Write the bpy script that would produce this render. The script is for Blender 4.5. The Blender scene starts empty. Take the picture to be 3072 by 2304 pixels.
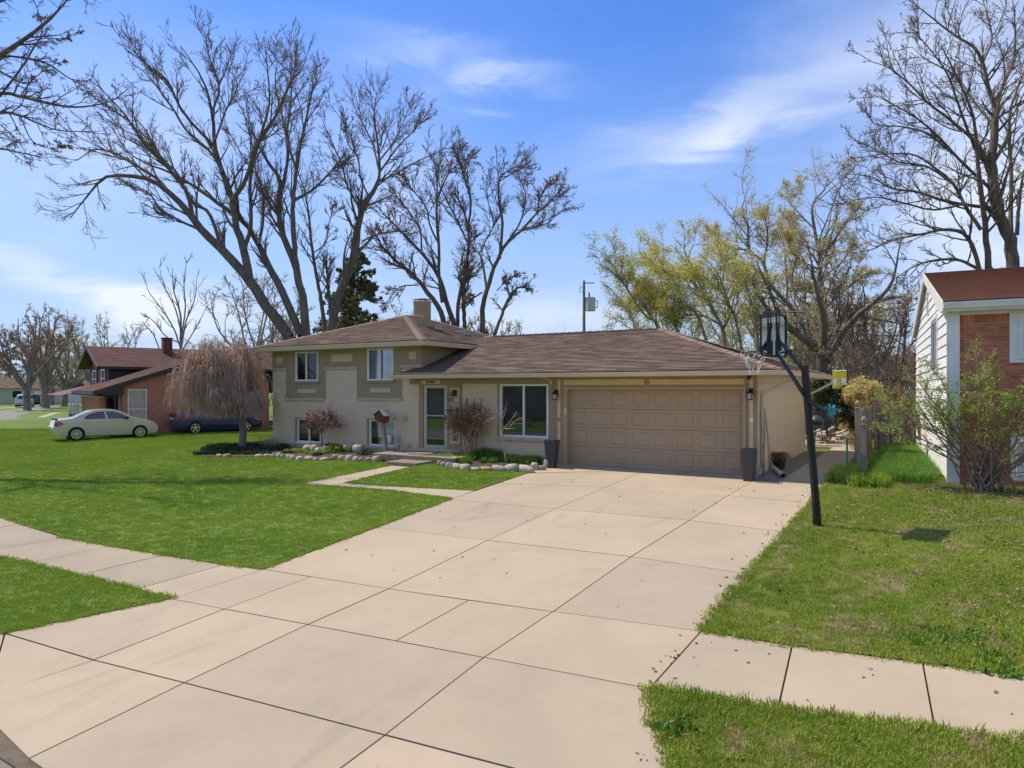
import bpy, math, random
import numpy as np
from mathutils import Vector, Matrix, geometry as mgeo
rng = np.random.default_rng(7); random.seed(7)
sc = bpy.context.scene; COL = sc.collection
R = math.radians
# ------------------------------------------------------------------ camera
F = 2100.0; YAW = math.atan(1254/2100); S_, C_ = math.sin(YAW), math.cos(YAW); CZ = 2.14
cam = bpy.data.cameras.new('camera'); camo = bpy.data.objects.new('camera', cam); COL.objects.link(camo)
cam.sensor_width = 36; cam.lens = F/3072*36; cam.shift_y = 16/3072; cam.clip_end = 6000; cam.clip_start = .1
camo.location = (0, 0, CZ); camo.rotation_euler = (R(90), 0, YAW); sc.camera = camo
# ------------------------------------------------------------------ sun, sky
SUNDIR = Vector((1, .07, -1.42)).normalized()          # the way the light travels: from the left, almost along the facade
sun = bpy.data.lights.new('sun', 'SUN'); sun.energy = 2.75; sun.angle = R(.5); sun.color = (1, .90, .73)
suno = bpy.data.objects.new('sun', sun); COL.objects.link(suno)
suno.rotation_euler = SUNDIR.to_track_quat('-Z', 'Y').to_euler(); suno.location = (-20, 0, 30)
world = bpy.data.worlds.new('World'); sc.world = world; world.use_nodes = True
sc.view_settings.view_transform = 'Standard'; sc.view_settings.look = 'None'
sc.view_settings.gamma = 1; sc.view_settings.exposure = 0.93; sc.view_settings.use_curve_mapping = False

class NT:
    def __init__(s, nt): s.nt = nt; nt.nodes.clear()
    def n(s, t, **k):
        nd = s.nt.nodes.new(t)
        for a, b in k.items(): setattr(nd, a, b)
        return nd
    def l(s, a, b): s.nt.links.new(a, b)
    def setv(s, sock, v):
        if isinstance(v, bpy.types.NodeSocket): s.l(v, sock)
        else:
            if hasattr(sock.default_value, '__len__') and not hasattr(v, '__len__'): v = (v,)*len(sock.default_value)
            if hasattr(v, '__len__') and len(sock.default_value) == 4 and len(v) == 3: v = (*v, 1)
            sock.default_value = v
    def math(s, op, a, b=0., c=0., clamp=False):
        nd = s.n('ShaderNodeMath', operation=op, use_clamp=clamp)
        for i, v in enumerate((a, b, c)): s.setv(nd.inputs[i], v)
        return nd.outputs[0]
    def mix(s, f, a, b, blend='MIX'):
        nd = s.n('ShaderNodeMix', data_type='RGBA', blend_type=blend)
        s.setv(nd.inputs[0], f); s.setv(nd.inputs[6], a); s.setv(nd.inputs[7], b)
        return nd.outputs[2]
    def ramp(s, f, lo, hi, a=0., b=1.):
        nd = s.n('ShaderNodeMapRange'); nd.interpolation_type = 'SMOOTHSTEP'
        s.setv(nd.inputs[0], f); nd.inputs[1].default_value = lo; nd.inputs[2].default_value = hi
        nd.inputs[3].default_value = a; nd.inputs[4].default_value = b
        return nd.outputs[0]
    def noise(s, vec, scale, detail=4., rough=.55, dist=0.):
        nd = s.n('ShaderNodeTexNoise'); s.l(vec, nd.inputs['Vector'])
        nd.inputs['Scale'].default_value = scale; nd.inputs['Detail'].default_value = detail
        nd.inputs['Roughness'].default_value = rough; nd.inputs['Distortion'].default_value = dist
        return nd.outputs[0]
    def mapping(s, vec, sc=(1, 1, 1), rot=(0, 0, 0), loc=(0, 0, 0)):
        nd = s.n('ShaderNodeMapping'); s.l(vec, nd.inputs[0])
        nd.inputs[1].default_value = loc; nd.inputs[2].default_value = rot; nd.inputs[3].default_value = sc
        return nd.outputs[0]

def build_world():
    t = NT(world.node_tree); out = t.n('ShaderNodeOutputWorld'); bg = t.n('ShaderNodeBackground')
    sky = t.n('ShaderNodeTexSky', sky_type='NISHITA'); sky.sun_disc = False
    sky.sun_elevation = math.asin(-SUNDIR.z); sky.sun_rotation = math.atan2(-SUNDIR.x, -SUNDIR.y)
    sky.air_density = 1.0; sky.dust_density = .25; sky.ozone_density = 3.5; sky.altitude = 200
    tc = t.n('ShaderNodeTexCoord'); sep = t.n('ShaderNodeSeparateXYZ'); t.l(tc.outputs['Generated'], sep.inputs[0])
    x, y, z = sep.outputs
    rot = t.mapping(tc.outputs['Generated'], rot=(0, 0, -YAW)); s2 = t.n('ShaderNodeSeparateXYZ'); t.l(rot, s2.inputs[0])
    az = t.math('ARCTAN2', s2.outputs[0], s2.outputs[1]); el = t.math('ARCSINE', z)
    comb = t.n('ShaderNodeCombineXYZ'); t.l(az, comb.inputs[0]); t.l(el, comb.inputs[1]); ae = comb.outputs[0]
    wn = t.noise(t.mapping(ae, sc=(3, 6, 1)), 1.3, 5, .55, .4)
    wn2 = t.noise(t.mapping(ae, sc=(2.2, 9, 1), rot=(0, 0, R(-12))), 2.1, 6, .6, .8)
    azw = t.math('ADD', az, t.math('MULTIPLY', t.math('SUBTRACT', wn, .5), .26))
    elw = t.math('ADD', el, t.math('MULTIPLY', t.math('SUBTRACT', wn2, .5), .12))
    def blob(px, py, hw, hh, tilt, st, soft=1.0):
        a0 = math.atan((px-1536)/F); e0 = math.atan((1168-py)/math.hypot(F, px-1536))
        dx = t.math('SUBTRACT', azw, a0); dy = t.math('SUBTRACT', elw, e0); c, s = math.cos(tilt), math.sin(tilt)
        u = t.math('ADD', t.math('MULTIPLY', dx, c/hw), t.math('MULTIPLY', dy, s/hw))
        v = t.math('ADD', t.math('MULTIPLY', dx, -s/hh), t.math('MULTIPLY', dy, c/hh))
        r2 = t.math('ADD', t.math('MULTIPLY', u, u), t.math('MULTIPLY', v, v))
        return t.math('MULTIPLY', t.math('EXPONENT', t.math('MULTIPLY', r2, -1.)), st)
    bl = [blob(2180, 360, .17, .028, .22, .46), blob(2150, 425, .08, .025, .15, .35), blob(2760, 150, .12, .16, .6, .34), blob(1480, 255, .075, .022, 0, .55), blob(1270, 140, .09, .02, 0, .25),
          blob(120, 825, .20, .018, -.16, .42), blob(430, 925, .055, .03, .1, .8), blob(640, 955, .08, .035, 0, .5), blob(1640, 960, .16, .03, 0, .45),
          blob(420, 420, .26, .09, .35, .22), blob(120, 250, .2, .14, .2, .12), blob(1150, 560, .1, .09, .3, .22), blob(2980, 640, .08, .08, 0, .5), blob(2950, 250, .08, .22, 0, .2)]
    fac = bl[0]
    for b in bl[1:]: fac = t.math('ADD', fac, b)
    streak = t.ramp(wn2, .60, .9, 0, .06)
    wide = t.noise(t.mapping(tc.outputs['Generated'], sc=(1.6, 3.2, 4.5), rot=(.3, .2, .8)), 1.7, 5, .6, .7)     # noise for cloud added mostly out of view to whiten the fill light
    azn = t.math('ABSOLUTE', az); fill_veil = t.math('MULTIPLY', t.ramp(wide, .42, .66, 0, .5), t.math('ADD', t.ramp(azn, .72, 1.2, .04, 1.), t.ramp(el, .6, .9, 0, .6), clamp=True))
    fac = t.math('ADD', t.math('ADD', t.math('MULTIPLY', fac, t.ramp(wn2, .15, .75, .70, 1.25)), streak), fill_veil)
    fac = t.math('MINIMUM', fac, .92)
    hz = t.ramp(el, -.05, .50, .97, 0.1)
    hs = t.n('ShaderNodeHueSaturation'); hs.inputs['Saturation'].default_value = 1.15; hs.inputs['Value'].default_value = 1.3
    t.l(sky.outputs[0], hs.inputs['Color'])
    c = t.mix(hz, t.mix(1., hs.outputs[0], (.235, .405, .64), 'MULTIPLY'), (2.15, 2.7, 3.6))
    c = t.mix(fac, c, (3.7, 3.95, 4.4))
    t.l(c, bg.inputs[0]); bg.inputs[1].default_value = .13; t.l(bg.outputs[0], out.inputs[0])
build_world()
# ------------------------------------------------------------------ from a photo pixel (3072 x 2304) to a point of the place
def ray(px, py): u = px-1536; v = 1168-py; return Vector((-S_*F+C_*u, C_*F+S_*u, v))
def onY(px, py, Y): r = ray(px, py); return Vector((0, 0, CZ)) + r*(Y/r.y)
def at(px, py, d): return Vector((0, 0, CZ)) + ray(px, py)*(d/F)
GK = [(-3000, -.75), (0, -.7), (3, -.62), (5.5, -.5), (7.2, -.45), (17.6, -.03), (18.1, 0), (40, .05), (400, -.3), (4000, -.3)]
def zg(x, y):
    z = float(np.interp(y, [k[0] for k in GK], [k[1] for k in GK]))
    s = min(1, max(0, (-x-23)/8)); s = s*s*(3-2*s); q = min(1, max(0, (y-5)/8))
    return z-.25*s*q
def zga(x, y):
    z = np.interp(y, [k[0] for k in GK], [k[1] for k in GK])
    s = np.clip((-x-23)/8, 0, 1); s = s*s*(3-2*s); q = np.clip((y-5)/8, 0, 1)
    return z-.25*s*q
def gnd(px, py):
    r = ray(px, py); z = 0; p = None
    for i in range(25):
        t = (z-CZ)/r.z; p = Vector((r.x*t, r.y*t, z)); z = zg(p.x, p.y)
    return Vector((p.x, p.y, z))
def crop(ox, oy, s): return lambda x, y: (ox+x/s, oy+y/s)
q1 = crop(0, 1500, 2.063); q2 = crop(1000, 1400, 1.8355); q3 = crop(2000, 1400, 1.835); q7 = crop(560, 1260, 1.940)
z7 = crop(2220, 1200, 4.424); k1 = crop(0, 900, 2.572); k2 = crop(740, 860, 2.962); k3 = crop(1140, 860, 2.860); k8 = crop(0, 940, 4.1476)
a4 = crop(0, 0, 1.659); a5 = crop(900, 300, 2.3044); a6 = crop(1700, 300, 2.0733); a7 = crop(2400, 0, 1.8438); k5 = crop(2200, 900, 2.37)
# ------------------------------------------------------------------ materials
MATS = {}
def mat(name, col, rough=.7, col2=None, scale=6., fine=40., bump=0., var=0., metal=0., spec=.5, coord='pos', amt=1., stretch=None, coat=0., trans=0., finevar=.15):
    m = bpy.data.materials.new(name); m.use_nodes = True; t = NT(m.node_tree)
    out = t.n('ShaderNodeOutputMaterial'); p = t.n('ShaderNodeBsdfPrincipled'); t.l(p.outputs[0], out.inputs[0])
    if coord == 'pos': vec = t.n('ShaderNodeNewGeometry').outputs['Position']
    elif coord == 'uv': vec = t.n('ShaderNodeTexCoord').outputs['UV']
    else: vec = t.n('ShaderNodeTexCoord').outputs['Object']
    if stretch: vec = t.mapping(vec, sc=stretch)
    n1 = t.noise(vec, scale, 5); n2 = t.noise(vec, fine, 3)
    c2 = col2 or tuple(c*.78 for c in col)
    c = t.mix(t.ramp(n1, .3, .7, 0, amt), col, c2)
    if finevar: c = t.mix(1., c, t.mix(n2, (1-finevar*2,)*3, (1+finevar,)*3), 'MULTIPLY')
    if var:
        oi = t.n('ShaderNodeObjectInfo'); v = t.math('MULTIPLY_ADD', oi.outputs['Random'], 2*var, 1-var)
        cc = t.n('ShaderNodeCombineColor')
        for i in range(3): t.l(v, cc.inputs[i])
        c = t.mix(1., c, cc.outputs[0], 'MULTIPLY')
    t.l(c, p.inputs['Base Color']); p.inputs['Roughness'].default_value = rough
    p.inputs['Metallic'].default_value = metal; p.inputs['Specular IOR Level'].default_value = spec
    p.inputs['Coat Weight'].default_value = coat; p.inputs['Coat Roughness'].default_value = .04
    if bump:
        b = t.n('ShaderNodeBump'); b.inputs['Strength'].default_value = min(1, bump); b.inputs['Distance'].default_value = .02
        t.l(t.math('ADD', n2, t.math('MULTIPLY', n1, .5)), b.inputs['Height']); t.l(b.outputs[0], p.inputs['Normal'])
    if trans:
        tr = t.n('ShaderNodeBsdfTranslucent'); t.l(c, tr.inputs[0]); mx = t.n('ShaderNodeMixShader'); mx.inputs[0].default_value = trans
        t.l(p.outputs[0], mx.inputs[1]); t.l(tr.outputs[0], mx.inputs[2]); t.l(mx.outputs[0], out.inputs[0])
    MATS[name] = m; return m
def glassmat(name, tint=(.55, .6, .62), add=.05, gl=(.9, .95, 1)):
    m = bpy.data.materials.new(name); m.use_nodes = True; t = NT(m.node_tree)
    out = t.n('ShaderNodeOutputMaterial'); tr = t.n('ShaderNodeBsdfTransparent'); tr.inputs[0].default_value = (*tint, 1)
    g = t.n('ShaderNodeBsdfGlossy'); g.inputs[0].default_value = (*gl, 1); g.inputs['Roughness'].default_value = .015
    fr = t.n('ShaderNodeFresnel'); fr.inputs[0].default_value = 1.5; mx = t.n('ShaderNodeMixShader')
    t.l(t.math('ADD', fr.outputs[0], add, clamp=True), mx.inputs[0]); t.l(tr.outputs[0], mx.inputs[1]); t.l(g.outputs[0], mx.inputs[2]); t.l(mx.outputs[0], out.inputs[0])
    MATS[name] = m
def concrete(name, a, b, stain):
    m = bpy.data.materials.new(name); m.use_nodes = True; t = NT(m.node_tree)
    out = t.n('ShaderNodeOutputMaterial'); p = t.n('ShaderNodeBsdfPrincipled'); t.l(p.outputs[0], out.inputs[0])
    vec = t.n('ShaderNodeNewGeometry').outputs['Position']
    big = t.noise(vec, .55, 5, .6, .5); mid = t.noise(vec, 3.1, 6, .65); fine = t.noise(vec, 55, 3, .7); grit = t.noise(vec, 160, 2, .5)
    st = t.noise(t.mapping(vec, sc=(1, .35, 1)), 1.1, 5, .6, 1.2)
    c = t.mix(t.ramp(big, .3, .72), a, b); c = t.mix(t.ramp(mid, .35, .8, 0, .35), c, tuple(x*.82 for x in a))
    c = t.mix(t.ramp(st, .54, .78, 0, stain), c, tuple(x*.55 for x in a))
    c = t.mix(t.ramp(fine, .60, .78, 0, .28), c, tuple(x*.6 for x in a)); c = t.mix(t.ramp(grit, .60, .72, 0, .22), c, tuple(min(1, x*1.35) for x in a))
    v = t.n('ShaderNodeTexVoronoi'); v.inputs['Scale'].default_value = 2.3; t.l(vec, v.inputs['Vector'])
    c = t.mix(t.ramp(v.outputs['Distance'], .012, .03, .55, 0), c, tuple(x*.3 for x in a))
    oi = t.n('ShaderNodeObjectInfo'); vv = t.math('MULTIPLY_ADD', oi.outputs['Random'], .13, .935); cc = t.n('ShaderNodeCombineColor')
    t.l(vv, cc.inputs[0]); t.l(t.math('MULTIPLY_ADD', oi.outputs['Random'], .12, .935), cc.inputs[1]); t.l(t.math('MULTIPLY_ADD', oi.outputs['Random'], .08, .955), cc.inputs[2])
    c = t.mix(1., c, cc.outputs[0], 'MULTIPLY')
    t.l(c, p.inputs['Base Color']); p.inputs['Roughness'].default_value = .88
    b_ = t.n('ShaderNodeBump'); b_.inputs['Strength'].default_value = .25; b_.inputs['Distance'].default_value = .006
    t.l(t.math('ADD', fine, grit), b_.inputs['Height']); t.l(b_.outputs[0], p.inputs['Normal']); MATS[name] = m
concrete('concrete', (.425, .34, .235), (.37, .298, .207), .40)
concrete('concrete_old', (.355, .285, .20), (.29, .235, .168), .5)
concrete('road_concrete', (.215, .19, .16), (.16, .14, .12), .5)
cat_far = None
def grassmat(name, cols, dry, dryamt, dscale=.9):
    m = bpy.data.materials.new(name); m.use_nodes = True; t = NT(m.node_tree)
    out = t.n('ShaderNodeOutputMaterial'); p = t.n('ShaderNodeBsdfPrincipled')
    vec = t.n('ShaderNodeNewGeometry').outputs['Position']
    a = t.noise(vec, .45, 4, .6, .6); b = t.noise(vec, 2.6, 5, .65); c_ = t.noise(vec, 19, 3, .7); d = t.noise(vec, dscale, 6, .7, .4)
    c = t.mix(t.ramp(a, .35, .68), cols[0], cols[1]); c = t.mix(t.ramp(b, .40, .75, 0, .5), c, cols[2])
    c = t.mix(t.ramp(c_, .5, .8, 0, .5), c, cols[3]); c = t.mix(t.ramp(d, .72-dryamt, .80-dryamt*.6, 0, .85), c, dry)
    v = t.mix(t.noise(vec, 70, 2), (.72, .72, .72), (1.3, 1.3, 1.3)); c = t.mix(1., c, v, 'MULTIPLY')
    t.l(c, p.inputs['Base Color']); p.inputs['Roughness'].default_value = .75; p.inputs['Specular IOR Level'].default_value = .18
    tr = t.n('ShaderNodeBsdfTranslucent'); t.l(c, tr.inputs[0]); mx = t.n('ShaderNodeMixShader'); mx.inputs[0].default_value = .22
    t.l(p.outputs[0], mx.inputs[1]); t.l(tr.outputs[0], mx.inputs[2]); t.l(mx.outputs[0], out.inputs[0])
    b_ = t.n('ShaderNodeBump'); b_.inputs['Strength'].default_value = .6; b_.inputs['Distance'].default_value = .03
    t.l(t.math('ADD', c_, b), b_.inputs['Height']); t.l(b_.outputs[0], p.inputs['Normal']); MATS[name] = m
grassmat('lawn', [(.32, .435, .048), (.235, .365, .038), (.42, .465, .07), (.185, .285, .033)], (.50, .44, .18), .07)
grassmat('lawn_base', [(.15, .225, .03), (.11, .18, .023), (.19, .24, .04), (.09, .145, .02)], (.28, .25, .11), .06)
grassmat('lawn_patchy', [(.32, .40, .05), (.215, .31, .03), (.45, .42, .085), (.145, .225, .025)], (.46, .36, .19), .20, 1.6)
grassmat('lawn_patchy_base', [(.16, .20, .03), (.11, .16, .02), (.23, .21, .05), (.08, .12, .018)], (.30, .23, .12), .24, 1.6)
mat('joint', (.17, .13, .09), .95, (.11, .085, .06), 8, 60, bump=.4)
mat('soil', (.075, .05, .033), .95, (.04, .027, .018), 8, 60, bump=.6)
mat('mulch', (.11, .075, .05), .95, (.05, .035, .025), 14, 60, bump=.8, finevar=.3)
mat('gravel', (.33, .29, .25), .9, (.17, .15, .13), 30, 90, bump=.9, finevar=.35)
mat('brick_paint', (.74, .575, .385), .62, (.68, .525, .35), 3, 50, bump=.06, finevar=.08)
mat('stucco', (.37, .265, .15), .8, (.34, .24, .135), 4, 90, bump=.15, finevar=.06)
mat('stucco_panel', (.62, .48, .30), .75, (.58, .45, .275), 4, 90, bump=.1, finevar=.06)
mat('cream', (.64, .52, .27), .6, (.58, .47, .24), 4, 60, finevar=.05)
mat('limestone', (.58, .47, .33), .75, (.48, .39, .28), 5, 50, bump=.4)
mat('white_trim', (.83, .80, .75), .4, (.70, .70, .68), 3, 40, finevar=.04)
mat('beige_trim', (.50, .46, .37), .45, (.45, .41, .33), 3, 40, finevar=.04)
mat('gutter', (.64, .52, .34), .4, (.60, .485, .315), 2, 40, finevar=.05)
mat('garage_paint', (.435, .305, .178), .5, (.41, .285, .165), 3, 60, finevar=.05)
mat('drip_edge', (.045, .028, .022), .6)
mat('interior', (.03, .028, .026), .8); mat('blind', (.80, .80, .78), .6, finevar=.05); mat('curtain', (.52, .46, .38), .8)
glassmat('glass', (.84, .86, .88), .02); glassmat('car_glass', (.25, .28, .30), .06); glassmat('clear_board', (.85, .9, .95), .30)
mat('red_brick', (.60, .19, .08), .85, (.50, .145, .062), 5, 60, bump=.3, var=.28, finevar=.12)
mat('mortar', (.62, .47, .36), .95, (.52, .40, .30), 10, 80, bump=.3)
mat('siding_white', (.83, .81, .78), .5, (.74, .75, .76), 3, 50, var=.03, finevar=.03)
mat('dark_trim', (.035, .027, .025), .6, (.028, .022, .02), 4, 40); mat('dark_red', (.17, .055, .045), .7, (.14, .045, .04), 4, 40)
mat('black_metal', (.012, .014, .018), .38, (.018, .02, .024), 6, 60, metal=.2); mat('planter', (.055, .058, .062), .42, (.045, .048, .052), 4, 40)
mat('bark_dark', (.20, .155, .115), .95, (.11, .085, .065), 6, 30, bump=.8, stretch=(1, 1, .25)); mat('bark_grey', (.30, .255, .20), .95, (.17, .145, .115), 6, 30, bump=.8, stretch=(1, 1, .25))
mat('twig_dark', (.23, .165, .125), .9); mat('twig_brown', (.30, .21, .15), .9); mat('twig_grey', (.40, .33, .255), .9); mat('twig_tan', (.68, .47, .34), .8, (.50, .32, .22), 3, 20, finevar=.25)
mat('twig_red', (.34, .14, .085), .85, (.44, .24, .15), 5, 20, finevar=.3)
mat('bud_brown', (.38, .20, .12), .8, (.28, .14, .09), 2, 20, trans=.3); mat('leaf_yellow', (.82, .74, .14), .6, (.58, .58, .10), .8, 9, trans=.45, finevar=.3); mat('leaf_olive', (.78, .64, .27), .6, (.60, .52, .18), .8, 9, trans=.4, finevar=.3)
mat('leaf_green', (.20, .38, .035), .55, (.11, .25, .025), 2, 15, trans=.35, finevar=.3); mat('leaf_dark', (.05, .09, .022), .5, (.03, .06, .016), 2, 15, trans=.2, finevar=.3); mat('leaf_spring', (.40, .52, .06), .55, (.27, .40, .04), 2, 15, trans=.4, finevar=.3)
mat('leaf_red', (.26, .05, .04), .6, (.10, .025, .02), 4, 15, trans=.3); mat('leaf_dry', (.42, .22, .09), .8, (.20, .10, .045), 4, 20, trans=.2, finevar=.3); mat('pine', (.16, .18, .075), .7, (.24, .21, .10), 1.5, 12, finevar=.3)
mat('litter', (.36, .26, .15), .85, (.20, .14, .08), 6, 25, finevar=.3); mat('daffodil', (.85, .72, .03), .5)
mat('stone_grey', (.56, .49, .40), .85, (.38, .33, .27), 4, 30, bump=.5, var=.2, coord='obj'); mat('stone_tan', (.56, .43, .28), .85, (.33, .26, .18), 4, 30, bump=.5, var=.15, coord='obj'); mat('stone_rust', (.48, .28, .12), .85, (.36, .22, .11), 4, 30, bump=.5, var=.1, coord='obj')
mat('paver', (.30, .235, .185), .85, (.22, .175, .14), 5, 40, bump=.3, var=.12)
mat('wood_grey', (.24, .215, .185), .9, (.13, .115, .10), 5, 30, bump=.6, stretch=(3, 3, .4), var=.2); mat('wood_red', (.22, .04, .03), .7, (.14, .03, .022), 6, 30)
mat('wood_post', (.36, .31, .24), .9, (.23, .20, .16), 5, 30, bump=.6, stretch=(3, 3, .4))
mat('hose_green', (.16, .30, .26), .6, (.12, .24, .2)); mat('teal', (.03, .27, .32), .3, (.05, .38, .42), 5, 20, metal=.3); mat('yellow_cloth', (.80, .66, .02), .6, (.72, .58, .02), 5, 30); mat('rope', (.33, .24, .14), .9, (.2, .14, .08), 20, 60, bump=.4)
mat('tan_paint', (.64, .55, .41), .25, (.63, .54, .40), 3, 30, metal=.0, coat=.8, finevar=.02); mat('blue_paint', (.028, .032, .13), .22, (.028, .032, .13), 3, 30, metal=.2, coat=1., finevar=.0)
mat('silver_paint', (.55, .56, .58), .3, metal=.3, coat=.7, finevar=.0); mat('black_paint', (.012, .013, .018), .25, coat=.8, finevar=0.)
mat('tyre', (.018, .018, .019), .85); mat('alloy', (.62, .63, .65), .25, metal=.8, finevar=.02); mat('red_lens', (.38, .01, .012), .15, coat=1., finevar=0.); mat('clear_lens', (.72, .73, .75), .12, coat=1., finevar=0.); mat('amber_lens', (.70, .52, .38), .15, coat=1., finevar=0.)
mat('plastic_black', (.02, .02, .022), .5, finevar=.02); mat('plate_white', (.75, .76, .78), .4); mat('net', (.78, .78, .76), .8); mat('lamp_glass', (.55, .57, .56), .2, coat=.6); mat('blue_tint', (.10, .32, .62), .4)
mat('pole_wood', (.27, .235, .20), .9, (.18, .16, .14), 5, 25, stretch=(2, 2, .3)); mat('transformer', (.62, .60, .54), .5); mat('cream_house', (.60, .54, .43), .7, finevar=.05); mat('white_house', (.74, .75, .74), .6, finevar=.04)
def shingle(name, a, b, c, L=.30, H=.14):
    m = bpy.data.materials.new(name); m.use_nodes = True; t = NT(m.node_tree)
    out = t.n('ShaderNodeOutputMaterial'); p = t.n('ShaderNodeBsdfPrincipled'); t.l(p.outputs[0], out.inputs[0])
    uv = t.n('ShaderNodeTexCoord').outputs['UV']
    br = t.n('ShaderNodeTexBrick'); t.l(uv, br.inputs['Vector']); br.offset = .37; br.inputs['Scale'].default_value = 1
    br.inputs['Color1'].default_value = (0, 0, 0, 1); br.inputs['Color2'].default_value = (1, 1, 1, 1); br.inputs['Mortar'].default_value = (0, 0, 0, 1)
    br.inputs['Mortar Size'].default_value = 0.004; br.inputs['Mortar Smooth'].default_value = 0; br.inputs['Brick Width'].default_value = L; br.inputs['Row Height'].default_value = H
    br2 = t.n('ShaderNodeTexBrick'); t.l(t.mapping(uv, loc=(.11, 0, 0)), br2.inputs['Vector']); br2.offset = .61; br2.inputs['Scale'].default_value = 1
    br2.inputs['Color1'].default_value = (0, 0, 0, 1); br2.inputs['Color2'].default_value = (1, 1, 1, 1); br2.inputs['Mortar Size'].default_value = 0; br2.inputs['Brick Width'].default_value = L*1.7; br2.inputs['Row Height'].default_value = H
    n = t.noise(uv, .6, 5, .6, .3); nf = t.noise(uv, 60, 2)
    col = t.mix(br.outputs[0], a, b); col = t.mix(t.ramp(br2.outputs[0], .45, .9, 0, .85), col, c); col = t.mix(t.ramp(n, .4, .7, 0, .35), col, tuple(x*.62 for x in a))
    col = t.mix(1., col, t.mix(nf, (.7, .7, .7), (1.25, 1.25, 1.25)), 'MULTIPLY')
    sv = t.n('ShaderNodeSeparateXYZ'); t.l(uv, sv.inputs[0]); fr_ = t.math('FRACT', t.math('DIVIDE', sv.outputs[1], H)); col = t.mix(t.ramp(fr_, .68, .98, 0, .75), col, tuple(x*.28 for x in a))  # shade under each course edge, painted into the colour
    t.l(col, p.inputs['Base Color']); p.inputs['Roughness'].default_value = .95; p.inputs['Specular IOR Level'].default_value = .15
    bp = t.n('ShaderNodeBump'); bp.inputs['Strength'].default_value = .4; bp.inputs['Distance'].default_value = .01; t.l(nf, bp.inputs['Height']); t.l(bp.outputs[0], p.inputs['Normal']); MATS[name] = m
shingle('shingle', (.19, .13, .097), (.112, .080, .064), (.265, .185, .135)); shingle('shingle_maroon', (.165, .092, .075), (.12, .07, .06), (.20, .115, .09)); shingle('shingle_rust', (.25, .105, .065), (.20, .085, .055), (.285, .125, .078))
mat('cap_shingle', (.27, .175, .125), .95, (.20, .13, .095), 5, 60, var=.22, bump=.3)
def brickmat(name, a, b, mo, L=.21, H=.075):
    m = bpy.data.materials.new(name); m.use_nodes = True; t = NT(m.node_tree)
    out = t.n('ShaderNodeOutputMaterial'); p = t.n('ShaderNodeBsdfPrincipled'); t.l(p.outputs[0], out.inputs[0])
    uv = t.n('ShaderNodeTexCoord').outputs['UV']; br = t.n('ShaderNodeTexBrick'); t.l(uv, br.inputs['Vector']); br.inputs['Scale'].default_value = 1
    for k, v in (('Color1', a), ('Color2', b), ('Mortar', mo)): br.inputs[k].default_value = (*v, 1)
    br.inputs['Mortar Size'].default_value = .008; br.inputs['Brick Width'].default_value = L; br.inputs['Row Height'].default_value = H
    col = t.mix(1., br.outputs[0], t.mix(t.noise(uv, 1.3, 4), (.8, .8, .8), (1.15, 1.15, 1.15)), 'MULTIPLY')
    t.l(col, p.inputs['Base Color']); p.inputs['Roughness'].default_value = .9
    bp = t.n('ShaderNodeBump'); bp.inputs['Strength'].default_value = .5; bp.inputs['Distance'].default_value = .01; bp.invert = True; t.l(br.outputs['Fac'], bp.inputs['Height']); t.l(bp.outputs[0], p.inputs['Normal']); MATS[name] = m
brickmat('brick_wall_red', (.56, .17, .08), (.42, .12, .058), (.52, .34, .25)); brickmat('brick_wall_orange', (.50, .19, .06), (.40, .15, .05), (.40, .26, .16), .3, .09)  # the orange one has sunlight on red brick mixed into its colour
M = MATS
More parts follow.
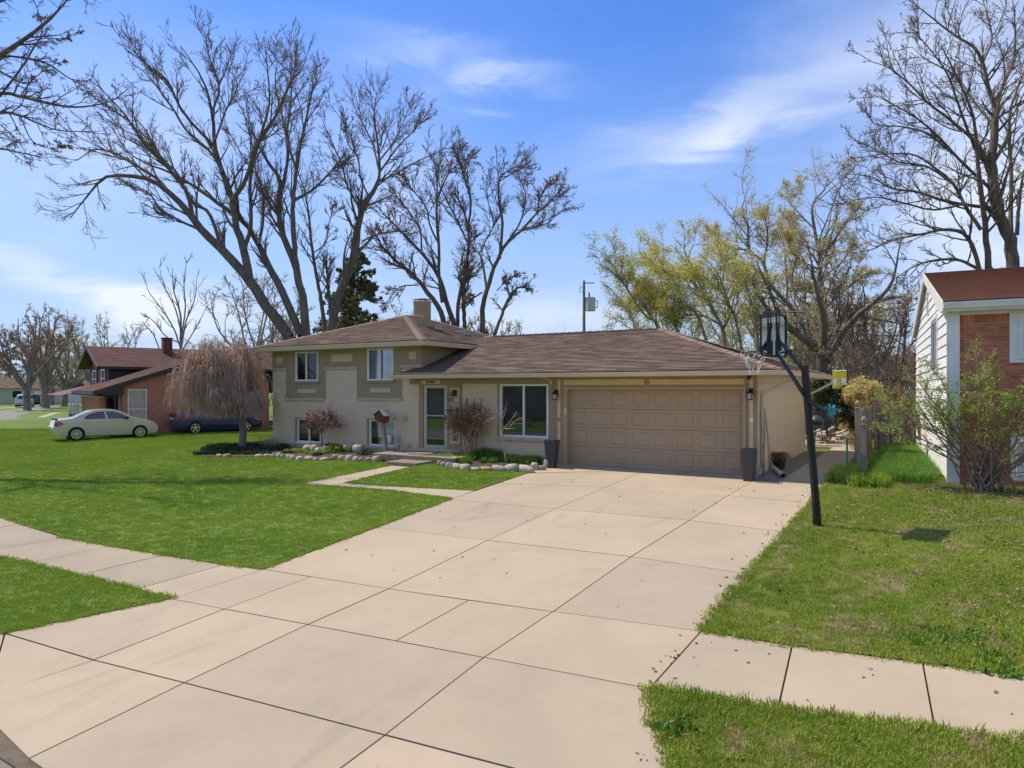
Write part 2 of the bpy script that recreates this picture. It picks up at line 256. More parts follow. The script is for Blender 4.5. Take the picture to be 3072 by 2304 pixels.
# ------------------------------------------------------------------ objects
def tag(o, label=None, cat=None, group=None, kind=None):
    if label: o['label'] = label
    if cat: o['category'] = cat
    if group: o['group'] = group
    if kind: o['kind'] = kind
    return o
def empty(name, loc=(0, 0, 0), rz=0., label=None, cat=None, group=None, kind=None, parent=None):
    o = bpy.data.objects.new(name, None); COL.objects.link(o); o.location = loc; o.rotation_euler = (0, 0, rz)
    if parent: o.parent = parent
    return tag(o, label, cat, group, kind)
def link(name, me, parent=None, loc=None, rot=None, scale=None, **k):
    o = bpy.data.objects.new(name, me); COL.objects.link(o)
    if parent is not None: o.parent = parent
    if loc is not None: o.location = loc
    if rot is not None: o.rotation_euler = rot
    if scale is not None: o.scale = scale
    return tag(o, **k)
class MB:
    """collects shapes, then links them as ONE mesh; coordinates are the parent's local ones"""
    def __init__(s): s.v = []; s.f = []; s.m = []; s.uv = []; s.cur = 0
    def face(s, pts, uv=None, m=None):
        i = len(s.v); s.v += [tuple(p) for p in pts]; s.f.append(tuple(range(i, i+len(pts)))); s.m.append(s.cur if m is None else m); s.uv.append(uv)
    def faces(s, vs, fs, m=None):
        i = len(s.v); s.v += [tuple(p) for p in vs]
        for f in fs: s.f.append(tuple(a+i for a in f)); s.m.append(s.cur if m is None else m); s.uv.append(None)
        return s
    def box(s, x0, x1, y0, y1, z0, z1, m=None):
        x0, x1 = min(x0, x1), max(x0, x1); y0, y1 = min(y0, y1), max(y0, y1); z0, z1 = min(z0, z1), max(z0, z1)
        return s.faces([(x0, y0, z0), (x1, y0, z0), (x1, y1, z0), (x0, y1, z0), (x0, y0, z1), (x1, y0, z1), (x1, y1, z1), (x0, y1, z1)],
                       [(0, 3, 2, 1), (4, 5, 6, 7), (0, 1, 5, 4), (1, 2, 6, 5), (2, 3, 7, 6), (3, 0, 4, 7)], m)
    def bar(s, a, b, w, h=None, up=(0, 0, 1), m=None):
        a, b = Vector(a), Vector(b); h = h or w; d = (b-a).normalized(); u = Vector(up)
        if abs(d.dot(u)) > .98: u = Vector((1, 0, 0))
        r = d.cross(u).normalized()*(w/2); q = r.cross(d).normalized()*(h/2)
        return s.faces([a-r-q, a+r-q, a+r+q, a-r+q, b-r-q, b+r-q, b+r+q, b-r+q], [(3, 2, 1, 0), (4, 5, 6, 7), (0, 1, 5, 4), (1, 2, 6, 5), (2, 3, 7, 6), (3, 0, 4, 7)], m)
    def tube(s, pts, rad, n=8, cap=True, m=None):
        pts = [Vector(p) for p in pts]; k = len(pts); rad = [rad]*k if not hasattr(rad, '__len__') else rad
        t0 = (pts[1]-pts[0]).normalized(); ref = t0.cross(Vector((0, 0, 1)) if abs(t0.z) < .9 else Vector((1, 0, 0))).normalized()
        vs = []
        for i, p in enumerate(pts):
            t = (pts[min(i+1, k-1)]-pts[max(i-1, 0)]).normalized(); ref = (ref-t*ref.dot(t)).normalized(); b = t.cross(ref)
            vs += [p+(ref*math.cos(2*math.pi*j/n)+b*math.sin(2*math.pi*j/n))*rad[i] for j in range(n)]
        fs = [(i*n+j, i*n+(j+1) % n, (i+1)*n+(j+1) % n, (i+1)*n+j) for i in range(k-1) for j in range(n)]
        if cap: fs += [tuple(range(n-1, -1, -1)), tuple((k-1)*n+j for j in range(n))]
        return s.faces(vs, fs, m)
    def lathe(s, prof, c=(0, 0, 0), n=16, axis='z', m=None):
        c = Vector(c); vs = []
        for r, h in prof:
            for j in range(n):
                a = 2*math.pi*j/n; x, y = r*math.cos(a), r*math.sin(a)
                vs.append(c+(Vector((x, y, h)) if axis == 'z' else Vector((x, h, y)) if axis == 'y' else Vector((h, x, y))))
        k = len(prof)
        return s.faces(vs, [(i*n+j, i*n+(j+1) % n, (i+1)*n+(j+1) % n, (i+1)*n+j) for i in range(k-1) for j in range(n)], m)
    def prism(s, poly, v, m=None):
        """closed solid: polygon (list of 3-D points) swept by vector v"""
        v = Vector(v); poly = [Vector(p) for p in poly]; n = len(poly)
        return s.faces(poly+[p+v for p in poly], [tuple(range(n-1, -1, -1)), tuple(range(n, 2*n))]+[(i, (i+1) % n, n+(i+1) % n, n+i) for i in range(n)], m)
    def build(s, name, mats, parent=None, smooth=False, bevel=0., **k):
        me = bpy.data.meshes.new(name); me.from_pydata(s.v, [], s.f)
        for x in (mats if isinstance(mats, (list, tuple)) else [mats]): me.materials.append(M[x])
        me.polygons.foreach_set('material_index', s.m)
        if any(u is not None for u in s.uv):
            ul = me.uv_layers.new(name='UVMap'); d = []
            for f, u in zip(s.f, s.uv): d += (u if u is not None else [(0, 0)]*len(f))
            ul.data.foreach_set('uv', [c for p in d for c in p])
        if smooth: me.polygons.foreach_set('use_smooth', [True]*len(me.polygons))
        me.update(); o = link(name, me, parent, **k)
        if bevel:
            b = o.modifiers.new('bevel', 'BEVEL'); b.width = bevel; b.segments = 2; b.limit_method = 'ANGLE'
        return o
def inpoly(px, py, poly):
    c = np.zeros(len(px), bool); n = len(poly)
    for i in range(n):
        x0, y0 = poly[i][:2]; x1, y1 = poly[(i+1) % n][:2]
        if y0 == y1: continue
        k = ((y0 > py) != (y1 > py)) & (px < (x1-x0)*(py-y0)/(y1-y0)+x0); c ^= k
    return c
def resample(poly, step):
    o = []
    for i in range(len(poly)):
        a, b = Vector(poly[i][:2]), Vector(poly[(i+1) % len(poly)][:2]); n = max(1, int((b-a).length/step))
        o += [a.lerp(b, j/n) for j in range(n)]
    return o
def sheet(name, poly, dz, mats, skirt=.12, step=1.0, jitter=0., parent=None, edge=.5, zf=None, **k):
    """a slab that lies over the ground: top follows the terrain at dz, sides go down by skirt"""
    zf = zf or zga
    p2 = resample(poly, edge)
    if jitter: p2 = [p+Vector((random.uniform(-jitter, jitter), random.uniform(-jitter, jitter))) for p in p2]
    xs = [p.x for p in p2]; ys = [p.y for p in p2]; n = len(p2)
    gx, gy = np.meshgrid(np.arange(min(xs), max(xs), step), np.arange(min(ys), max(ys), step)); gx = gx.ravel(); gy = gy.ravel()
    ins = inpoly(gx, gy, [tuple(p) for p in p2]); pts = p2+[Vector((a, b)) for a, b in zip(gx[ins], gy[ins])]
    vs, es, fs, *_ = mgeo.delaunay_2d_cdt(pts, [(i, (i+1) % n) for i in range(n)], [], 1, 1e-5)
    z = zf(np.array([v.x for v in vs]), np.array([v.y for v in vs]))+dz
    mb = MB(); mb.faces([(v.x, v.y, zz) for v, zz in zip(vs, z)], [tuple(f) for f in fs], 0)
    ring = [(p.x, p.y) for p in p2]; zr = zf(np.array([p[0] for p in ring]), np.array([p[1] for p in ring]))+dz
    area = sum(ring[i][0]*ring[(i+1) % n][1]-ring[(i+1) % n][0]*ring[i][1] for i in range(n))
    idx = range(n) if area > 0 else range(n-1, -1, -1)
    idx = list(idx); top = [(ring[i][0], ring[i][1], zr[i]) for i in idx]; bot = [(a, b, c-skirt) for a, b, c in top]
    mb.faces(bot+top, [(i, (i+1) % n, n+(i+1) % n, n+i) for i in range(n)], 1 if isinstance(mats, (list, tuple)) else 0)
    return mb.build(name, mats, parent, **k)
def P2(c, *pts): return [tuple(gnd(*c(*p)).xy) for p in pts]
def S2(*pts): return [tuple(gnd(*p).xy) for p in pts]
# ------------------------------------------------------------------ terrain
def terrain():
    def ax(a, b, fine0, fine1, s): 
        l = list(np.arange(fine0, fine1+.01, s)); x = fine0; st = s
        while x > a: st *= 1.35; x -= st; l.insert(0, x)
        x = fine1; st = s
        while x < b: st *= 1.35; x += st; l.append(x)
        return np.array(l)
    X = ax(-4000, 4000, -40, 14, 1.); Y = ax(-800, 5000, -4, 42, 1.); gx, gy = np.meshgrid(X, Y)
    z = zga(gx.ravel(), gy.ravel())-.06; n, k = len(Y), len(X)
    me = bpy.data.meshes.new('ground'); me.from_pydata(np.c_[gx.ravel(), gy.ravel(), z].tolist(), [], [(i*k+j, i*k+j+1, (i+1)*k+j+1, (i+1)*k+j) for i in range(n-1) for j in range(k-1)])
    me.materials.append(M['lawn_base']); link('ground', me, kind='structure')
terrain()
# ------------------------------------------------------------------ driveway, sidewalks, walk
drive = empty('driveway', (0, 0, 0), kind='structure')
sidewalk = empty('sidewalk', (0, 0, 0), kind='structure')
frontwalk = empty('front_walk', (0, 0, 0), kind='structure')
def shrink(q, g):
    c = Vector((sum(p[0] for p in q)/len(q), sum(p[1] for p in q)/len(q))); o = []
    n = len(q)
    for i in range(n):
        p = Vector(q[i]); a = (Vector(q[i-1])-p).normalized(); b = (Vector(q[(i+1) % n])-p).normalized(); bis = a+b
        sn = max(.35, abs(a.cross(b))); o.append(tuple(p+bis*(g/sn)))
    return o
def slab(q, parent, m='concrete', gap=.0085, dz=0.):
    q = shrink(q, gap); return sheet('concrete_slab', q, dz+random.uniform(-.002, .002), m, .1, 1.1, parent=parent, edge=.6)
def line(a, b, ts): a, b = Vector(a), Vector(b); return [tuple(a+(b-a)*t) for t in ts]
E_ = {0: S2((1583, 1420))[0], 1: P2(q2, (905, 85))[0], 2: P2(q2, (640, 180))[0], 3: P2(q2, (240, 335))[0], 4: P2(q1, (1630, 428))[0], 5: P2(q1, (1060, 612))[0], 6: P2(q1, (30, 825))[0]}
A_ = {0: S2((1937, 1411))[0], 1: P2(q2, (1500, 112))[0], 2: P2(q2, (1225, 232))[0], 3: P2(q2, (850, 405))[0], 4: P2(q2, (305, 672))[0], 5: P2(q1, (1905, 770))[0], 6: P2(q1, (1140, 1130))[0], 7: P2(q1, (175, 1600))[0]}
B_ = {0: S2((2262, 1441))[0], 1: S2((2183, 1487))[0], 2: P2(q2, (1960, 295))[0], 3: P2(q2, (1640, 495))[0], 4: P2(q2, (1210, 797))[0], 5: P2(q2, (830, 1050))[0], 6: P2(q2, (285, 1477))[0]}
R_ = {0: S2((2482, 1452))[0], 1: P2(q3, (800, 200))[0], 2: P2(q3, (660, 360))[0], 3: P2(q3, (450, 590))[0], 4: P2(q3, (190, 905))[0], 5: P2(q2, (1740, 1222))[0], 6: S2((1877, 2304))[0]}
E_[1] = tuple(Vector(E_[0]).lerp(Vector(E_[2]), .42))
M4 = P2(q1, (1925, 475))[0]; M5 = P2(q1, (1390, 675))[0]; M6 = P2(q1, (580, 990))[0]
d6 = (Vector(B_[6])-Vector(A_[6])); J6R = tuple(Vector(B_[6])+d6*1.02); R_[6] = J6R
def ext(p, q, k): p, q = Vector(p), Vector(q); return tuple(q+(q-p)*k)
A_[8] = A_[7]; yst = A_[7][1]
B_[8] = (B_[6][0]+.05, yst-.15); M_8 = (M6[0]-.1, yst+.22); L_8 = tuple(Vector(A_[7]).lerp(Vector(P2(q1, (0, 1530))[0]), 1.9)); L_6 = E_[6]; R_8 = (J6R[0]+.9, yst-.3)
for i in range(4):
    slab([E_[i], E_[i+1], A_[i+1], A_[i]], drive); slab([A_[i], A_[i+1], B_[i+1], B_[i]], drive); slab([B_[i], B_[i+1], R_[i+1], R_[i]], drive)
slab([E_[4], E_[5], M5, M4], drive); slab([M4, M5, A_[5], A_[4]], drive)
h4 = P2(q2, (745, 735))[0]; h5 = P2(q2, (345, 958))[0]
slab([A_[4], A_[5], h5, h4], drive); slab([h4, h5, B_[5], B_[4]], drive); slab([B_[4], B_[5], R_[5], R_[4]], drive)
slab([E_[5], L_6, M6, M5], drive); slab([M5, M6, A_[6], A_[5]], drive); slab([A_[5], A_[6], B_[6], B_[5]], drive); slab([B_[5], B_[6], J6R, R_[5]], drive)
slab([L_6, L_8, M_8, M6], drive); slab([P2(q1, (-880, 1006))[0], tuple(Vector(A_[7]).lerp(Vector(L_8), 3.)), L_8, L_6], drive); slab([M6, M_8, A_[8], A_[6]], drive); slab([A_[6], A_[8], B_[8], B_[6]], drive); slab([B_[6], B_[8], R_8, J6R], drive)
jb = MB()
for c in ([E_[0], L_6, L_8, R_8, J6R, R_[4], R_[0]],): sheet('joint_bed', c, -.03, 'joint', .05, 2., parent=drive)
# strip in front of the garage door and the walk along the garage side
slab([(-9.2, 17.75), (-9.3, E_[0][1]), A_[0], (-6.44, 17.75)], drive, gap=.008); slab([(-9.08, 18.35), (-9.08, 17.76), (-3.95, 17.76), (-3.95, 18.35)], drive, gap=.004); slab([(-6.44, 17.75), A_[0], B_[0], (-3.62, 17.75)], drive, gap=.008)
sidewalk_garage = empty('side_walk', (0, 0, 0), kind='structure')
ys = [17.72, 20.9, 24.2, 27.9]
for i in range(3): slab([(-3.05, ys[i+1]), (-3.05, ys[i]), (-2.02, ys[i]), (-2.02, ys[i+1])], sidewalk_garage)
slab([(-3.5, 17.05), (-2.05, 17.05), (-2.05, 17.7), (-3.5, 17.7)], sidewalk_garage)
slab([(-4.6, 31.5), (-4.6, 27.93), (-2.02, 27.93), (-2.02, 31.5)], sidewalk_garage)
# sidewalk to the left and right
near = [S2((514, 1797))[0]]+P2(q1, (830, 555), (475, 468), (165, 392), (-135, 330), (-430, 270), (-730, 205)); far = [E_[4]]+P2(q1, (1385, 400), (1010, 340), (680, 285), (390, 232), (110, 145), (-170, 55))
dn = Vector(near[6])-Vector(near[4])
for k in range(14): near.append(tuple(Vector(near[-1])+dn/2)); far.append(tuple(Vector(near[-1])+(Vector(far[6])-Vector(near[6]))))
for i in range(len(near)-1): slab([near[i+1], near[i], far[i], far[i+1]], sidewalk, 'concrete' if i < 1 else 'concrete_old')
sheet('joint_bed', near[::-1]+far, -.03, 'joint', .05, 2., parent=sidewalk)
nr = [R_[5]]+P2(q3, (610, 1345), (1480, 1455)); fr = [R_[4]]+P2(q3, (690, 985), (1410, 1080))
for k in range(8):
    nr.append(tuple(Vector(nr[2])+(Vector(nr[2])-Vector(nr[1]))*1.15*(k+1))); fr.append(tuple(Vector(fr[2])+(Vector(fr[2])-Vector(fr[1]))*1.15*(k+1)))
for i in range(len(nr)-1): slab([nr[i], nr[i+1], fr[i+1], fr[i]], sidewalk)
sheet('joint_bed', nr+fr[::-1], -.03, 'joint', .05, 2., parent=sidewalk)
w_out = P2(q7, (1540, 460), (1200, 415), (870, 390), (650, 375)); w_in = P2(q7, (1680, 410), (1360, 395), (1100, 380), (930, 368)); wT = P2(q7, (1182, 268), (1335, 265))
st0 = (-13.62, 15.85); st1 = (-12.75, 15.85)
slab([w_out[0], w_out[1], w_in[1], w_in[0]][::-1], frontwalk, gap=.008); slab([w_out[1], w_out[2], w_in[2], w_in[1]][::-1], frontwalk, gap=.008); slab([w_out[2], w_out[3], w_in[3], w_in[2]][::-1], frontwalk, gap=.008)
mid0 = tuple(Vector(w_out[3]).lerp(Vector(st0), .5)); mid1 = tuple(Vector(w_in[3]).lerp(Vector(st1), .5))
slab([w_out[3], mid0, mid1, w_in[3]][::-1], frontwalk, gap=.008); slab([mid0, st0, st1, mid1][::-1], frontwalk, gap=.008)
# street in front and far on the left
sheet('street', [(-70, 6.0), (-30, 5.0), L_8, A_[8], R_8, (12, 1.6), (40, 0), (40, -8), (-70, -2)], -.045, 'road_concrete', .1, 3., kind='structure')
sheet('street_gutter', [(-40, 5.35), L_8, A_[8], R_8, (12, 1.6), (12, 1.2), (-40, 4.95)][::-1], -.04, 'concrete_old', .05, 3., kind='structure') if False else None
far_road = P2(k8, (-700, 1290), (0, 1208), (250, 1185), (420, 1168), (600, 1150), (760, 1132), (905, 1112), (925, 1122), (880, 1138), (700, 1172), (520, 1195), (300, 1245), (190, 1275), (300, 1300), (0, 1316), (-700, 1420))
sheet('side_street', far_road, .004-.06, 'road_concrete', .05, 12., edge=6, kind='structure')
def strip(name, pts, m='concrete', dz=-.045): return sheet(name, pts, dz, m, .05, 6., edge=3, kind='structure')
strip('far_walk', P2(k8, (450, 1290), (640, 1235), (760, 1222), (720, 1235), (560, 1285)))
strip('far_walk', P2(k8, (0, 1172), (300, 1155), (420, 1148), (300, 1162), (0, 1180))); strip('far_walk', P2(k8, (360, 1160), (520, 1125), (560, 1125), (440, 1165)))
strip('neighbour_walk', P2(k1, (-300, 1150), (0, 1122), (160, 1098), (60, 1062), (215, 1055), (300, 1088), (520, 1078), (520, 1098), (0, 1145), (-300, 1180)), 'concrete', -.035)
# ------------------------------------------------------------------ lawns
lawnL = [E_[4]]+far[1:]+[(-60, 6.9), (-60, 60), (-22.2, 60), (-22.2, 18.2), (-21.2, 18.15), (-14.9, 18.15), (-14.7, 16.2), (-13.68, 16.1), (-13.68, 15.9)]+[w_out[3], w_out[2], w_out[1], w_out[0]]
e_mid = tuple(Vector(E_[0]).lerp(Vector(E_[4]), .47))
lawnI = [w_in[0], w_in[1], w_in[2], w_in[3], (-12.75, 15.85), (-12.6, 16.6), (-9.3, 16.6), E_[0]]
nTL = [E_[5], L_6, P2(q1, (-900, 1010))[0], (-30, 4.05)]+[tuple(p) for p in near[::-1]][2:]
lawnR = [R_[0], R_[1], R_[2], R_[3], R_[4]]+fr[1:]+[(22, 40), (-1.9, 40), (-1.95, 17.7)]
lawnS = [R_[5], J6R, R_8, (16, 1.7)]+nr[::-1][1:-1]
soil_m = 'soil'
def turf(name, poly, m, dz=.012): return sheet(name, poly, dz, [m, 'soil'], .12, 1.3, .012, None, .22, kind='structure')
def inset(poly, g): return poly
turf('lawn', lawnL, 'lawn_base'); turf('lawn', lawnI, 'lawn_base'); turf('lawn', nTL, 'lawn_base'); turf('lawn', lawnR, 'lawn_patchy_base'); turf('lawn', lawnS, 'lawn_patchy_base')
# beds of bare soil
bedL = P2(q7, (65, 215), (85, 190), (180, 165), (300, 148), (500, 140), (860, 140), (1100, 175), (1165, 215), (1130, 243), (960, 240), (760, 235), (560, 222), (420, 218), (250, 220))
bedL = [p if p[1] < 18.0 else (p[0], 18.0) for p in bedL]
bedR = P2(k3, (492, 1520), (560, 1480), (700, 1450)) + [(-12.0, 18.0), (-9.5, 18.0)] + P2(k3, (1450, 1510), (1400, 1560), (1255, 1580), (1020, 1575), (800, 1580), (650, 1555), (540, 1545))
sheet('flower_bed', bedL, .045, 'mulch', .12, .5, .03, None, .25, kind='structure'); sheet('flower_bed', bedR, .045, 'mulch', .12, .5, .03, None, .25, kind='structure')
# gravel strip beside the garage and soil under the neighbour's shrub
sheet('gravel_strip', [(-3.66, 17.75), (-3.5, 17.05), (-2.95, 17.06), (-3.0, 17.75), (-3.08, 25.8), (-3.66, 25.8)], .012, 'gravel', .08, .6, kind='structure')
sheet('gravel_strip', [(-2.02, 19.3), (-1.35, 19.2), (-1.3, 27.9), (-2.02, 27.9)], .02, 'gravel', .08, .6, kind='structure')
sheet('bare_soil', [(-.6, 17.6), (.1, 17.25), (1.6, 17.0), (5, 17.0), (8, 17.3), (8, 18.8), (.2, 18.75), (0, 19.8), (-.3, 19.8)], .018, 'mulch', .08, .6, .08, None, .3, kind='structure')
# ------------------------------------------------------------------ grass, leaf litter
def bladeset(name, n, h, spread, w, m, seed):
    r = random.Random(seed); mb = MB()
    for i in range(n):
        a = r.uniform(0, 2*math.pi); d = spread*math.sqrt(r.random()); x, y = d*math.cos(a), d*math.sin(a); b = r.uniform(0, 6.28)
        hh = h*r.uniform(.55, 1.2); lx, ly = [r.gauss(0, .35)*hh for _ in '12']; wx, wy = math.cos(b)*w/2, math.sin(b)*w/2
        mb.face([(x-wx, y-wy, -.01), (x+wx, y+wy, -.01), (x+lx*.4+wx*.7, y+ly*.4+wy*.7, hh*.6), (x+lx*.4-wx*.7, y+ly*.4-wy*.7, hh*.6)])
        mb.face([(x+lx*.4-wx*.7, y+ly*.4-wy*.7, hh*.6), (x+lx*.4+wx*.7, y+ly*.4+wy*.7, hh*.6), (x+lx, y+ly, hh)])
    me = bpy.data.meshes.new(name); me.from_pydata(mb.v, [], mb.f); me.materials.append(M[m]); me.update()
    return bpy.data.objects.new(name, me)       # not linked: only instanced
def scatter(name, pts, scl, src, label=None, cat=None, tilt=0.):
    me = bpy.data.meshes.new(name); me.from_pydata(pts.tolist(), [], []); n = len(pts)
    a = me.attributes.new('scl', 'FLOAT', 'POINT'); a.data.foreach_set('value', np.asarray(scl, np.float32))
    rt = np.c_[rng.normal(0, tilt, n) if tilt else np.zeros(n), rng.normal(0, tilt, n) if tilt else np.zeros(n), rng.uniform(0, 6.283, n)].astype(np.float32)
    a = me.attributes.new('rot', 'FLOAT_VECTOR', 'POINT'); a.data.foreach_set('vector', rt.ravel())
    o = link(name, me, kind='stuff', label=label, cat=cat)
    ng = bpy.data.node_groups.new(name, 'GeometryNodeTree'); ng.interface.new_socket('Geometry', in_out='INPUT', socket_type='NodeSocketGeometry'); ng.interface.new_socket('Geometry', in_out='OUTPUT', socket_type='NodeSocketGeometry')
    nn = ng.nodes.new; gi = nn('NodeGroupInput'); go = nn('NodeGroupOutput'); ip = nn('GeometryNodeInstanceOnPoints'); oi = nn('GeometryNodeObjectInfo'); oi.inputs[0].default_value = src
    m2p = nn('GeometryNodeMeshToPoints'); s1 = nn('GeometryNodeInputNamedAttribute'); s1.inputs[0].default_value = 'scl'; s2 = nn('GeometryNodeInputNamedAttribute'); s2.data_type = 'FLOAT_VECTOR'; s2.inputs[0].default_value = 'rot'
    L = ng.links.new; L(gi.outputs[0], m2p.inputs[0]); L(m2p.outputs[0], ip.inputs['Points']); L(oi.outputs['Geometry'], ip.inputs['Instance'])
    L(s2.outputs[0], ip.inputs['Rotation']); L(s1.outputs[0], ip.inputs['Scale']); L(ip.outputs[0], go.inputs[0])
    md = o.modifiers.new('scatter', 'NODES'); md.node_group = ng; return o
def sample(poly, dens0, d0=7., power=1.6, excl=(), cull=True):
    xs = [p[0] for p in poly]; ys = [p[1] for p in poly]; x0, x1, y0, y1 = min(xs), max(xs), max(min(ys), 1.5), max(ys)
    n = int((x1-x0)*(y1-y0)*dens0); x = rng.uniform(x0, x1, n); y = rng.uniform(y0, y1, n)
    dep = -S_*x+C_*y; lat = C_*x+S_*y; d = np.maximum(dep, .1)
    keep = (rng.random(n) < np.minimum(1, (d0/d)**power)) & (dep > 1.5)
    if cull: keep &= (np.abs(lat/d) < .80) 
    x, y, d = x[keep], y[keep], d[keep]; k = inpoly(x, y, poly)
    for e in excl: k &= ~inpoly(x, y, e)
    x, y, d = x[k], y[k], d[k]
    return np.c_[x, y, zga(x, y)+.012], d
tuft = bladeset('grass_tuft', 18, .032, .055, .006, 'lawn', 1); tuftR = bladeset('grass_tuft', 16, .038, .06, .0065, 'lawn_patchy', 2)
tuftL = bladeset('grass_tuft', 22, .16, .12, .009, 'leaf_green', 3)
def lawn_stuff(poly, src, dens, excl=(), far=42, name='lawn_grass'):
    p, d = sample(poly, dens, 6.5, 1.25, excl); k = d < far; p, d = p[k], d[k]
    scatter(name, p, rng.uniform(.75, 1.3, len(p))*np.clip((d/10)**.5, 1, 1.9), src)
lawn_stuff([(x, y) for x, y in lawnL], tuft, 420, (bedL,))
lawn_stuff(lawnI, tuft, 420, (bedR,)); lawn_stuff(nTL, tuft, 500); lawn_stuff(lawnR, tuftR, 380); lawn_stuff(lawnS, tuftR, 620)
# longer grass over the lawn edges, and tufts of taller grass on the right lawn
def edge_grass(pts, src, per=70, w=.05, s=1.):
    P = []
    for a, b in zip(pts[:-1], pts[1:]):
        a, b = Vector(a), Vector(b); n = int((b-a).length*per)
        for _ in range(n): q = a.lerp(b, random.random()); P.append((q.x+random.gauss(0, w), q.y+random.gauss(0, w), zg(q.x, q.y)+.005))
    return P
eg = edge_grass([E_[5]]+near[1:5], tuft, 60, .035)+edge_grass([L_6, E_[5]], tuft, 50, .02)+edge_grass(w_out, tuft, 60, .03)+edge_grass(w_in+[st1], tuft, 60, .03)+edge_grass([w_out[3], st0], tuft, 60, .02)+edge_grass([E_[4], w_out[0]], tuft, 40, .025)+edge_grass([E_[4]]+far[1:5], tuft, 35, .03)
scatter('lawn_edge_grass', np.array(eg), rng.uniform(.7, 1.3, len(eg)), tuft, tilt=.25)
eg = edge_grass(nr[:5], tuftR, 90, .05)+edge_grass([R_[5], J6R], tuftR, 60, .04)+edge_grass(fr[:5], tuftR, 40, .03)+edge_grass([R_[4], R_[3], R_[2], R_[1], R_[0]], tuftR, 45, .035)
scatter('lawn_edge_grass', np.array(eg), rng.uniform(.8, 1.5, len(eg)), tuftR, tilt=.3)
def clumps(poly, ncl, per, rad, src, s0, s1, name):
    xs = [p[0] for p in poly]; ys = [p[1] for p in poly]; P = []
    while len(P) < ncl*per:
        c = (random.uniform(min(xs), max(xs)), random.uniform(min(ys), max(ys)))
        for _ in range(per): P.append((c[0]+random.gauss(0, rad), c[1]+random.gauss(0, rad), 0))
    P = np.array(P); k = inpoly(P[:, 0], P[:, 1], poly); P = P[k]; P[:, 2] = zga(P[:, 0], P[:, 1])+.01
    scatter(name, P, rng.uniform(s0, s1, len(P)), src)
visR = [(-1.9, 16.5), (-2.0, 7.6), (6, 8.2), (9, 12), (6, 17.3), (0, 17.3)]
clumps(visR, 50, 26, .35, tuftR, 1.3, 1.9, 'tall_grass'); 
deep = [(-1.25, 18.2), (-.1, 18.2), (0.1, 19.8), (-.6, 29), (-1.25, 29)]
p, d = sample(deep, 260, 40); scatter('tall_grass', p, rng.uniform(.8, 1.7, len(p)), tuftL)
def leafsrc(name, m, s=.03):
    mb = MB(); mb.face([(-s, -s*.6, 0), (0, -s*.9, s*.25), (s, -s*.4, 0), (s*.9, s*.5, s*.35), (0, s, .0), (-s*.8, s*.4, s*.2)])
    me = bpy.data.meshes.new(name); me.from_pydata(mb.v, [], mb.f); me.materials.append(M[m]); me.update(); return bpy.data.objects.new(name, me)
lf = leafsrc('dead_leaf', 'litter', .020); lf2 = leafsrc('dead_leaf', 'leaf_dry', .022)
def litter(poly, n, src, clump=0., dz=.030): 
    xs = [p[0] for p in poly]; ys = [p[1] for p in poly]; x = rng.uniform(min(xs), max(xs), n); y = rng.uniform(min(ys), max(ys), n)
    if clump: 
        c = rng.integers(0, max(1, n//40), n); x = x[c]+rng.normal(0, clump, n); y = y[c]+rng.normal(0, clump, n)
    k = inpoly(x, y, poly); x, y = x[k], y[k]; P = np.c_[x, y, zga(x, y)+dz+rng.uniform(0, .012 if dz > .01 else .002, len(x))]
    scatter('leaf_litter', P, rng.uniform(.5, 1.25, len(P)), src, tilt=.5)
litter([(-.2, 16.8), (.4, 8.2), (7, 8.4), (9, 16.8)], 4800, lf, .38); litter([(-1.6, 16.8), (-1.9, 7.7), (7, 8.4), (9, 16.8)], 1800, lf); litter([(-1.9, 5.8), (-1.9, 2.0), (9, 2), (9, 6.4)], 900, lf, .25); litter([(-.3, 17.6), (.0, 17.0), (8, 16.6), (8, 18.6)], 5000, lf)
litter([(-.3, 17.6), (.0, 17.0), (8, 16.6), (8, 18.6)], 1500, lf2)
litter([(-8.6, 16.5), (-8.2, 7.2), (-2.2, 7.4), (-2.2, 16.5)], 40, lf2, 0, .004); litter([(-2.35, 16.8), (-2.35, 6.), (-1.9, 6.), (-1.9, 16.8)], 130, lf, 0, .004); litter([(-2.2, 5.9), (-2.2, 7.4), (5, 8.), (5, 6.4)], 40, lf, 0, .004)
# broad-leaved weeds on the right lawn
weed = bladeset('weed', 10, .045, .05, .024, 'leaf_green', 9)
wp = []
for c in P2(q3, (1380, 960), (1540, 940), (1700, 955), (1820, 1060), (1850, 1140), (60, 1440)): wp += [(c[0]+random.gauss(0, .10), c[1]+random.gauss(0, .08), zg(*c)+.02) for _ in range(14)]
scatter('weeds', np.array(wp), rng.uniform(.7, 1.4, len(wp)), weed, tilt=.5)
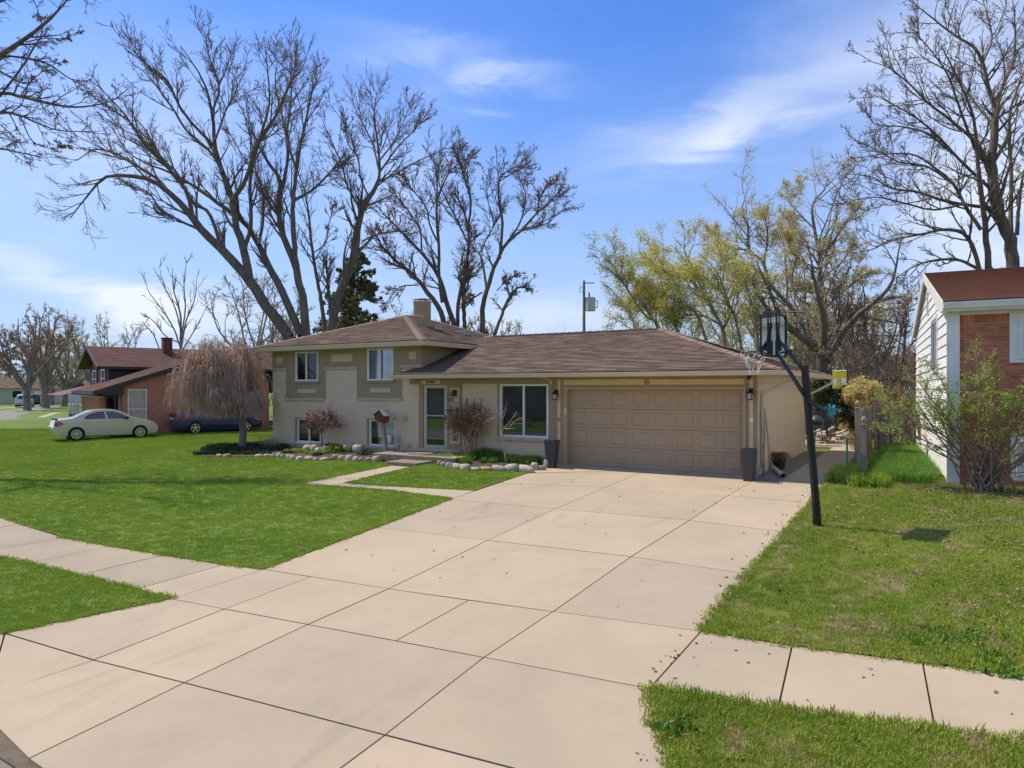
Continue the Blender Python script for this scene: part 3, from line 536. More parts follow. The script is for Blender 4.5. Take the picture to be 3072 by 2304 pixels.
# ------------------------------------------------------------------ building helpers
def rects_minus(x0, x1, z0, z1, holes):
    xs = sorted({x0, x1, *[min(max(h[i], x0), x1) for h in holes for i in (0, 1)]}); zs = sorted({z0, z1, *[min(max(h[i], z0), z1) for h in holes for i in (2, 3)]})
    out = []
    for i in range(len(xs)-1):
        run = None
        for j in range(len(zs)-1):
            cx, cz = (xs[i]+xs[i+1])/2, (zs[j]+zs[j+1])/2; ok = not any(h[0] < cx < h[1] and h[2] < cz < h[3] for h in holes)
            if ok: run = [xs[i], xs[i+1], run[2] if run else zs[j], zs[j+1]]
            if (not ok or j == len(zs)-2) and run: out.append(run); run = None
    return out
def wall(mb, x0, x1, z0, z1, holes, y, th): 
    for a, b, c, d in rects_minus(x0, x1, z0, z1, holes): mb.box(a, b, y, y+th, c, d)
def brick_rows(x0, x1, z0, z1, holes, L=.205, H=.0675, gap=.012):
    out = []; r = 0; z = z0
    while z < z1-.015:
        zt = min(z+H-gap, z1); segs = [(x0, x1)]
        for h in holes:
            if h[2] < zt and h[3] > z:
                ns = []
                for a, b in segs:
                    if h[1] <= a or h[0] >= b: ns.append((a, b)); continue
                    if h[0] > a: ns.append((a, h[0]))
                    if h[1] < b: ns.append((h[1], b))
                segs = ns
        x = x0-(L/2 if r % 2 else 0)
        while x < x1:
            a, b = max(x, x0), min(x+L-gap, x1)
            for s0, s1 in segs:
                c, d = max(a, s0), min(b, s1)
                if d-c > .02: out.append((c, d, z, zt))
            x += L
        z += H; r += 1
    return out
def front_brick(mb, a, b, c, d, y, p):
    mb.faces([(a, y, c), (b, y, c), (b, y, d), (a, y, d), (a+.003, y-p, c+.003), (b-.003, y-p, c+.003), (b-.003, y-p, d-.003), (a+.003, y-p, d-.003)], [(4, 5, 6, 7), (0, 1, 5, 4), (1, 2, 6, 5), (2, 3, 7, 6), (3, 0, 4, 7)])
def bricks(name, regions, y, m, parent, p=.009):
    mb = MB()
    for (x0, x1, z0, z1, holes) in regions:
        for a, b, c, d in brick_rows(x0, x1, z0, z1, holes): front_brick(mb, a, b, c, d, y, p+random.uniform(-.002, .003))
    return mb.build(name, m, parent, kind='stuff')
def roof_plane(mb, e0, e1, t1, t0, row=.14, lift=.014, under=.05):
    """courses of shingles from the eave e0-e1 up to t0-t1; uv in metres"""
    e0, e1, t0, t1 = map(Vector, (e0, e1, t0, t1)); ax = (e1-e0).normalized(); nrm = ax.cross((t0-e0)).normalized()
    if nrm.z < 0: nrm = -nrm
    up = nrm.cross(ax); up = up if up.z > 0 else -up
    H = (t0-e0).dot(up); n = max(1, round(H/row)); U = lambda p, i_=0: ((p-e0).dot(ax), i_*.14)
    for i in range(n):
        a, b = i/n, (i+1)/n; p0, p1, p2, p3 = e0.lerp(t0, a), e1.lerp(t1, a), e1.lerp(t1, b), e0.lerp(t0, b)
        q0, q1 = p0+nrm*lift, p1+nrm*lift; mb.face([q0, q1, p2+nrm*.001, p3+nrm*.001], [U(p0, i), U(p1, i), U(p2, i+1), U(p3, i+1)]); mb.face([p0, p1, q1, q0], [U(p0, i+.95), U(p1, i+.95), U(p1, i+.95), U(p0, i+.95)])
def caps(parent, a, b, m='cap_shingle', L=.26, w=.30, pitch=.33):
    a, b = Vector(a), Vector(b); d = (b-a); n = max(1, int(d.length/L)); d.normalize(); side = d.cross(Vector((0, 0, 1))).normalized(); mb = MB(); s = L*1.12; h = w/2
    for t, o in ((0, .028), (1, .012)):
        pass
    prof = [(-h, -h*pitch), (0, 0), (h, -h*pitch)]
    vs = [(x, y_, z+k) for y_, k in ((0, .026), (s, .012)) for x, z in prof]; vs += [(x, y_, z+k-.012) for y_, k in ((0, .026), (s, .012)) for x, z in prof]
    mb.faces(vs, [(0, 1, 4, 3), (1, 2, 5, 4), (6, 7, 1, 0), (7, 8, 2, 1), (0, 3, 9, 6), (2, 8, 11, 5)])
    me = bpy.data.meshes.new('ridge_cap'); me.from_pydata(mb.v, [], mb.f); me.materials.append(M[m])
    q = Matrix((side, d, side.cross(d))).transposed().to_euler()
    for i in range(n): link('ridge_cap', me, parent, loc=a.lerp(b, i/n), rot=q)
def window(parent, x0, x1, z0, z1, y, mid=None, fr=.055, back='interior', blind=None, depth=.10, m='white_trim', rail=None, name='window'):
    """frame with its panes set into the opening; a dark room box behind"""
    w = MB(); w.box(x0, x1, y-.02, y+depth, z0, z0+fr); w.box(x0, x1, y-.02, y+depth, z1-fr, z1); w.box(x0, x0+fr, y-.018, y+depth, z0+fr, z1-fr); w.box(x1-fr, x1, y-.018, y+depth, z0+fr, z1-fr)
    xm = []
    if mid is not None: xm = [x0+(x1-x0)*k for k in (mid if hasattr(mid, '__len__') else [mid])]
    for k in xm: w.box(k-fr*.4, k+fr*.4, y-.016, y+depth*.7, z0+fr, z1-fr)
    if rail: w.box(x0+fr, x1-fr, y-.014, y+depth*.7, rail-fr*.4, rail+fr*.4)
    f = w.build(name, m, parent, bevel=.004)
    xs = [x0+fr]+[v for k in xm for v in (k-fr*.4, k+fr*.4)]+[x1-fr]
    for i in range(0, len(xs), 2):
        zs = [(z0+fr, z1-fr)] if not rail else [(z0+fr, rail-fr*.4), (rail+fr*.4, z1-fr)]
        for a, b in zs:
            g = MB(); yy = y+depth*.35+.012*(i/2); g.box(xs[i], xs[i+1], yy, yy+.006, a, b); g.build('pane', 'glass', f)
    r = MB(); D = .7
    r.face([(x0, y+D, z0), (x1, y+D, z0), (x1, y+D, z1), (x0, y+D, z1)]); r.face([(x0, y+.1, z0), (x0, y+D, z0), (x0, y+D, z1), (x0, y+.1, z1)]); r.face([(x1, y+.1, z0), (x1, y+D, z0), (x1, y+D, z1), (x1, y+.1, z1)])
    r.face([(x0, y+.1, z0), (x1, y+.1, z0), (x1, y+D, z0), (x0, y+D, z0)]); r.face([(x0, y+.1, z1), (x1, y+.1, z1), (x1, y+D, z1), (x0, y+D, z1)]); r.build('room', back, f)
    if blind == 'blind':
        b = MB(); z = z0+fr
        while z < z1-fr: b.faces([(x0+fr, y+.105, z), (x1-fr, y+.105, z), (x1-fr, y+.115, z+.031), (x0+fr, y+.115, z+.031)], [(0, 1, 2, 3)]); z += .034
        b.build('blind', 'blind', f)
    if blind == 'curtain':
        for a, c in ((x0+fr, x0+(x1-x0)*.22), (x0+(x1-x0)*.44, x0+(x1-x0)*.52), (x1-(x1-x0)*.16, x1-fr)):
            b = MB(); n = 10
            for i in range(n):
                u0, u1 = a+(c-a)*i/n, a+(c-a)*(i+1)/n; b.face([(u0, y+.16+.02*(i % 2), z0+fr), (u1, y+.16+.02*((i+1) % 2), z0+fr), (u1, y+.16+.02*((i+1) % 2), z1-fr), (u0, y+.16+.02*(i % 2), z1-fr)])
            b.build('curtain', 'curtain', f)
    return f
# ------------------------------------------------------------------ the tri-level house
Y0 = 18.07
H = empty('house', (-11, 22, 0), label='beige brick tri-level house with brown shingle roof and two-car garage', cat='house')
H.location = (0, 0, 0)
uw1, uw2 = (-20.08, -18.92, 2.44, 3.51), (-16.56, -15.41, 2.44, 3.53); lw1, lw2 = (-20.06, -18.85, .20, 1.08), (-16.53, -15.37, .22, 1.11)
WL, WR = -21.33, -14.25
tau = [(-20.60, -18.56, 1.82, 3.54), (-17.05, -15.04, 1.85, 3.54)]
# walls: masonry core behind, stucco and bricks in front
mb = MB(); holes = [uw1, uw2, (lw1[0]-.08, lw1[1]+.02, lw1[2], lw1[3]+.03), (lw2[0]-.08, lw2[1]+.02, lw2[2], lw2[3]+.03)]
wall(mb, WL, WR, -.3, 3.56, holes, Y0+.02, .2); mb.box(WL, WL+.2, Y0+.22, 25.9, -.3, 3.56); mb.box(WR-.2, WR, Y0+.22, 25.9, -.3, 3.56); mb.box(WL+.2, WR-.2, 25.7, 25.9, -.3, 3.56)
mb.build('wall', 'brick_paint', H)
st = MB(); wall(st, WL, WR, 1.82, 3.54, [uw1, uw2, (WL-.1, -20.60, 1.8, 2.88), (-18.56, -17.05, 1.8, 2.86), (-15.04, WR+.1, 1.8, 2.86), (WL, -20.6, 1.8, 1.83)], Y0-.004, .024)
st.build('stucco_wall', 'stucco', H); st = MB(); st.box(WR+.001, WR+.02, Y0+.02, 25.9, 2.3, 3.54); st.build('stucco_wall', 'stucco', H)
for a, b, c, d in ((-21.11, -20.77, 3.11, 3.34), (-18.26, -17.25, 3.11, 3.37), (-14.74, -14.44, 3.13, 3.38), (-19.96, -19.04, 2.00, 2.14), (-16.43, -15.52, 2.03, 2.18)):
    p = MB(); p.box(a, b, Y0-.018, Y0-.003, c, d); p.build('stucco_panel', 'stucco_panel', H)
bh = [(x0-.02, x1+.02, z0-.02, z1+.02) for x0, x1, z0, z1 in holes]
bricks('bricks', [(WL, WR-.004, -.25, 1.72, [(lw1[0]-.085, lw1[1]+.03, lw1[2]-.1, lw1[3]+.035), (lw2[0]-.085, lw2[1]+.03, lw2[2]-.16, lw2[3]+.035), (-15.04, WR, 1.7, 3)]), (WL, -20.60, 1.73, 2.84, []), (-18.56, -17.05, 1.77, 2.83, []), (-15.04, WR-.004, 1.72, 2.83, [])], Y0+.018, 'brick_paint', H)
for a, b, c, d in ((-21.38, -20.56, 2.85, 2.93), (-18.61, -17.0, 2.84, 2.93), (-15.09, -14.22, 2.85, 2.94), (-20.62, -18.58, 1.73, 1.82), (-17.05, -15.02, 1.76, 1.85)):
    n = max(1, round((b-a)/.42)); L = (b-a)/n
    for i in range(n): p = MB(); p.box(a+i*L+.002, a+(i+1)*L-.004, Y0-.05, Y0+.04, c, d); p.build('cap_stone', 'limestone', H, bevel=.008)
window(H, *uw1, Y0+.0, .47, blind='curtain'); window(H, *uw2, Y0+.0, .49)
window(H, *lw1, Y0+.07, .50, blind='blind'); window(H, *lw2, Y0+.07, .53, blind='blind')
for x0, x1, z in ((-20.16, -18.83, 2.44), (-16.66, -15.33, 2.44)): p = MB(); p.box(x0, x1, Y0-.06, Y0+.0, z-.075, z-.002); p.build('window_sill', 'stucco', H, bevel=.006)
for x0, x1, z in ((-20.25, -18.75, .19), (-16.68, -15.33, .21)): p = MB(); p.box(x0, x1, Y0-.05, Y0+.16, z-.085, z-.002); p.build('window_sill', 'limestone', H, bevel=.008)
for l in (lw1, lw2): p = MB(); p.box(l[0]-.08, l[0]-.002, Y0+.015, Y0+.2, l[2], l[3]+.03); p.box(l[0]-.08, l[1], Y0+.012, Y0+.2, l[3]+.002, l[3]+.035); p.build('window_jamb', 'stucco', H)
# upper hip roof
def hip(parent, x0, x1, y0, y1, ze, ridge_y, zr, m='shingle', xr=None, rx=None, row=.14, name='roof'):
    mb = MB()
    if rx is None:
        xm = (x0+x1)/2; a, b = Vector((xm, ridge_y[0], zr)), Vector((xm, ridge_y[1], zr))
        roof_plane(mb, (x0, y0, ze), (x1, y0, ze), a, a, row); roof_plane(mb, (x1, y0, ze), (x1, y1, ze), b, a, row); roof_plane(mb, (x1, y1, ze), (x0, y1, ze), b, b, row); roof_plane(mb, (x0, y1, ze), (x0, y0, ze), a, b, row)
        pr = [((x0, y0, ze), a), ((x1, y0, ze), a), ((x0, y1, ze), b), ((x1, y1, ze), b), (a, b)]
    o = mb.build(name, m, parent)
    for p, q in pr: caps(o, Vector(p)+Vector((0, 0, .012)), Vector(q)+Vector((0, 0, .012)))
    return o
ux0, ux1, uy0, uy1 = -21.84, -13.75, 17.57, 26.5
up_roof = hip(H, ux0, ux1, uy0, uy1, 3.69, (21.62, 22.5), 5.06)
def gutter_run(parent, pts, z0, z1, w=.11, m='gutter', name='gutter'):
    """pts: outline corners; profile: K-style trough hung outside the fascia"""
    for a, b, n in pts:
        a, b, n = Vector((*a, 0)), Vector((*b, 0)), Vector((*n, 0)); g = MB(); prof = [(0, z0+.02), (w*.62, z0), (w*.78, z0+(z1-z0)*.45), (w, z1-.02), (w, z1), (w-.012, z1), (w-.02, z1-.03), (0, z1-.03)]
        vs = [p+n*o+Vector((0, 0, z)) for p in (a, b) for o, z in prof]; k = len(prof)
        g.faces(vs, [(i, (i+1) % k, k+(i+1) % k, k+i) for i in range(k)]+[tuple(range(k-1, -1, -1)), tuple(range(k, 2*k))]); g.build(name, m, parent)
sf = MB(); sf.box(ux0+.02, ux1-.02, uy0+.02, uy1-.02, 3.54, 3.56); sf.build('soffit', 'gutter', H)
fa = MB(); fa.box(ux0, ux1, uy0, uy0+.02, 3.545, 3.69); fa.box(ux0, ux0+.02, uy0+.02, uy1, 3.545, 3.69); fa.box(ux1-.02, ux1, uy0+.02, uy1, 3.545, 3.69); fa.box(ux0, ux1, uy1-.02, uy1-.001, 3.545, 3.69); fa.build('fascia', 'gutter', H)
de = MB(); de.box(ux0-.05, ux1+.05, uy0-.05, uy0+.08, 3.688, 3.712); de.box(ux1-.08, ux1+.05, uy0+.08, uy1, 3.688, 3.712); de.box(ux0-.05, ux0+.08, uy0+.08, uy1, 3.688, 3.712); de.build('drip_edge', 'drip_edge', H)
gutter_run(H, [((ux0-.08, uy0), (ux1+.08, uy0), (0, -1)), ((ux1, uy0-.05), (ux1, uy1), (1, 0))], 3.54, 3.68)
# vents and chimney
for x, y in ((-15.9, 21.0), (-15.5, 22.3), (-15.1, 23.6)):
    k = (ux1-x)/((ux1-ux0)/2); z = 3.69+(5.06-3.69)*k; v = MB(); v.box(x-.16, x+.16, y-.19, y+.19, z-.06, z+.07); v.box(x-.20, x+.20, y-.22, y+.22, z+.07, z+.095); v.build('roof_vent', 'beige_trim', up_roof, bevel=.01)
c = at(*k3(362, 200), 26.0); cx, cy = -15.55, 22.3
cx, cy = c.x, c.y; ch = MB(); ch.box(cx-.25, cx+.25, cy-.21, cy+.21, 4.0, 5.36); chim = ch.build('chimney', 'stucco', H, bevel=.01)
ch = MB(); ch.box(cx-.28, cx+.28, cy-.24, cy+.24, 5.362, 5.41); ch.build('chimney_crown', 'limestone', chim, bevel=.01); ch = MB()
for sx in (-1, 1):
    for sy in (-1, 1): ch.box(cx+sx*.2-.02, cx+sx*.2+.02, cy+sy*.16-.02, cy+sy*.16+.02, 5.41, 5.46)
ch.box(cx-.26, cx+.26, cy-.22, cy+.22, 5.46, 5.49); ch.build('chimney_cap', 'beige_trim', chim)
ch = MB(); ch.bar((cx-.255, cy-.22, 4.88), (cx+.25, cy-.22, 4.80), .03, .02); ch.build('flashing', 'beige_trim', chim)
# entry wall and garage wall
GR = -3.66
D = (-14.34, -13.20, .24, 2.31); W = (-11.21, -9.55, .71, 2.30); GD = (-8.93, -4.03, -.06, 2.13)
mb = MB(); wall(mb, WR, GR, -.3, 2.50, [(D[0], D[1], D[2], D[3]), W, (GD[0]-.02, GD[1]+.02, -.4, GD[3]+.02)], Y0+.02, .2); mb.box(GR-.2, GR, Y0+.22, 25.7, -.3, 2.50); mb.box(WR, GR-.2, 25.5, 25.7, -.3, 2.5); mb.build('wall', 'brick_paint', H)
bricks('bricks', [(-15.04+.79, WR, 0, 0, []), (WR+.006, -14.37+.06, -.2, 2.31, [(D[0], 0, 0, 9)]), (-12.61, -11.32, -.2, 2.31, []), (-11.32, -9.32, -.2, .60, [])], Y0+.018, 'brick_paint', H)
s = MB(); s.box(-14.67, -9.34, Y0-.05, Y0+.018, 2.315, 2.44); s.build('header_beam', 'stucco', H)
s = MB(); wall(s, -13.20, -12.62, .24, 2.31, [], Y0+.0, .02); s.build('stucco_wall', 'stucco', H); s = MB(); wall(s, -11.32, -9.34, .72, 2.31, [W], Y0+.0, .02); wall(s, -9.34, GR, -.02, 2.48, [(-9.34, -9.08, -.1, .0), (GD[0]-.12, GD[1]+.09, -.4, 2.19)], Y0-.012, .03); s.build('stucco_wall', 'stucco', H)
s = MB(); s.box(-9.34, GR, Y0-.03, Y0-.013, 2.44, 2.49); s.build('trim_board', 'stucco', H)
for a, b, c_, d in ((-9.05, -6.62, 2.27, 2.42), (-6.47, -3.99, 2.27, 2.41), (-9.24, -9.15, 1.32, 2.42), (-9.24, -9.15, .62, 1.22), (-3.87, -3.78, 1.42, 2.44), (-3.87, -3.78, .62, 1.34), (-13.05, -12.69, 1.55, 2.19), (-13.05, -12.68, .42, 1.09)):
    p = MB(); p.box(a, b, Y0-.03, Y0-.01, c_, d); p.build('cream_panel', 'cream', H)
p = MB(); p.box(-14.35, -12.60, Y0-.07, Y0+.16, .13, .235); p.build('threshold', 'limestone', H, bevel=.01)
n = 4
for i in range(n): L = 2.02/n; p = MB(); p.box(-11.33+i*L, -11.33+(i+1)*L-.005, Y0-.075, Y0+.03, .605, .71); p.build('sill_stone', 'limestone', H, bevel=.01)
p = MB(); p.box(-14.34, -14.17, Y0-.0, Y0+.2, .235, 2.31); p.box(-14.17, -13.2, Y0+.03, Y0+.2, 2.285, 2.31); p.build('door_jamb', 'stucco', H)
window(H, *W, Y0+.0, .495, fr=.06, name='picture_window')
# storm door
dx0, dx1, dz0, dz1 = -14.16, -13.21, .245, 2.28; dy = Y0+.03
d = MB(); d.box(dx0, dx0+.12, dy, dy+.05, dz0, dz1); d.box(dx1-.12, dx1, dy, dy+.05, dz0, dz1); d.box(dx0+.12, dx1-.12, dy, dy+.05, dz0, dz0+.10); d.box(dx0+.12, dx1-.12, dy, dy+.05, dz1-.10, dz1); d.box(dx0+.12, dx1-.12, dy+.004, dy+.04, 1.27, 1.31)
door = d.build('storm_door', 'beige_trim', H, bevel=.004)
for a, b in ((dz0+.1, 1.27), (1.31, dz1-.1)): g = MB(); g.box(dx0+.12, dx1-.12, dy+.018, dy+.024, a, b); g.build('pane', 'glass', door)
g = MB(); g.box(dx1-.07, dx1-.045, dy-.04, dy, 1.10, 1.34); g.build('handle', 'black_metal', door)
g = MB(); g.box(dx0, dx1, dy+.16, dy+.2, dz0, dz1); g.build('inner_door', 'interior', door)
# house number
pl = MB(); pl.box(-14.17, -13.42, Y0-.065, Y0-.051, 2.315, 2.44); plate = pl.build('number_plate', 'cream', H)
cu = bpy.data.curves.new('house_number', 'FONT'); cu.body = '43461'; cu.size = .135; cu.extrude = .006; cu.shear = .35; cu.align_x = 'CENTER'; cu.space_character = 1.25; cu.materials.append(M['black_metal']); cu.offset = .002
tmp = bpy.data.objects.new('tmp', cu); COL.objects.link(tmp); bpy.context.view_layer.update()
nm = bpy.data.meshes.new_from_object(tmp.evaluated_get(bpy.context.evaluated_depsgraph_get())); bpy.data.objects.remove(tmp)
link('house_number', nm, plate, loc=(-13.8, Y0-.073, 2.332), rot=(R(90), 0, 0))
# garage door with panels
gy = Y0+.14
fr = MB(); fr.box(-9.06, GD[0], Y0-.03, gy+.05, -.03, 2.20); fr.box(GD[1], -3.95, Y0-.03, gy+.05, -.03, 2.20); fr.box(GD[0], GD[1], Y0-.03, gy+.05, 2.13, 2.20); fr.build('garage_frame', 'garage_paint', H, bevel=.006)
gd = empty('garage_door', (0, 0, 0), parent=H)
gw = (GD[1]-GD[0]); rows = 4; rh = (2.13+.02)/rows; cw = gw/8
pm = MB(); a, b, c_, d_ = 0, cw-.15, 0, rh-.17      # a raised panel: recessed groove, bevelled field
i_ = .03; pm.faces([(a, 0, c_), (b, 0, c_), (b, 0, d_), (a, 0, d_), (a+.010, .009, c_+.010), (b-.010, .009, c_+.010), (b-.010, .009, d_-.010), (a+.010, .009, d_-.010), (a+i_, -.004, c_+i_), (b-i_, -.004, c_+i_), (b-i_, -.004, d_-i_), (a+i_, -.004, d_-i_)],
    [(0, 1, 5, 4), (1, 2, 6, 5), (2, 3, 7, 6), (3, 0, 4, 7), (4, 5, 9, 8), (5, 6, 10, 9), (6, 7, 11, 10), (7, 4, 8, 11), (8, 9, 10, 11)])
pme = bpy.data.meshes.new('door_panel'); pme.from_pydata(pm.v, [], pm.f); pme.materials.append(M['garage_paint'])
for r_ in range(rows):
    z0 = -.02+r_*rh; s = MB(); hs = [(GD[0]+k*cw+.075, GD[0]+k*cw+.075+cw-.15, z0+.085, z0+rh-.085) for k in range(8)]
    for q in rects_minus(GD[0], GD[1], z0+.007, z0+rh-.007, hs): s.face([(q[0], gy, q[2]), (q[1], gy, q[2]), (q[1], gy, q[3]), (q[0], gy, q[3])])
    s.box(GD[0], GD[1], gy+.001, gy+.04, z0+.004, z0+.012); s.box(GD[0], GD[1], gy+.001, gy+.04, z0+rh-.012, z0+rh-.004)
    s.build('door_section', 'garage_paint', gd)
    for k in range(8): link('door_panel', pme, gd, loc=(GD[0]+k*cw+.075, gy, z0+.085))
s = MB(); s.box(GD[0], GD[1], gy+.045, gy+.06, -.05, 2.14); s.build('door_backing', 'dark_trim', gd)
s = MB(); s.box(GD[0], GD[1], gy-.005, gy+.03, -.035, -.018); s.build('weather_seal', 'plastic_black', gd)
s = MB(); s.box(-9.0, -8.97, Y0-.045, Y0-.031, 1.43, 1.60); s.build('keypad', 'white_trim', H)
# block joints on the side wall
sb = MB(); z = -.1; r_ = 0
while z < 2.44:
    y = Y0+.03-(.2 if r_ % 2 else 0)
    while y < 25.6:
        a, b = max(y, Y0+.03), min(y+.395, 25.68)
        if b-a > .03: sb.faces([(GR+.001, a, z), (GR+.001, b, z), (GR+.001, b, z+.194), (GR+.001, a, z+.194), (GR+.009, a+.003, z+.003), (GR+.009, b-.003, z+.003), (GR+.009, b-.003, z+.191), (GR+.009, a+.003, z+.191)], [(4, 5, 6, 7), (0, 1, 5, 4), (1, 2, 6, 5), (2, 3, 7, 6), (3, 0, 4, 7)])
        y += .4
    z += .2; r_ += 1
sb.build('block_courses', 'brick_paint', H, kind='stuff')
# lower hip roof over entry and garage
gx1, gy0, gy1, ze, zr = -2.94, 17.35, 26.5, 2.60, 4.10; ym = (gy0+gy1)/2; ax_ = gx1-(ym-gy0)
mb = MB(); xl = -14.27; k = (Y0-gy0)/(ym-gy0)
roof_plane(mb, (xl, gy0, ze), (gx1, gy0, ze), (ax_, ym, zr), (xl, ym, zr)); roof_plane(mb, (gx1, gy0, ze), (gx1, gy1, ze), (ax_, ym, zr), (ax_, ym, zr)); roof_plane(mb, (gx1, gy1, ze), (xl, gy1, ze), (xl, ym, zr), (ax_, ym, zr))
zk = ze+(zr-ze)*k; roof_plane(mb, (-14.78, gy0, ze), (xl, gy0, ze), (xl, Y0-.002, zk), (-14.50, Y0-.002, zk))
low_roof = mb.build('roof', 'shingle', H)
caps(low_roof, (gx1, gy0, ze+.012), (ax_, ym, zr+.012)); caps(low_roof, (gx1, gy1, ze+.012), (ax_, ym, zr+.012)); caps(low_roof, (ax_, ym, zr+.012), (-13.9, ym, zr+.012), m='drip_edge')
sf = MB(); sf.box(-14.7, gx1-.02, gy0+.02, gy1-.02, 2.485, 2.50); sf.build('soffit', 'gutter', H)
fa = MB(); fa.box(-14.76, gx1, gy0, gy0+.02, 2.49, 2.60); fa.box(gx1-.02, gx1, gy0+.02, gy1, 2.49, 2.60); fa.box(-14.76, -14.74, gy0+.02, Y0, 2.49, 2.60); fa.build('fascia', 'gutter', H)
de = MB(); de.box(-14.80, gx1+.05, gy0-.05, gy0+.08, 2.598, 2.625); de.box(gx1-.08, gx1+.05, gy0+.08, gy1, 2.598, 2.625); de.build('drip_edge', 'drip_edge', H)
gutter_run(H, [((-14.95, gy0), (gx1+.09, gy0), (0, -1)), ((gx1, gy0-.06), (gx1, gy1), (1, 0))], 2.485, 2.595)
# downspouts on the garage corner, at the back corner, at the left corner
def downspout(pts, w=.075): d = MB(); [d.bar(a, b, w, w) for a, b in zip(pts[:-1], pts[1:])]; return d.build('downspout', 'gutter', H, bevel=.01)
downspout([(gx1+.04, 18.9, 2.5), (gx1+.04, 18.85, 2.38), (GR+.06, Y0+.22, 2.05), (GR+.06, Y0+.22, .22), (GR+.2, Y0-.0, .14)])
downspout([(gx1+.04, 26.2, 2.5), (gx1+.04, 26.15, 2.35), (GR+.1, 25.6, 1.95), (GR+.1, 25.6, .1)])
downspout([(ux0-.04, uy0+.2, 3.55), (ux0-.04, uy0+.25, 3.40), (WL-.05, Y0+.2, 3.05), (WL-.05, Y0+.2, .1)])
downspout([(-9.45, gy0, 2.5), (-9.43, Y0-.06, 2.40), (-9.43, Y0-.06, 2.28)], .05)
# corner board, small boxes, meter
s = MB(); s.box(GR-.02, GR+.012, Y0-.02, Y0+.03, -.05, 2.48); s.build('corner_trim', 'beige_trim', H)
for x0, x1, z0, z1 in ((-14.97, -14.83, 1.10, 1.26), (-14.84, -14.69, .25, .38)): s = MB(); s.box(x0, x1, Y0-.09, Y0+.01, z0, z1); s.box(x0+.01, x1-.01, Y0-.11, Y0-.09, z0+.02, z0+.05); s.build('vent_box', 'beige_trim', H, bevel=.012)
s = MB(); s.box(-15.28, -15.12, Y0-.10, Y0+.01, .26, .60); s.lathe([(.0, -.03), (.06, -.03), (.06, 0), (.0, 0)], (-15.2, Y0-.10, .48), 14, 'y'); s.tube([(-15.2, Y0-.04, .26), (-15.2, Y0-.04, -.05)], .02, 8); s.build('meter', 'beige_trim', H)
s = MB(); s.box(-15.62, -15.50, Y0-.05, Y0+.01, .36, .60); s.build('outlet_box', 'white_trim', H)
# flood lamp under the soffit, doorbell
s = MB(); s.tube([(-3.87, Y0-.02, 2.48), (-3.87, Y0-.12, 2.42)], [.045, .055], 10); s.build('flood_lamp', 'dark_trim', H); s = MB(); s.lathe([(0, -.05), (.035, -.04), (.055, -.02), (.06, 0)], (-3.825, Y0-.012, 1.38), 14, 'y'); s.build('outdoor_bell', 'white_trim', H)
s = MB(); s.box(-13.175, -13.125, Y0-.03, Y0, 1.36, 1.52); s.build('doorbell', 'plastic_black', H, bevel=.01)
# lamps, mailbox, plaque: hung on the wall
def lantern(loc, label, big=False):
    L = empty('wall_lantern', loc, label=label, cat='lamp', group='lanterns on the front wall'); k = 1.0
    b = MB(); b.box(-.05, .05, -.02, 0, -.02, .16); b.bar((0, -.01, .12), (0, -.12, .17), .02); b.bar((0, -.12, .17), (0, -.12, .12), .018); b.build('bracket', 'black_metal', L)
    b = MB(); b.lathe([(.0, .13), (.03, .12), (.05, .09), (.10, .065), (.105, .05), (.0, .05)], (0, -.12, 0), 16); b.build('hood', 'black_metal', L, smooth=False)
    b = MB(); b.lathe([(.0, .05), (.055, .05), (.07, .0), (.068, -.06), (.05, -.10), (.0, -.10)], (0, -.12, 0), 16); b.build('lamp_glass', 'lamp_glass', L, smooth=True)
    b = MB(); b.lathe([(.0, -.125), (.05, -.12), (.062, -.10), (.0, -.10)], (0, -.12, 0), 14)
    for j in range(4): a = j*math.pi/2+.6; b.tube([(.075*math.cos(a), -.12+.075*math.sin(a), .05), (.084*math.cos(a), -.12+.084*math.sin(a), -.02), (.06*math.cos(a), -.12+.06*math.sin(a), -.11)], .006, 5)
    b.lathe([(.086, -.025), (.086, -.035), (.08, -.03)], (0, -.12, 0), 16); b.build('cage', 'black_metal', L); return L
lantern((-9.265, Y0-.03, 1.96), 'black caged wall lantern between the picture window and the garage door')
lantern((-3.83, Y0-.03, 2.0), 'black caged wall lantern on the right garage pilaster above the grey planter')
L = empty('wall_lantern', (-12.90, Y0-.03, 1.95), label='black open-frame wall lantern on the cream panel beside the front door', cat='lamp', group='lanterns on the front wall')
b = MB(); b.box(-.02, .11, -.10, 0, -.02, .17); b.bar((.03, -.08, .1), (-.06, -.14, .06), .03); b.build('bracket', 'black_metal', L, bevel=.01)
b = MB(); b.box(-.145, .03, -.22, -.06, .0, .02)
for sx in (-.12, .0):
    for sy in (-.2, -.08): b.bar((sx, sy, .0), (sx*.9-.005, sy, -.19), .010)
b.box(-.13, .012, -.215, -.065, -.195, -.18); b.box(-.13, .012, -.215, -.065, -.135, -.125); b.build('cage', 'black_metal', L)
b = MB(); b.lathe([(0, 0), (.025, -.01), (.028, -.06), (.0, -.08)], (-.06, -.14, 0), 10); b.build('lamp_glass', 'lamp_glass', L)
mbx = empty('mailbox', (-12.875, Y0-.01, 1.17), label='dark brown metal mailbox on the wall between the front door and the vine', cat='mailbox')
b = MB(); b.box(-.15, .15, -.10, 0, 0, .33); b.build('box', 'dark_trim', mbx, bevel=.02); b = MB(); b.box(-.16, .16, -.115, 0, .335, .36); b.build('lid', 'dark_trim', mbx, bevel=.006); b = MB(); b.box(-.05, .05, -.106, -.10, .12, .15); b.build('latch', 'limestone', mbx)
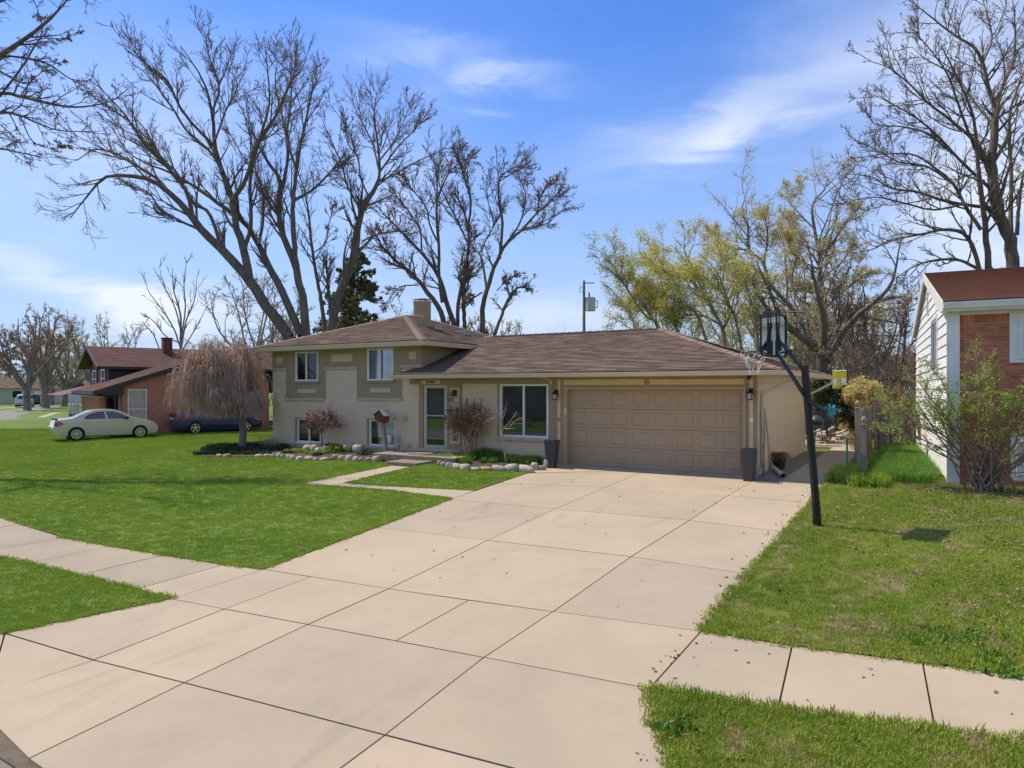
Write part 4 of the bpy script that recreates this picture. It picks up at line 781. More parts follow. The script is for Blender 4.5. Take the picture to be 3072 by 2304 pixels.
pq = empty('wall_ornament', (-12.865, Y0-.035, .50), label='rust coloured openwork pineapple ornament on a cream panel by the door', cat='ornament')
b = MB()
for z in (.06, .17, .28, .39):
    for s_ in (-1, 1): 
        pts = [(s_*(.055+.042*math.cos(a)), -.012, z+.05*math.sin(a)) for a in np.linspace(0, 2*math.pi, 13)]; b.tube(pts, .011, 5)
b.build('lattice', 'leaf_dry', pq); b = MB()
for a in (-60, -30, 0, 30, 60): b.bar((0, -.012, .43), (.10*math.sin(R(a)), -.012, .43+.11*math.cos(R(a))), .016, .01)
b.build('crown', 'leaf_dry', pq)
# ------------------------------------------------------------------ porch of slabs with a brick step
po = empty('porch', (0, 0, 0), label='low grey-brown paved porch slab in front of the storm door', cat='porch')
px0, px1, py0, py1, pz = -15.15, -11.95, 16.75, 18.0, .12
b = MB(); b.box(px0, px1, py0, py1, -.2, pz-.05); b.build('base', 'paver', po)
nx, ny = 5, 2
for i in range(nx):
    for j in range(ny):
        L, W_ = (px1-px0)/nx, (py1-py0)/ny; b = MB(); b.box(px0+i*L-.01+.004, px0+(i+1)*L-.004+(.01 if i == nx-1 else 0), py0+j*W_-.02+.004, py0+(j+1)*W_-.02-.004, pz-.048, pz); b.build('paving_stone', 'paver', po, bevel=.006)
n = 11
for i in range(n):
    L = (px1-px0)/n
    for k_ in range(2): b = MB(); o_ = L/2*k_; b.box(px0+i*L+.004-o_+(.0), px0+(i+1)*L-.004-o_, py0-.03, py0+.0-.002, -.14+k_*.105, -.04+k_*.105) if True else 0; b.build('edge_brick', 'paver', po)
sp = empty('porch_step', (0, 0, 0), label='small brick step at the end of the front walk below the porch', cat='step')
for i in range(5):
    for k_ in range(2): b = MB(); L = .22; b.box(-13.85+i*L+.004, -13.85+(i+1)*L-.004, 15.93+k_*.4, 15.93+(k_+1)*.4-.006, -.14, .0); b.build('brick', 'paver', sp, bevel=.006)
b = MB(); b.box(-13.85, -12.75, 15.96, 16.7, -.2, -.15); b.build('base', 'soil', sp)
dm = MB()
for k_ in range(9): r_ = .05+.05*k_; dm.tube([(-13.55+r_*1.15*math.cos(a), 17.25+r_*.62*math.sin(a), pz+.014) for a in np.linspace(0, 2*math.pi, 29)], .022, 5, False)
tag(dm.build('doormat', 'rope'), 'oval coiled rope doormat lying on the porch', 'doormat')
# ------------------------------------------------------------------ red brick neighbour on the left (turned by 19 degrees)
TH2 = -R(19.3); P20 = Vector((-36.6, 18.5, -.2))
def uvbox(mb, x0, x1, y0, y1, z0, z1):
    """box with brick uv in metres"""
    U = lambda a, b, c, d: [(a, c), (b, c), (b, d), (a, d)]
    mb.face([(x0, y0, z0), (x1, y0, z0), (x1, y0, z1), (x0, y0, z1)], U(x0, x1, z0, z1)); mb.face([(x1, y0, z0), (x1, y1, z0), (x1, y1, z1), (x1, y0, z1)], U(y0, y1, z0, z1))
    mb.face([(x1, y1, z0), (x0, y1, z0), (x0, y1, z1), (x1, y1, z1)], U(x0, x1, z0, z1)); mb.face([(x0, y1, z0), (x0, y0, z0), (x0, y0, z1), (x0, y1, z1)], U(y0, y1, z0, z1))
    mb.face([(x0, y0, z1), (x1, y0, z1), (x1, y1, z1), (x0, y1, z1)], U(x0, x1, y0, y1))
N = empty('neighbour_house', P20, TH2, label='red brick tri-level house with maroon roof behind the two parked sedans', cat='house')
zo = .2    # local z = world z + zo
# side wall in the local plane x=0, y from 2.3 to 10; gable top: front eave 2.25, apex 3.75 at y=6.1, back eave 2.6
b = MB(); yv = [2.35, 6.1, 10.0]; zt = [2.32+zo, 3.60+zo, 2.55+zo]
wy0, wy1, wz0, wz1 = 2.60, 3.50, .52+zo, 2.15+zo
def wq(p): b.face([(0, y, z) for y, z in p], [(y, z) for y, z in p])
zf_ = lambda y: float(np.interp(y, yv, zt))
wq([(2.35, -.3), (wy0, -.3), (wy0, zf_(wy0)), (2.35, zf_(2.35))]); wq([(wy0, -.3), (wy1, -.3), (wy1, wz0), (wy0, wz0)]); wq([(wy0, wz1), (wy1, wz1), (wy1, zf_(wy1)), (wy0, zf_(wy0))])
wq([(wy1, -.3), (6.1, -.3), (6.1, zf_(6.1)), (wy1, zf_(wy1))]); wq([(6.1, -.3), (10, -.3), (10, zf_(10)), (6.1, zf_(6.1))])
b.face([(-6.5, 2.35, -.3), (0, 2.35, -.3), (0, 2.35, zt[0]), (-6.5, 2.35, zt[0])], [(0, 0), (6.5, 0), (6.5, 2.5), (0, 2.5)])
b.build('wall', 'brick_wall_red', N)
def side_window(par, y0, y1, z0, z1, x=0., m='white_trim', mid=None):
    w = MB(); f = .06
    w.box(x-.06, x+.03, y0, y1, z0, z0+f); w.box(x-.06, x+.03, y0, y1, z1-f, z1); w.box(x-.06, x+.028, y0, y0+f, z0+f, z1-f); w.box(x-.06, x+.028, y1-f, y1, z0+f, z1-f)
    zs = [z0+f, z1-f]
    for k in (mid or []): w.box(x-.05, x+.026, y0+f, y1-f, k-.03, k+.03); zs += [k-.03, k+.03]
    o = w.build('window', m, par); zs.sort()
    for i in range(0, len(zs), 2): g = MB(); g.box(x-.03, x-.024, y0+f, y1-f, zs[i], zs[i+1]); g.build('pane', 'glass', o)
    g = MB(); n = 14
    for i in range(n): a, c = y0+f+(y1-y0-2*f)*i/n, y0+f+(y1-y0-2*f)*(i+1)/n; g.face([(x-.10-.03*(i % 2), a, z0), (x-.10-.03*((i+1) % 2), c, z0), (x-.10-.03*((i+1) % 2), c, z1), (x-.10-.03*(i % 2), a, z1)])
    g.build('curtain', 'blind', o); return o
side_window(N, wy0, wy1, wz0, wz1, mid=[1.12+zo])
# lower roof: from the front eave up, ridge across, down to the back
r = MB(); ov = .35
roof_plane(r, (-6.6, 1.0, 2.05+zo), (ov, 1.0, 2.05+zo), (ov, 6.1, 3.80+zo), (-6.6, 6.1, 3.80+zo), .15); roof_plane(r, (ov, 10.5, 2.60+zo), (-6.6, 10.5, 2.60+zo), (-6.6, 6.1, 3.80+zo), (ov, 6.1, 3.80+zo), .15); r.build('roof', 'shingle_maroon', N)
f_ = MB(); f_.prism([(ov-.02, 1.0, 2.04+zo), (ov-.02, 6.1, 3.79+zo), (ov-.02, 6.1, 3.60+zo), (ov-.02, 1.0, 1.82+zo)], (.04, 0, 0)); f_.prism([(ov-.02, 10.5, 2.59+zo), (ov-.02, 6.1, 3.79+zo), (ov-.02, 6.1, 3.60+zo), (ov-.02, 10.5, 2.42+zo)], (.04, 0, 0)); f_.box(-6.6, ov-.03, .98, 1.02, 1.88+zo, 2.05+zo); f_.build('fascia', 'dark_trim', N)
f_ = MB(); f_.box(-.02, .03, 1.75, 2.36, 1.80+zo, 2.32+zo); f_.box(-6.4, .0, 1.1, 2.34, 1.83+zo, 1.87+zo); f_.prism([(.004, 1.4, 1.84+zo), (.004, 1.4, 2.14+zo), (.004, 6.1, 3.70+zo), (.004, 6.1, 3.56+zo), (.004, 2.36, 2.30+zo), (.004, 2.36, 1.84+zo)], (.32, 0, 0)); f_.prism([(.004, 6.1, 3.70+zo), (.004, 10.4, 2.55+zo), (.004, 10.4, 2.40+zo), (.004, 6.1, 3.56+zo)], (.32, 0, 0)); f_.build('soffit', 'dark_trim', N)
# red brick front wall, its sunlit orange put into the colour; entry recess pieces
b = MB(); uvbox(b, -5.5, -.2, 1.35, 1.6, -.3, 1.72+zo); b.build('front_wall', 'brick_wall_orange', N); b = MB(); b.box(-5.55, -.15, 1.31, 1.64, 1.722+zo, 1.79+zo); b.build('wall_cap', 'limestone', N)
b = MB(); b.box(-1.6, -1.2, 2.26, 2.34, 0, 1.8+zo); b.build('entry_sidelight', 'white_trim', N); b = MB(); b.box(-1.1, -.75, 2.26, 2.345, 0, 1.8+zo); b.build('entry_door', 'dark_trim', N); b = MB(); b.box(-.55, -.3, 2.25, 2.345, 0, 1.8+zo); b.build('side_panel', 'beige_trim', N)
b = MB(); b.tube([(.05, 1.2, 1.85+zo), (.05, 1.9, 1.75+zo), (.05, 2.0, 1.5+zo), (.05, 2.0, .1)], .035, 8); b.build('downspout', 'dark_trim', N)
# upper wing with gable to the street
ux, uy = -6.5, 2.85; uW = 6.3; ze2 = 3.60+zo; zr2 = 4.84+zo; xm_ = ux-uW/2
b = MB(); b.faces([(ux-uW, uy, 0), (ux, uy, 0), (ux, uy, ze2), (xm_, uy, zr2-.15), (ux-uW, uy, ze2)], [(0, 1, 2, 3, 4)]); b.faces([(ux-uW, uy, 0), (ux-uW, 14, 0), (ux-uW, 14, ze2), (ux-uW, uy, ze2)], [(0, 3, 2, 1)]); b.build('gable_wall', 'dark_red', N)
for x0, x1 in ((ux-4.9, ux-3.7), (ux-2.1, ux-.9)): window(N, x0, x1, 2.25+zo, 3.36+zo, uy-.03, rail=2.8+zo, fr=.08)
for x in (ux-5.25, ux-3.6, ux-2.45, ux-.8): b = MB(); b.box(x, x+.28, uy-.05, uy-.01, 2.2+zo, 3.4+zo); b.build('shutter', 'dark_trim', N)
nb = 9
for i in range(nb): b = MB(); z0 = 1.9+zo+i*.18; b.faces([(ux+.03, uy, z0), (ux+.03, 14, z0), (ux+.008, 14, z0+.18), (ux+.008, uy, z0+.18)], [(0, 1, 2, 3)]); b.faces([(ux, uy, z0), (ux+.03, uy, z0), (ux+.03, 14, z0), (ux, 14, z0)], [(0, 1, 2, 3)]); b.build('siding_board', 'dark_trim', N)
r = MB(); yo = uy-.65; er = .45; sl = (zr2-ze2)/(uW/2); ez = ze2-er*sl+.06
roof_plane(r, (ux+er, yo, ez), (ux+er, 14.3, ez), (xm_, 14.3, zr2), (xm_, yo, zr2), .15); roof_plane(r, (ux-uW-er, 14.3, ez), (ux-uW-er, yo, ez), (xm_, yo, zr2), (xm_, 14.3, zr2), .15); r.build('roof', 'shingle_maroon', N)
f_ = MB(); f_.bar((ux+er, yo, ez-.09), (xm_, yo, zr2-.09), .05, .2); f_.bar((ux-uW-er, yo, ez-.09), (xm_, yo, zr2-.09), .05, .2); f_.build('rake_board', 'dark_trim', N)
f_ = MB(); f_.face([(ux+er, yo, ez-.03), (xm_, yo, zr2-.03), (xm_, 14.2, zr2-.03), (ux+er, 14.2, ez-.03)]); f_.face([(ux-uW-er, yo, ez-.03), (xm_, yo, zr2-.03), (xm_, 14.2, zr2-.03), (ux-uW-er, 14.2, ez-.03)]); f_.box(ux+er-.02, ux+er+.08, yo, 14.3, ez-.15, ez-.01); f_.build('soffit', 'dark_trim', N)
c_ = MB(); c_.box(-9.1, -8.6, 6.35, 6.9, 4.3, 5.45+zo); ch2 = c_.build('chimney', 'dark_red', N); c_ = MB(); c_.box(-9.14, -8.56, 6.31, 6.94, 5.452+zo, 5.50+zo); c_.build('chimney_cap', 'wood_red', ch2)
# low red carport roof to the left and a small porch fence with white balusters
r = MB(); roof_plane(r, (-12, .35, 1.80+zo), (-5.6, .35, 1.80+zo), (-5.6, 2.6, 2.4+zo), (-12, 2.6, 2.4+zo), .2); r.build('porch_roof', 'dark_red', N)
pf = empty('porch_fence', N.matrix_basis @ Vector((-5.62, .78, 0)), TH2+R(90), label='brown picket screen with white rounded tops beside the sunlit brick front wall', cat='fence')
for i in range(3): b = MB(); x = .06+i*.17; b.box(x-.07, x+.07, -.02, .02, .95, 1.45); b.lathe([(0, 0), (.07, 0), (.07, .02), (.05, .05), (0, .07)], (x, 0, 1.45), 10); b.build('picket_top', 'white_trim', pf)
b = MB(); b.box(-.02, .48, -.015, .03, -.1, .95); b.build('screen', 'dark_red', pf); b = MB(); b.box(-.06, -.022, -.04, .04, -.1, 1.2); b.build('post', 'white_trim', pf)
# fence between that house and ours
fb = empty('board_fence', N.matrix_basis @ Vector((-.1, 10.05, 0)), TH2+R(90), label='tall grey-brown board fence behind the dark blue sedan', cat='fence')
for i in range(16): b = MB(); b.box(-i*.14-.132, -i*.14, -.01, .012, -.1, 1.72+random.uniform(-.02, .02)); b.build('fence_board', 'wood_grey', fb)
b = MB(); b.box(-2.25, 0, .013, .05, .3, .39); b.box(-2.25, 0, .013, .05, 1.4, 1.49); b.build('rail', 'wood_grey', fb)
dr = N.matrix_basis; Lp = lambda x, y: tuple((dr @ Vector((x, y, 0))).xy)
sheet('neighbour_driveway', [Lp(.55, -40), Lp(4.3, -40), Lp(4.3, 11), Lp(.55, 11)], -.03, 'concrete', .08, 2., kind='structure')
sheet('neighbour_driveway', [Lp(.1, 1.5), Lp(.55, 1.5), Lp(.55, 11), Lp(.1, 11)], -.02, 'joint' if 0 else 'soil', .08, 2., kind='structure')
# ------------------------------------------------------------------ cars
def side_mesh(sil, lines, wfun, step):
    pts = [Vector(p) for p in sil]; n = len(pts); edges = [(i, (i+1) % n) for i in range(n)]
    for l in lines:
        k = len(pts); pts += [Vector(p) for p in l]; edges += [(k+i, k+(i+1) % len(l)) for i in range(len(l))]
    xs = [p[0] for p in sil]; zs = [p[1] for p in sil]; gx, gz = np.meshgrid(np.arange(min(xs), max(xs), step), np.arange(min(zs), max(zs), step*.7)); gx, gz = gx.ravel(), gz.ravel()
    k = inpoly(gx, gz, sil); pts += [Vector((a, b)) for a, b in zip(gx[k], gz[k])]
    vs, es, fs, *_ = mgeo.delaunay_2d_cdt(pts, edges, [], 1, 1e-4); return vs, fs
def arc(cx, cz, r, a0, a1, n): return [(cx+r*math.cos(R(a0+(a1-a0)*i/n)), cz+r*math.sin(R(a0+(a1-a0)*i/n))) for i in range(n+1)]
def make_car(root, paint, L, wb, rearoh, top, low, belt, wins, W=.86, wr=.31, tumble=.22, glass_top=(), lamp_r=None, lamp_f=None, seams=(), handles=(), rim_spokes=7, mirror=None, molding=None, chrome=False, spoke2=False):
    """x forward from the rear bumper; the silhouette runs along 'top' then back along 'low' with wheel arches"""
    rx, fx = rearoh, rearoh+wb; ar = wr+.045
    bot = [(L-.10, low+.05), (fx+ar+.0, low)]+arc(fx, wr, ar, 0 if low < wr else 5, 180, 12)[1:-1]+[(fx-ar, low), (rx+ar, low)]+arc(rx, wr, ar, 0, 180, 12)[1:-1]+[(rx-ar, low), (.12, low+.06)]
    sil = list(top)+bot
    xmid = L/2
    def wf(x, z):
        w = W*(1-.055*abs((x-xmid)/(L/2))**3.2-.10*max(0, (abs(x-xmid)/(L/2)-.86)/.14)**2)
        if z > belt: w -= tumble*(z-belt)/.5
        else: w -= .05*((belt-.22-z)/.5)**2*(1 if z < belt-.22 else .35)
        return w
    vs, fs = side_mesh(sil, wins, wf, .11)
    glass, body = MB(), MB()
    for s_ in (1, -1):
        V = [(v.x, s_*wf(v.x, v.y), v.y) for v in vs]
        for f in fs:
            cx, cz = sum(vs[i].x for i in f)/len(f), sum(vs[i].y for i in f)/len(f); isg = any(inpoly(np.array([cx]), np.array([cz]), w)[0] for w in wins)
            ff = f if s_ < 0 else f[::-1]
            if isg: glass.face([(V[i][0], V[i][1]-s_*.012, V[i][2]) for i in ff])
            else: body.face([V[i] for i in ff])
    tl = list(top)
    for i in range(len(tl)-1):
        (x0, z0), (x1, z1) = tl[i], tl[i+1]; w0, w1 = wf(x0, z0), wf(x1, z1); tgt = glass if any(a <= (x0+x1)/2 <= b and (z0+z1)/2 > belt-.02 for a, b in glass_top) else body
        K = 6
        for k in range(K):
            a, c = -1+2*k/K, -1+2*(k+1)/K; cr = lambda t, x, z: z+(.035 if z > .5 else 0)*(1-t*t)
            if tgt is glass and k in (0, K-1): t_ = body
            else: t_ = tgt
            t_.face([(x0, a*w0, cr(a, x0, z0)), (x0, c*w0, cr(c, x0, z0)), (x1, c*w1, cr(c, x1, z1)), (x1, a*w1, cr(a, x1, z1))][::-1])
    x0, z0 = sil[-1]; a0 = top[0]
    for p, q in ((sil[-1], top[0]), (top[-1], bot[0])): body.face([(p[0], -wf(*p), p[1]), (p[0], wf(*p), p[1]), (q[0], wf(*q), q[1]), (q[0], -wf(*q), q[1])])
    o = body.build('body', paint, root); me = o.data
    import bmesh as bm_; b_ = bm_.new(); b_.from_mesh(me); bm_.ops.remove_doubles(b_, verts=b_.verts, dist=.002)
    for f in b_.faces: f.smooth = True
    for e in b_.edges:
        if len(e.link_faces) == 2 and e.calc_face_angle(0) > R(38): e.smooth = False
    b_.to_mesh(me); b_.free()
    g = glass.build('windows', 'car_glass', root)
    u = MB(); u.box(rx-.2, fx+.2, -W+.12, W-.12, .17, .45); u.box(rx-ar-.02, rx+ar+.02, -W+.08, W-.08, .3, .66); u.box(fx-ar-.02, fx+ar+.02, -W+.08, W-.08, .3, .64); u.build('underbody', 'plastic_black', root)
    i_ = MB(); i_.box(1.0, L-1.3, -W+.2, W-.2, .4, belt-.12)
    for xx in (L*.40, L*.58): 
        for yy in (-.38, .38): i_.box(xx-.09, xx+.09, yy-.24, yy+.24, belt-.2, belt+.22)
    i_.build('seats', 'interior', root)
    for x in (rx, fx):
        for s_ in (-1, 1):
            wh = empty('wheel', (x, s_*(W-.10), wr), parent=root); t = MB(); t.lathe([(wr-.10, -s_*.09), (wr-.02, -s_*.10), (wr, -s_*.07), (wr, s_*.06), (wr-.02, s_*.085), (wr-.095, s_*.088)], (0, 0, 0), 24, 'y'); t.build('tyre', 'tyre', wh, smooth=True)
            t = MB(); t.lathe([(wr-.105, s_*.075), (wr-.092, s_*.09), (wr-.118, s_*.09), (wr-.12, s_*.04)], (0, 0, 0), 24, 'y'); nsp = rim_spokes
            for k in range(nsp):
                a = 2*math.pi*k/nsp+.3
                if spoke2:
                    for da in (-.22, .22): t.bar((.05*math.cos(a), s_*.085, .05*math.sin(a)), ((wr-.11)*math.cos(a+da), s_*.085, (wr-.11)*math.sin(a+da)), .028, .02, up=(0, 1, 0))
                else: t.bar((.04*math.cos(a), s_*.085, .04*math.sin(a)), ((wr-.105)*math.cos(a), s_*.085, (wr-.105)*math.sin(a)), .062, .02, up=(0, 1, 0))
            t.lathe([(0, s_*.1), (.05, s_*.095), (.055, s_*.07)], (0, 0, 0), 12, 'y'); t.build('rim', 'alloy', wh)
            t = MB(); t.lathe([(0, s_*.03), (wr-.1, s_*.03)], (0, 0, 0), 20, 'y'); t.build('brake_disc', 'plastic_black', wh)
    def patch(name, poly, m, out=.006, sides=(1, -1)):
        for s_ in sides:
            p = MB(); ctr = (sum(a for a, b in poly)/len(poly), sum(b for a, b in poly)/len(poly)); n = len(poly)
            P = [(x, s_*(wf(x, z)+.002), z) for x, z in poly]; Q = [(ctr[0]+(x-ctr[0])*.85, s_*(wf(ctr[0]+(x-ctr[0])*.85, z)+out+.014), ctr[1]+(z-ctr[1])*.85) for x, z in poly]
            p.faces(P+Q, [(i, (i+1) % n, n+(i+1) % n, n+i) for i in range(n)]+[tuple(range(n, 2*n))]); p.build(name, m, root, smooth=False)
    if lamp_r: patch('tail_light', lamp_r[0], lamp_r[1])
    if lamp_f: patch('headlight', lamp_f[0], lamp_f[1])
    for sm in seams:
        for s_ in (1, -1): p = MB(); p.tube([(x, s_*(wf(x, z)+.0005), z) for x, z in sm], .0055, 4); p.build('door_seam', 'plastic_black', root)
    for hx, hz in handles:
        for s_ in (1, -1): p = MB(); y = wf(hx, hz); p.tube([(hx-.09, s_*y, hz), (hx-.07, s_*(y+.025), hz), (hx+.07, s_*(y+.025), hz), (hx+.09, s_*y, hz)], .013, 6); p.build('door_handle', paint, root)
    if molding:
        for s_ in (1, -1): p = MB(); p.tube([(x, s_*(wf(x, molding[2])+.004), molding[2]) for x in np.linspace(molding[0], molding[1], 8)], .013, 5); p.build('side_molding', paint, root)
    if chrome:
        for s_ in (1, -1): p = MB(); p.tube([(x, s_*(wf(x, belt)+.004), belt+.0) for x in np.linspace(chrome[0], chrome[1], 8)], .012, 5); p.build('window_trim', 'alloy', root)
    if mirror:
        for s_ in (1, -1): p = MB(); y = wf(mirror[0], mirror[1]); p.box(mirror[0]-.08, mirror[0]+.07, s_*(y+.03), s_*(y+.20), mirror[1]-.03, mirror[1]+.10); p.bar((mirror[0], s_*(y-.02), mirror[1]), (mirror[0], s_*(y+.05), mirror[1]), .05); p.build('mirror', 'plastic_black', root, bevel=.02)
    return wf
hd = math.atan2(.944, .33)
def place_on_ground(o, px, py, rearoh, wy):
    """put the near rear wheel of the car on the photo's wheel"""
    g = gnd(px, py); c, s = math.cos(o.rotation_euler.z), math.sin(o.rotation_euler.z); o.location = (g.x-rearoh*c+wy*s, g.y-rearoh*s-wy*c, 0)
    gx, gy = o.location.x, o.location.y; g1 = zg(gx+1.5*c, gy+1.5*s); o.location.z = g1-.012
tan = empty('parked_car', (0, 0, 0), hd, label='tan four-door sedan with alloy wheels parked by the white-curtained window', cat='car', group='cars on the neighbour drive')
top = [(.02, .50), (.0, .62), (.05, .70), (.08, .92), (.16, .985), (.55, 1.02), (.80, 1.06), (1.10, 1.22), (1.35, 1.33), (1.62, 1.40), (2.05, 1.43), (2.45, 1.415), (2.75, 1.35), (3.0, 1.23), (3.35, 1.03), (3.55, .98), (3.95, .90), (4.2, .80), (4.33, .70), (4.40, .60), (4.43, .45), (4.38, .3)]
make_car(tan, 'tan_paint', 4.43, 2.67, .93, top, .22, .98, [[(1.28, 1.0), (1.24, 1.08), (1.42, 1.22), (1.72, 1.32), (2.06, 1.355), (2.13, 1.0)], [(2.22, 1.0), (2.13, 1.355), (2.42, 1.345), (2.68, 1.28), (3.12, 1.04), (3.14, 1.0)]], glass_top=((.8, 1.4), (2.72, 3.36)),
    lamp_r=([(.04, .73), (.10, .93), (.30, .90), (.40, .82), (.33, .73), (.15, .68)], 'red_lens'), lamp_f=([(4.05, .78), (4.28, .72), (4.36, .62), (4.2, .62), (4.1, .68)], 'amber_lens'), seams=([(1.24, 1.06), (1.16, .95), (1.22, .75), (1.36, .58), (1.42, .26)], [(2.16, 1.0), (2.20, .6), (2.19, .26)], [(3.16, 1.0), (3.24, .8), (3.22, .5), (3.2, .28)]),
    handles=((1.42, .86), (2.40, .87)), mirror=(2.98, 1.0), molding=(1.55, 3.15, .60), spoke2=True)
s_ = MB(); s_.box(.10, .2, -.78, .78, 1.02, 1.05); s_.bar((.14, -.6, .96), (.14, -.6, 1.03), .04); s_.bar((.14, .6, .96), (.14, .6, 1.03), .04); s_.build('spoiler', 'plastic_black', tan)
place_on_ground(tan, 229, 1324, .93, -.76)
blu = empty('parked_car', (0, 0, 0), hd, label='dark blue four-door sedan parked behind the weeping tree', cat='car', group='cars on the neighbour drive')
top = [(.03, .45), (.0, .60), (.06, .74), (.10, .98), (.14, 1.07), (.28, 1.09), (.60, 1.10), (.85, 1.14), (1.15, 1.30), (1.50, 1.42), (1.95, 1.475), (2.35, 1.465), (2.70, 1.39), (3.05, 1.22), (3.40, 1.06), (3.75, .98), (4.1, .90), (4.38, .80), (4.52, .66), (4.58, .48), (4.52, .28)]
make_car(blu, 'blue_paint', 4.60, 2.69, .98, top, .21, 1.02, [[(1.36, 1.04), (1.30, 1.12), (1.55, 1.31), (1.95, 1.39), (2.12, 1.395), (2.16, 1.04)], [(2.25, 1.04), (2.20, 1.395), (2.38, 1.39), (2.65, 1.32), (3.15, 1.08), (3.16, 1.04)]], glass_top=((.9, 1.52), (2.72, 3.42)),
    lamp_r=([(.04, .80), (.10, .96), (.30, .98), (.46, .93), (.36, .82), (.2, .76)], 'red_lens'), lamp_f=([(4.02, .86), (4.30, .78), (4.44, .66), (4.36, .66), (4.15, .76)], 'clear_lens'), seams=([(1.30, 1.10), (1.25, .95), (1.40, .62), (1.48, .26)], [(2.19, 1.04), (2.23, .6), (2.22, .26)], [(3.18, 1.04), (3.28, .8), (3.26, .3)]), handles=((1.5, .90), (2.45, .91)), mirror=(3.0, 1.05), chrome=(1.32, 3.16), rim_spokes=5, W=.89, wr=.325)
s_ = MB(); s_.box(.0, .14, -.70, .70, 1.085, 1.11); s_.build('spoiler', 'blue_paint', blu); s_ = MB(); s_.box(-.0, .055, -.26, .26, .77, .89); s_.build('number_plate', 'plate_white', blu)
place_on_ground(blu, 585, 1302, .98, -.79)
def far_car(px, py, d, rz, paint, label, suv=True):
    o = empty('parked_car', (0, 0, 0), rz, label=label, cat='car', group='cars parked far down the street')
    top = [(.02, .5), (.0, .7), (.05, 1.05), (.22, 1.55), (.5, 1.66), (1.6, 1.70), (2.5, 1.66), (2.9, 1.50), (3.4, 1.10), (3.9, 1.03), (4.3, .92), (4.48, .72), (4.5, .4)]
    make_car(o, paint, 4.52, 2.66, .9, top, .28, 1.06, [[(.4, 1.10), (.5, 1.5), (1.6, 1.56), (1.6, 1.10)], [(1.7, 1.10), (1.7, 1.56), (2.5, 1.53), (3.0, 1.12)]], glass_top=((.04, .2), (2.88, 3.42)), lamp_r=([(.03, .85), (.06, 1.05), (.2, 1.05), (.22, .85)], 'red_lens'), mirror=(2.9, 1.1), wr=.34, W=.91)
    p = at(px, py, d); o.location = (p.x, p.y, zg(p.x, p.y)-.03); return o
# ------------------------------------------------------------------ white sided neighbour on the right (turned by 4 degrees)
TH3 = R(4); Q3 = Vector((.37, 18.6, 0))
W3 = empty('neighbour_house', Q3, TH3, label='white sided house with red brick front at the right edge', cat='house')
ys3, yr, yb = 0, 5.6, 11.3; zE, zR = 4.02, 5.48; sz = lambda y: float(np.interp(y, [0, yr, yb], [zE, zR, zE+.1]))
core = MB(); core.faces([(0, 0, -.2), (0, yb, -.2), (0, yb, zE), (0, yr, zR-.02), (0, 0, zE)], [(0, 1, 2, 3, 4)]); core.box(.0, 8, .02, .06, -.2, zE) ; core.box(0, 8, yb-.1, yb, -.2, zE); core.box(7.9, 8, .06, yb-.1, -.2, zE); core.build('wall', 'mortar', W3)
wv = (2.55, 4.15, 2.65, 4.0)     # window on the side wall: y0 y1 z0 z1
bh_ = .255; i = 0; z = .12
while z < zR-.05:
    zt_ = min(z+bh_, zR)
    def yr_(zz):
        if zz <= zE: return 0.02, yb-.02
        return (zz-zE)/(zR-zE)*yr, yb-(zz-zE-.1)/(zR-zE-.1)*(yb-yr) if zz > zE+.1 else yb
    a0, a1 = yr_(z); c0, c1 = yr_(zt_); segs = [(a0, a1, c0, c1)]
    if wv[2]-.05 < (z+zt_)/2 < wv[3]+.05: segs = [(a0, wv[0]-.08, c0, wv[0]-.08), (wv[1]+.08, a1, wv[1]+.08, c1)]
    for p0, p1, r0, r1 in segs:
        if p1-p0 < .05: continue
        b = MB(); b.faces([(-.036, p0, z), (-.036, p1, z), (-.010, r1, zt_), (-.010, r0, zt_), (-.004, p0, z), (-.004, p1, z), (-.004, r1, zt_), (-.004, r0, zt_)], [(0, 3, 2, 1), (4, 5, 1, 0), (0, 4, 7, 3), (5, 6, 2, 1)]); b.build('siding_board', 'siding_white', W3)
    z += bh_
b = MB(); f = .09; b.box(-.06, .02, wv[0]-.08, wv[0]+.0, wv[2], wv[3]); b.box(-.06, .02, wv[1], wv[1]+.08, wv[2], wv[3]); b.box(-.06, .02, wv[0]-.08, wv[1]+.08, wv[3], wv[3]+.08); b.box(-.07, .02, wv[0]-.1, wv[1]+.1, wv[2]-.07, wv[2]); b.box(-.03, .02, (wv[0]+wv[1])/2-.02, (wv[0]+wv[1])/2+.02, wv[2], wv[3]); sw = b.build('window_frame', 'white_trim', W3)
b = MB(); b.box(-.012, -.006, wv[0], wv[1], wv[2], wv[3]); b.build('pane', 'glass', sw)
b = MB(); b.box(-.055, -.02, yr-.22, yr+.22, 4.35, 5.1); b.build('gable_vent', 'white_trim', W3)
for k in range(8): b = MB(); b.faces([(-.075, yr-.18, 4.40+k*.08), (-.075, yr+.18, 4.40+k*.08), (-.056, yr+.18, 4.45+k*.08), (-.056, yr-.18, 4.45+k*.08)], [(0, 1, 2, 3)]); b.build('louvre', 'white_trim', W3)
b = MB(); b.box(-.05, .20, -.04, .018, -.1, 3.90); b.build('corner_board', 'white_trim', W3)
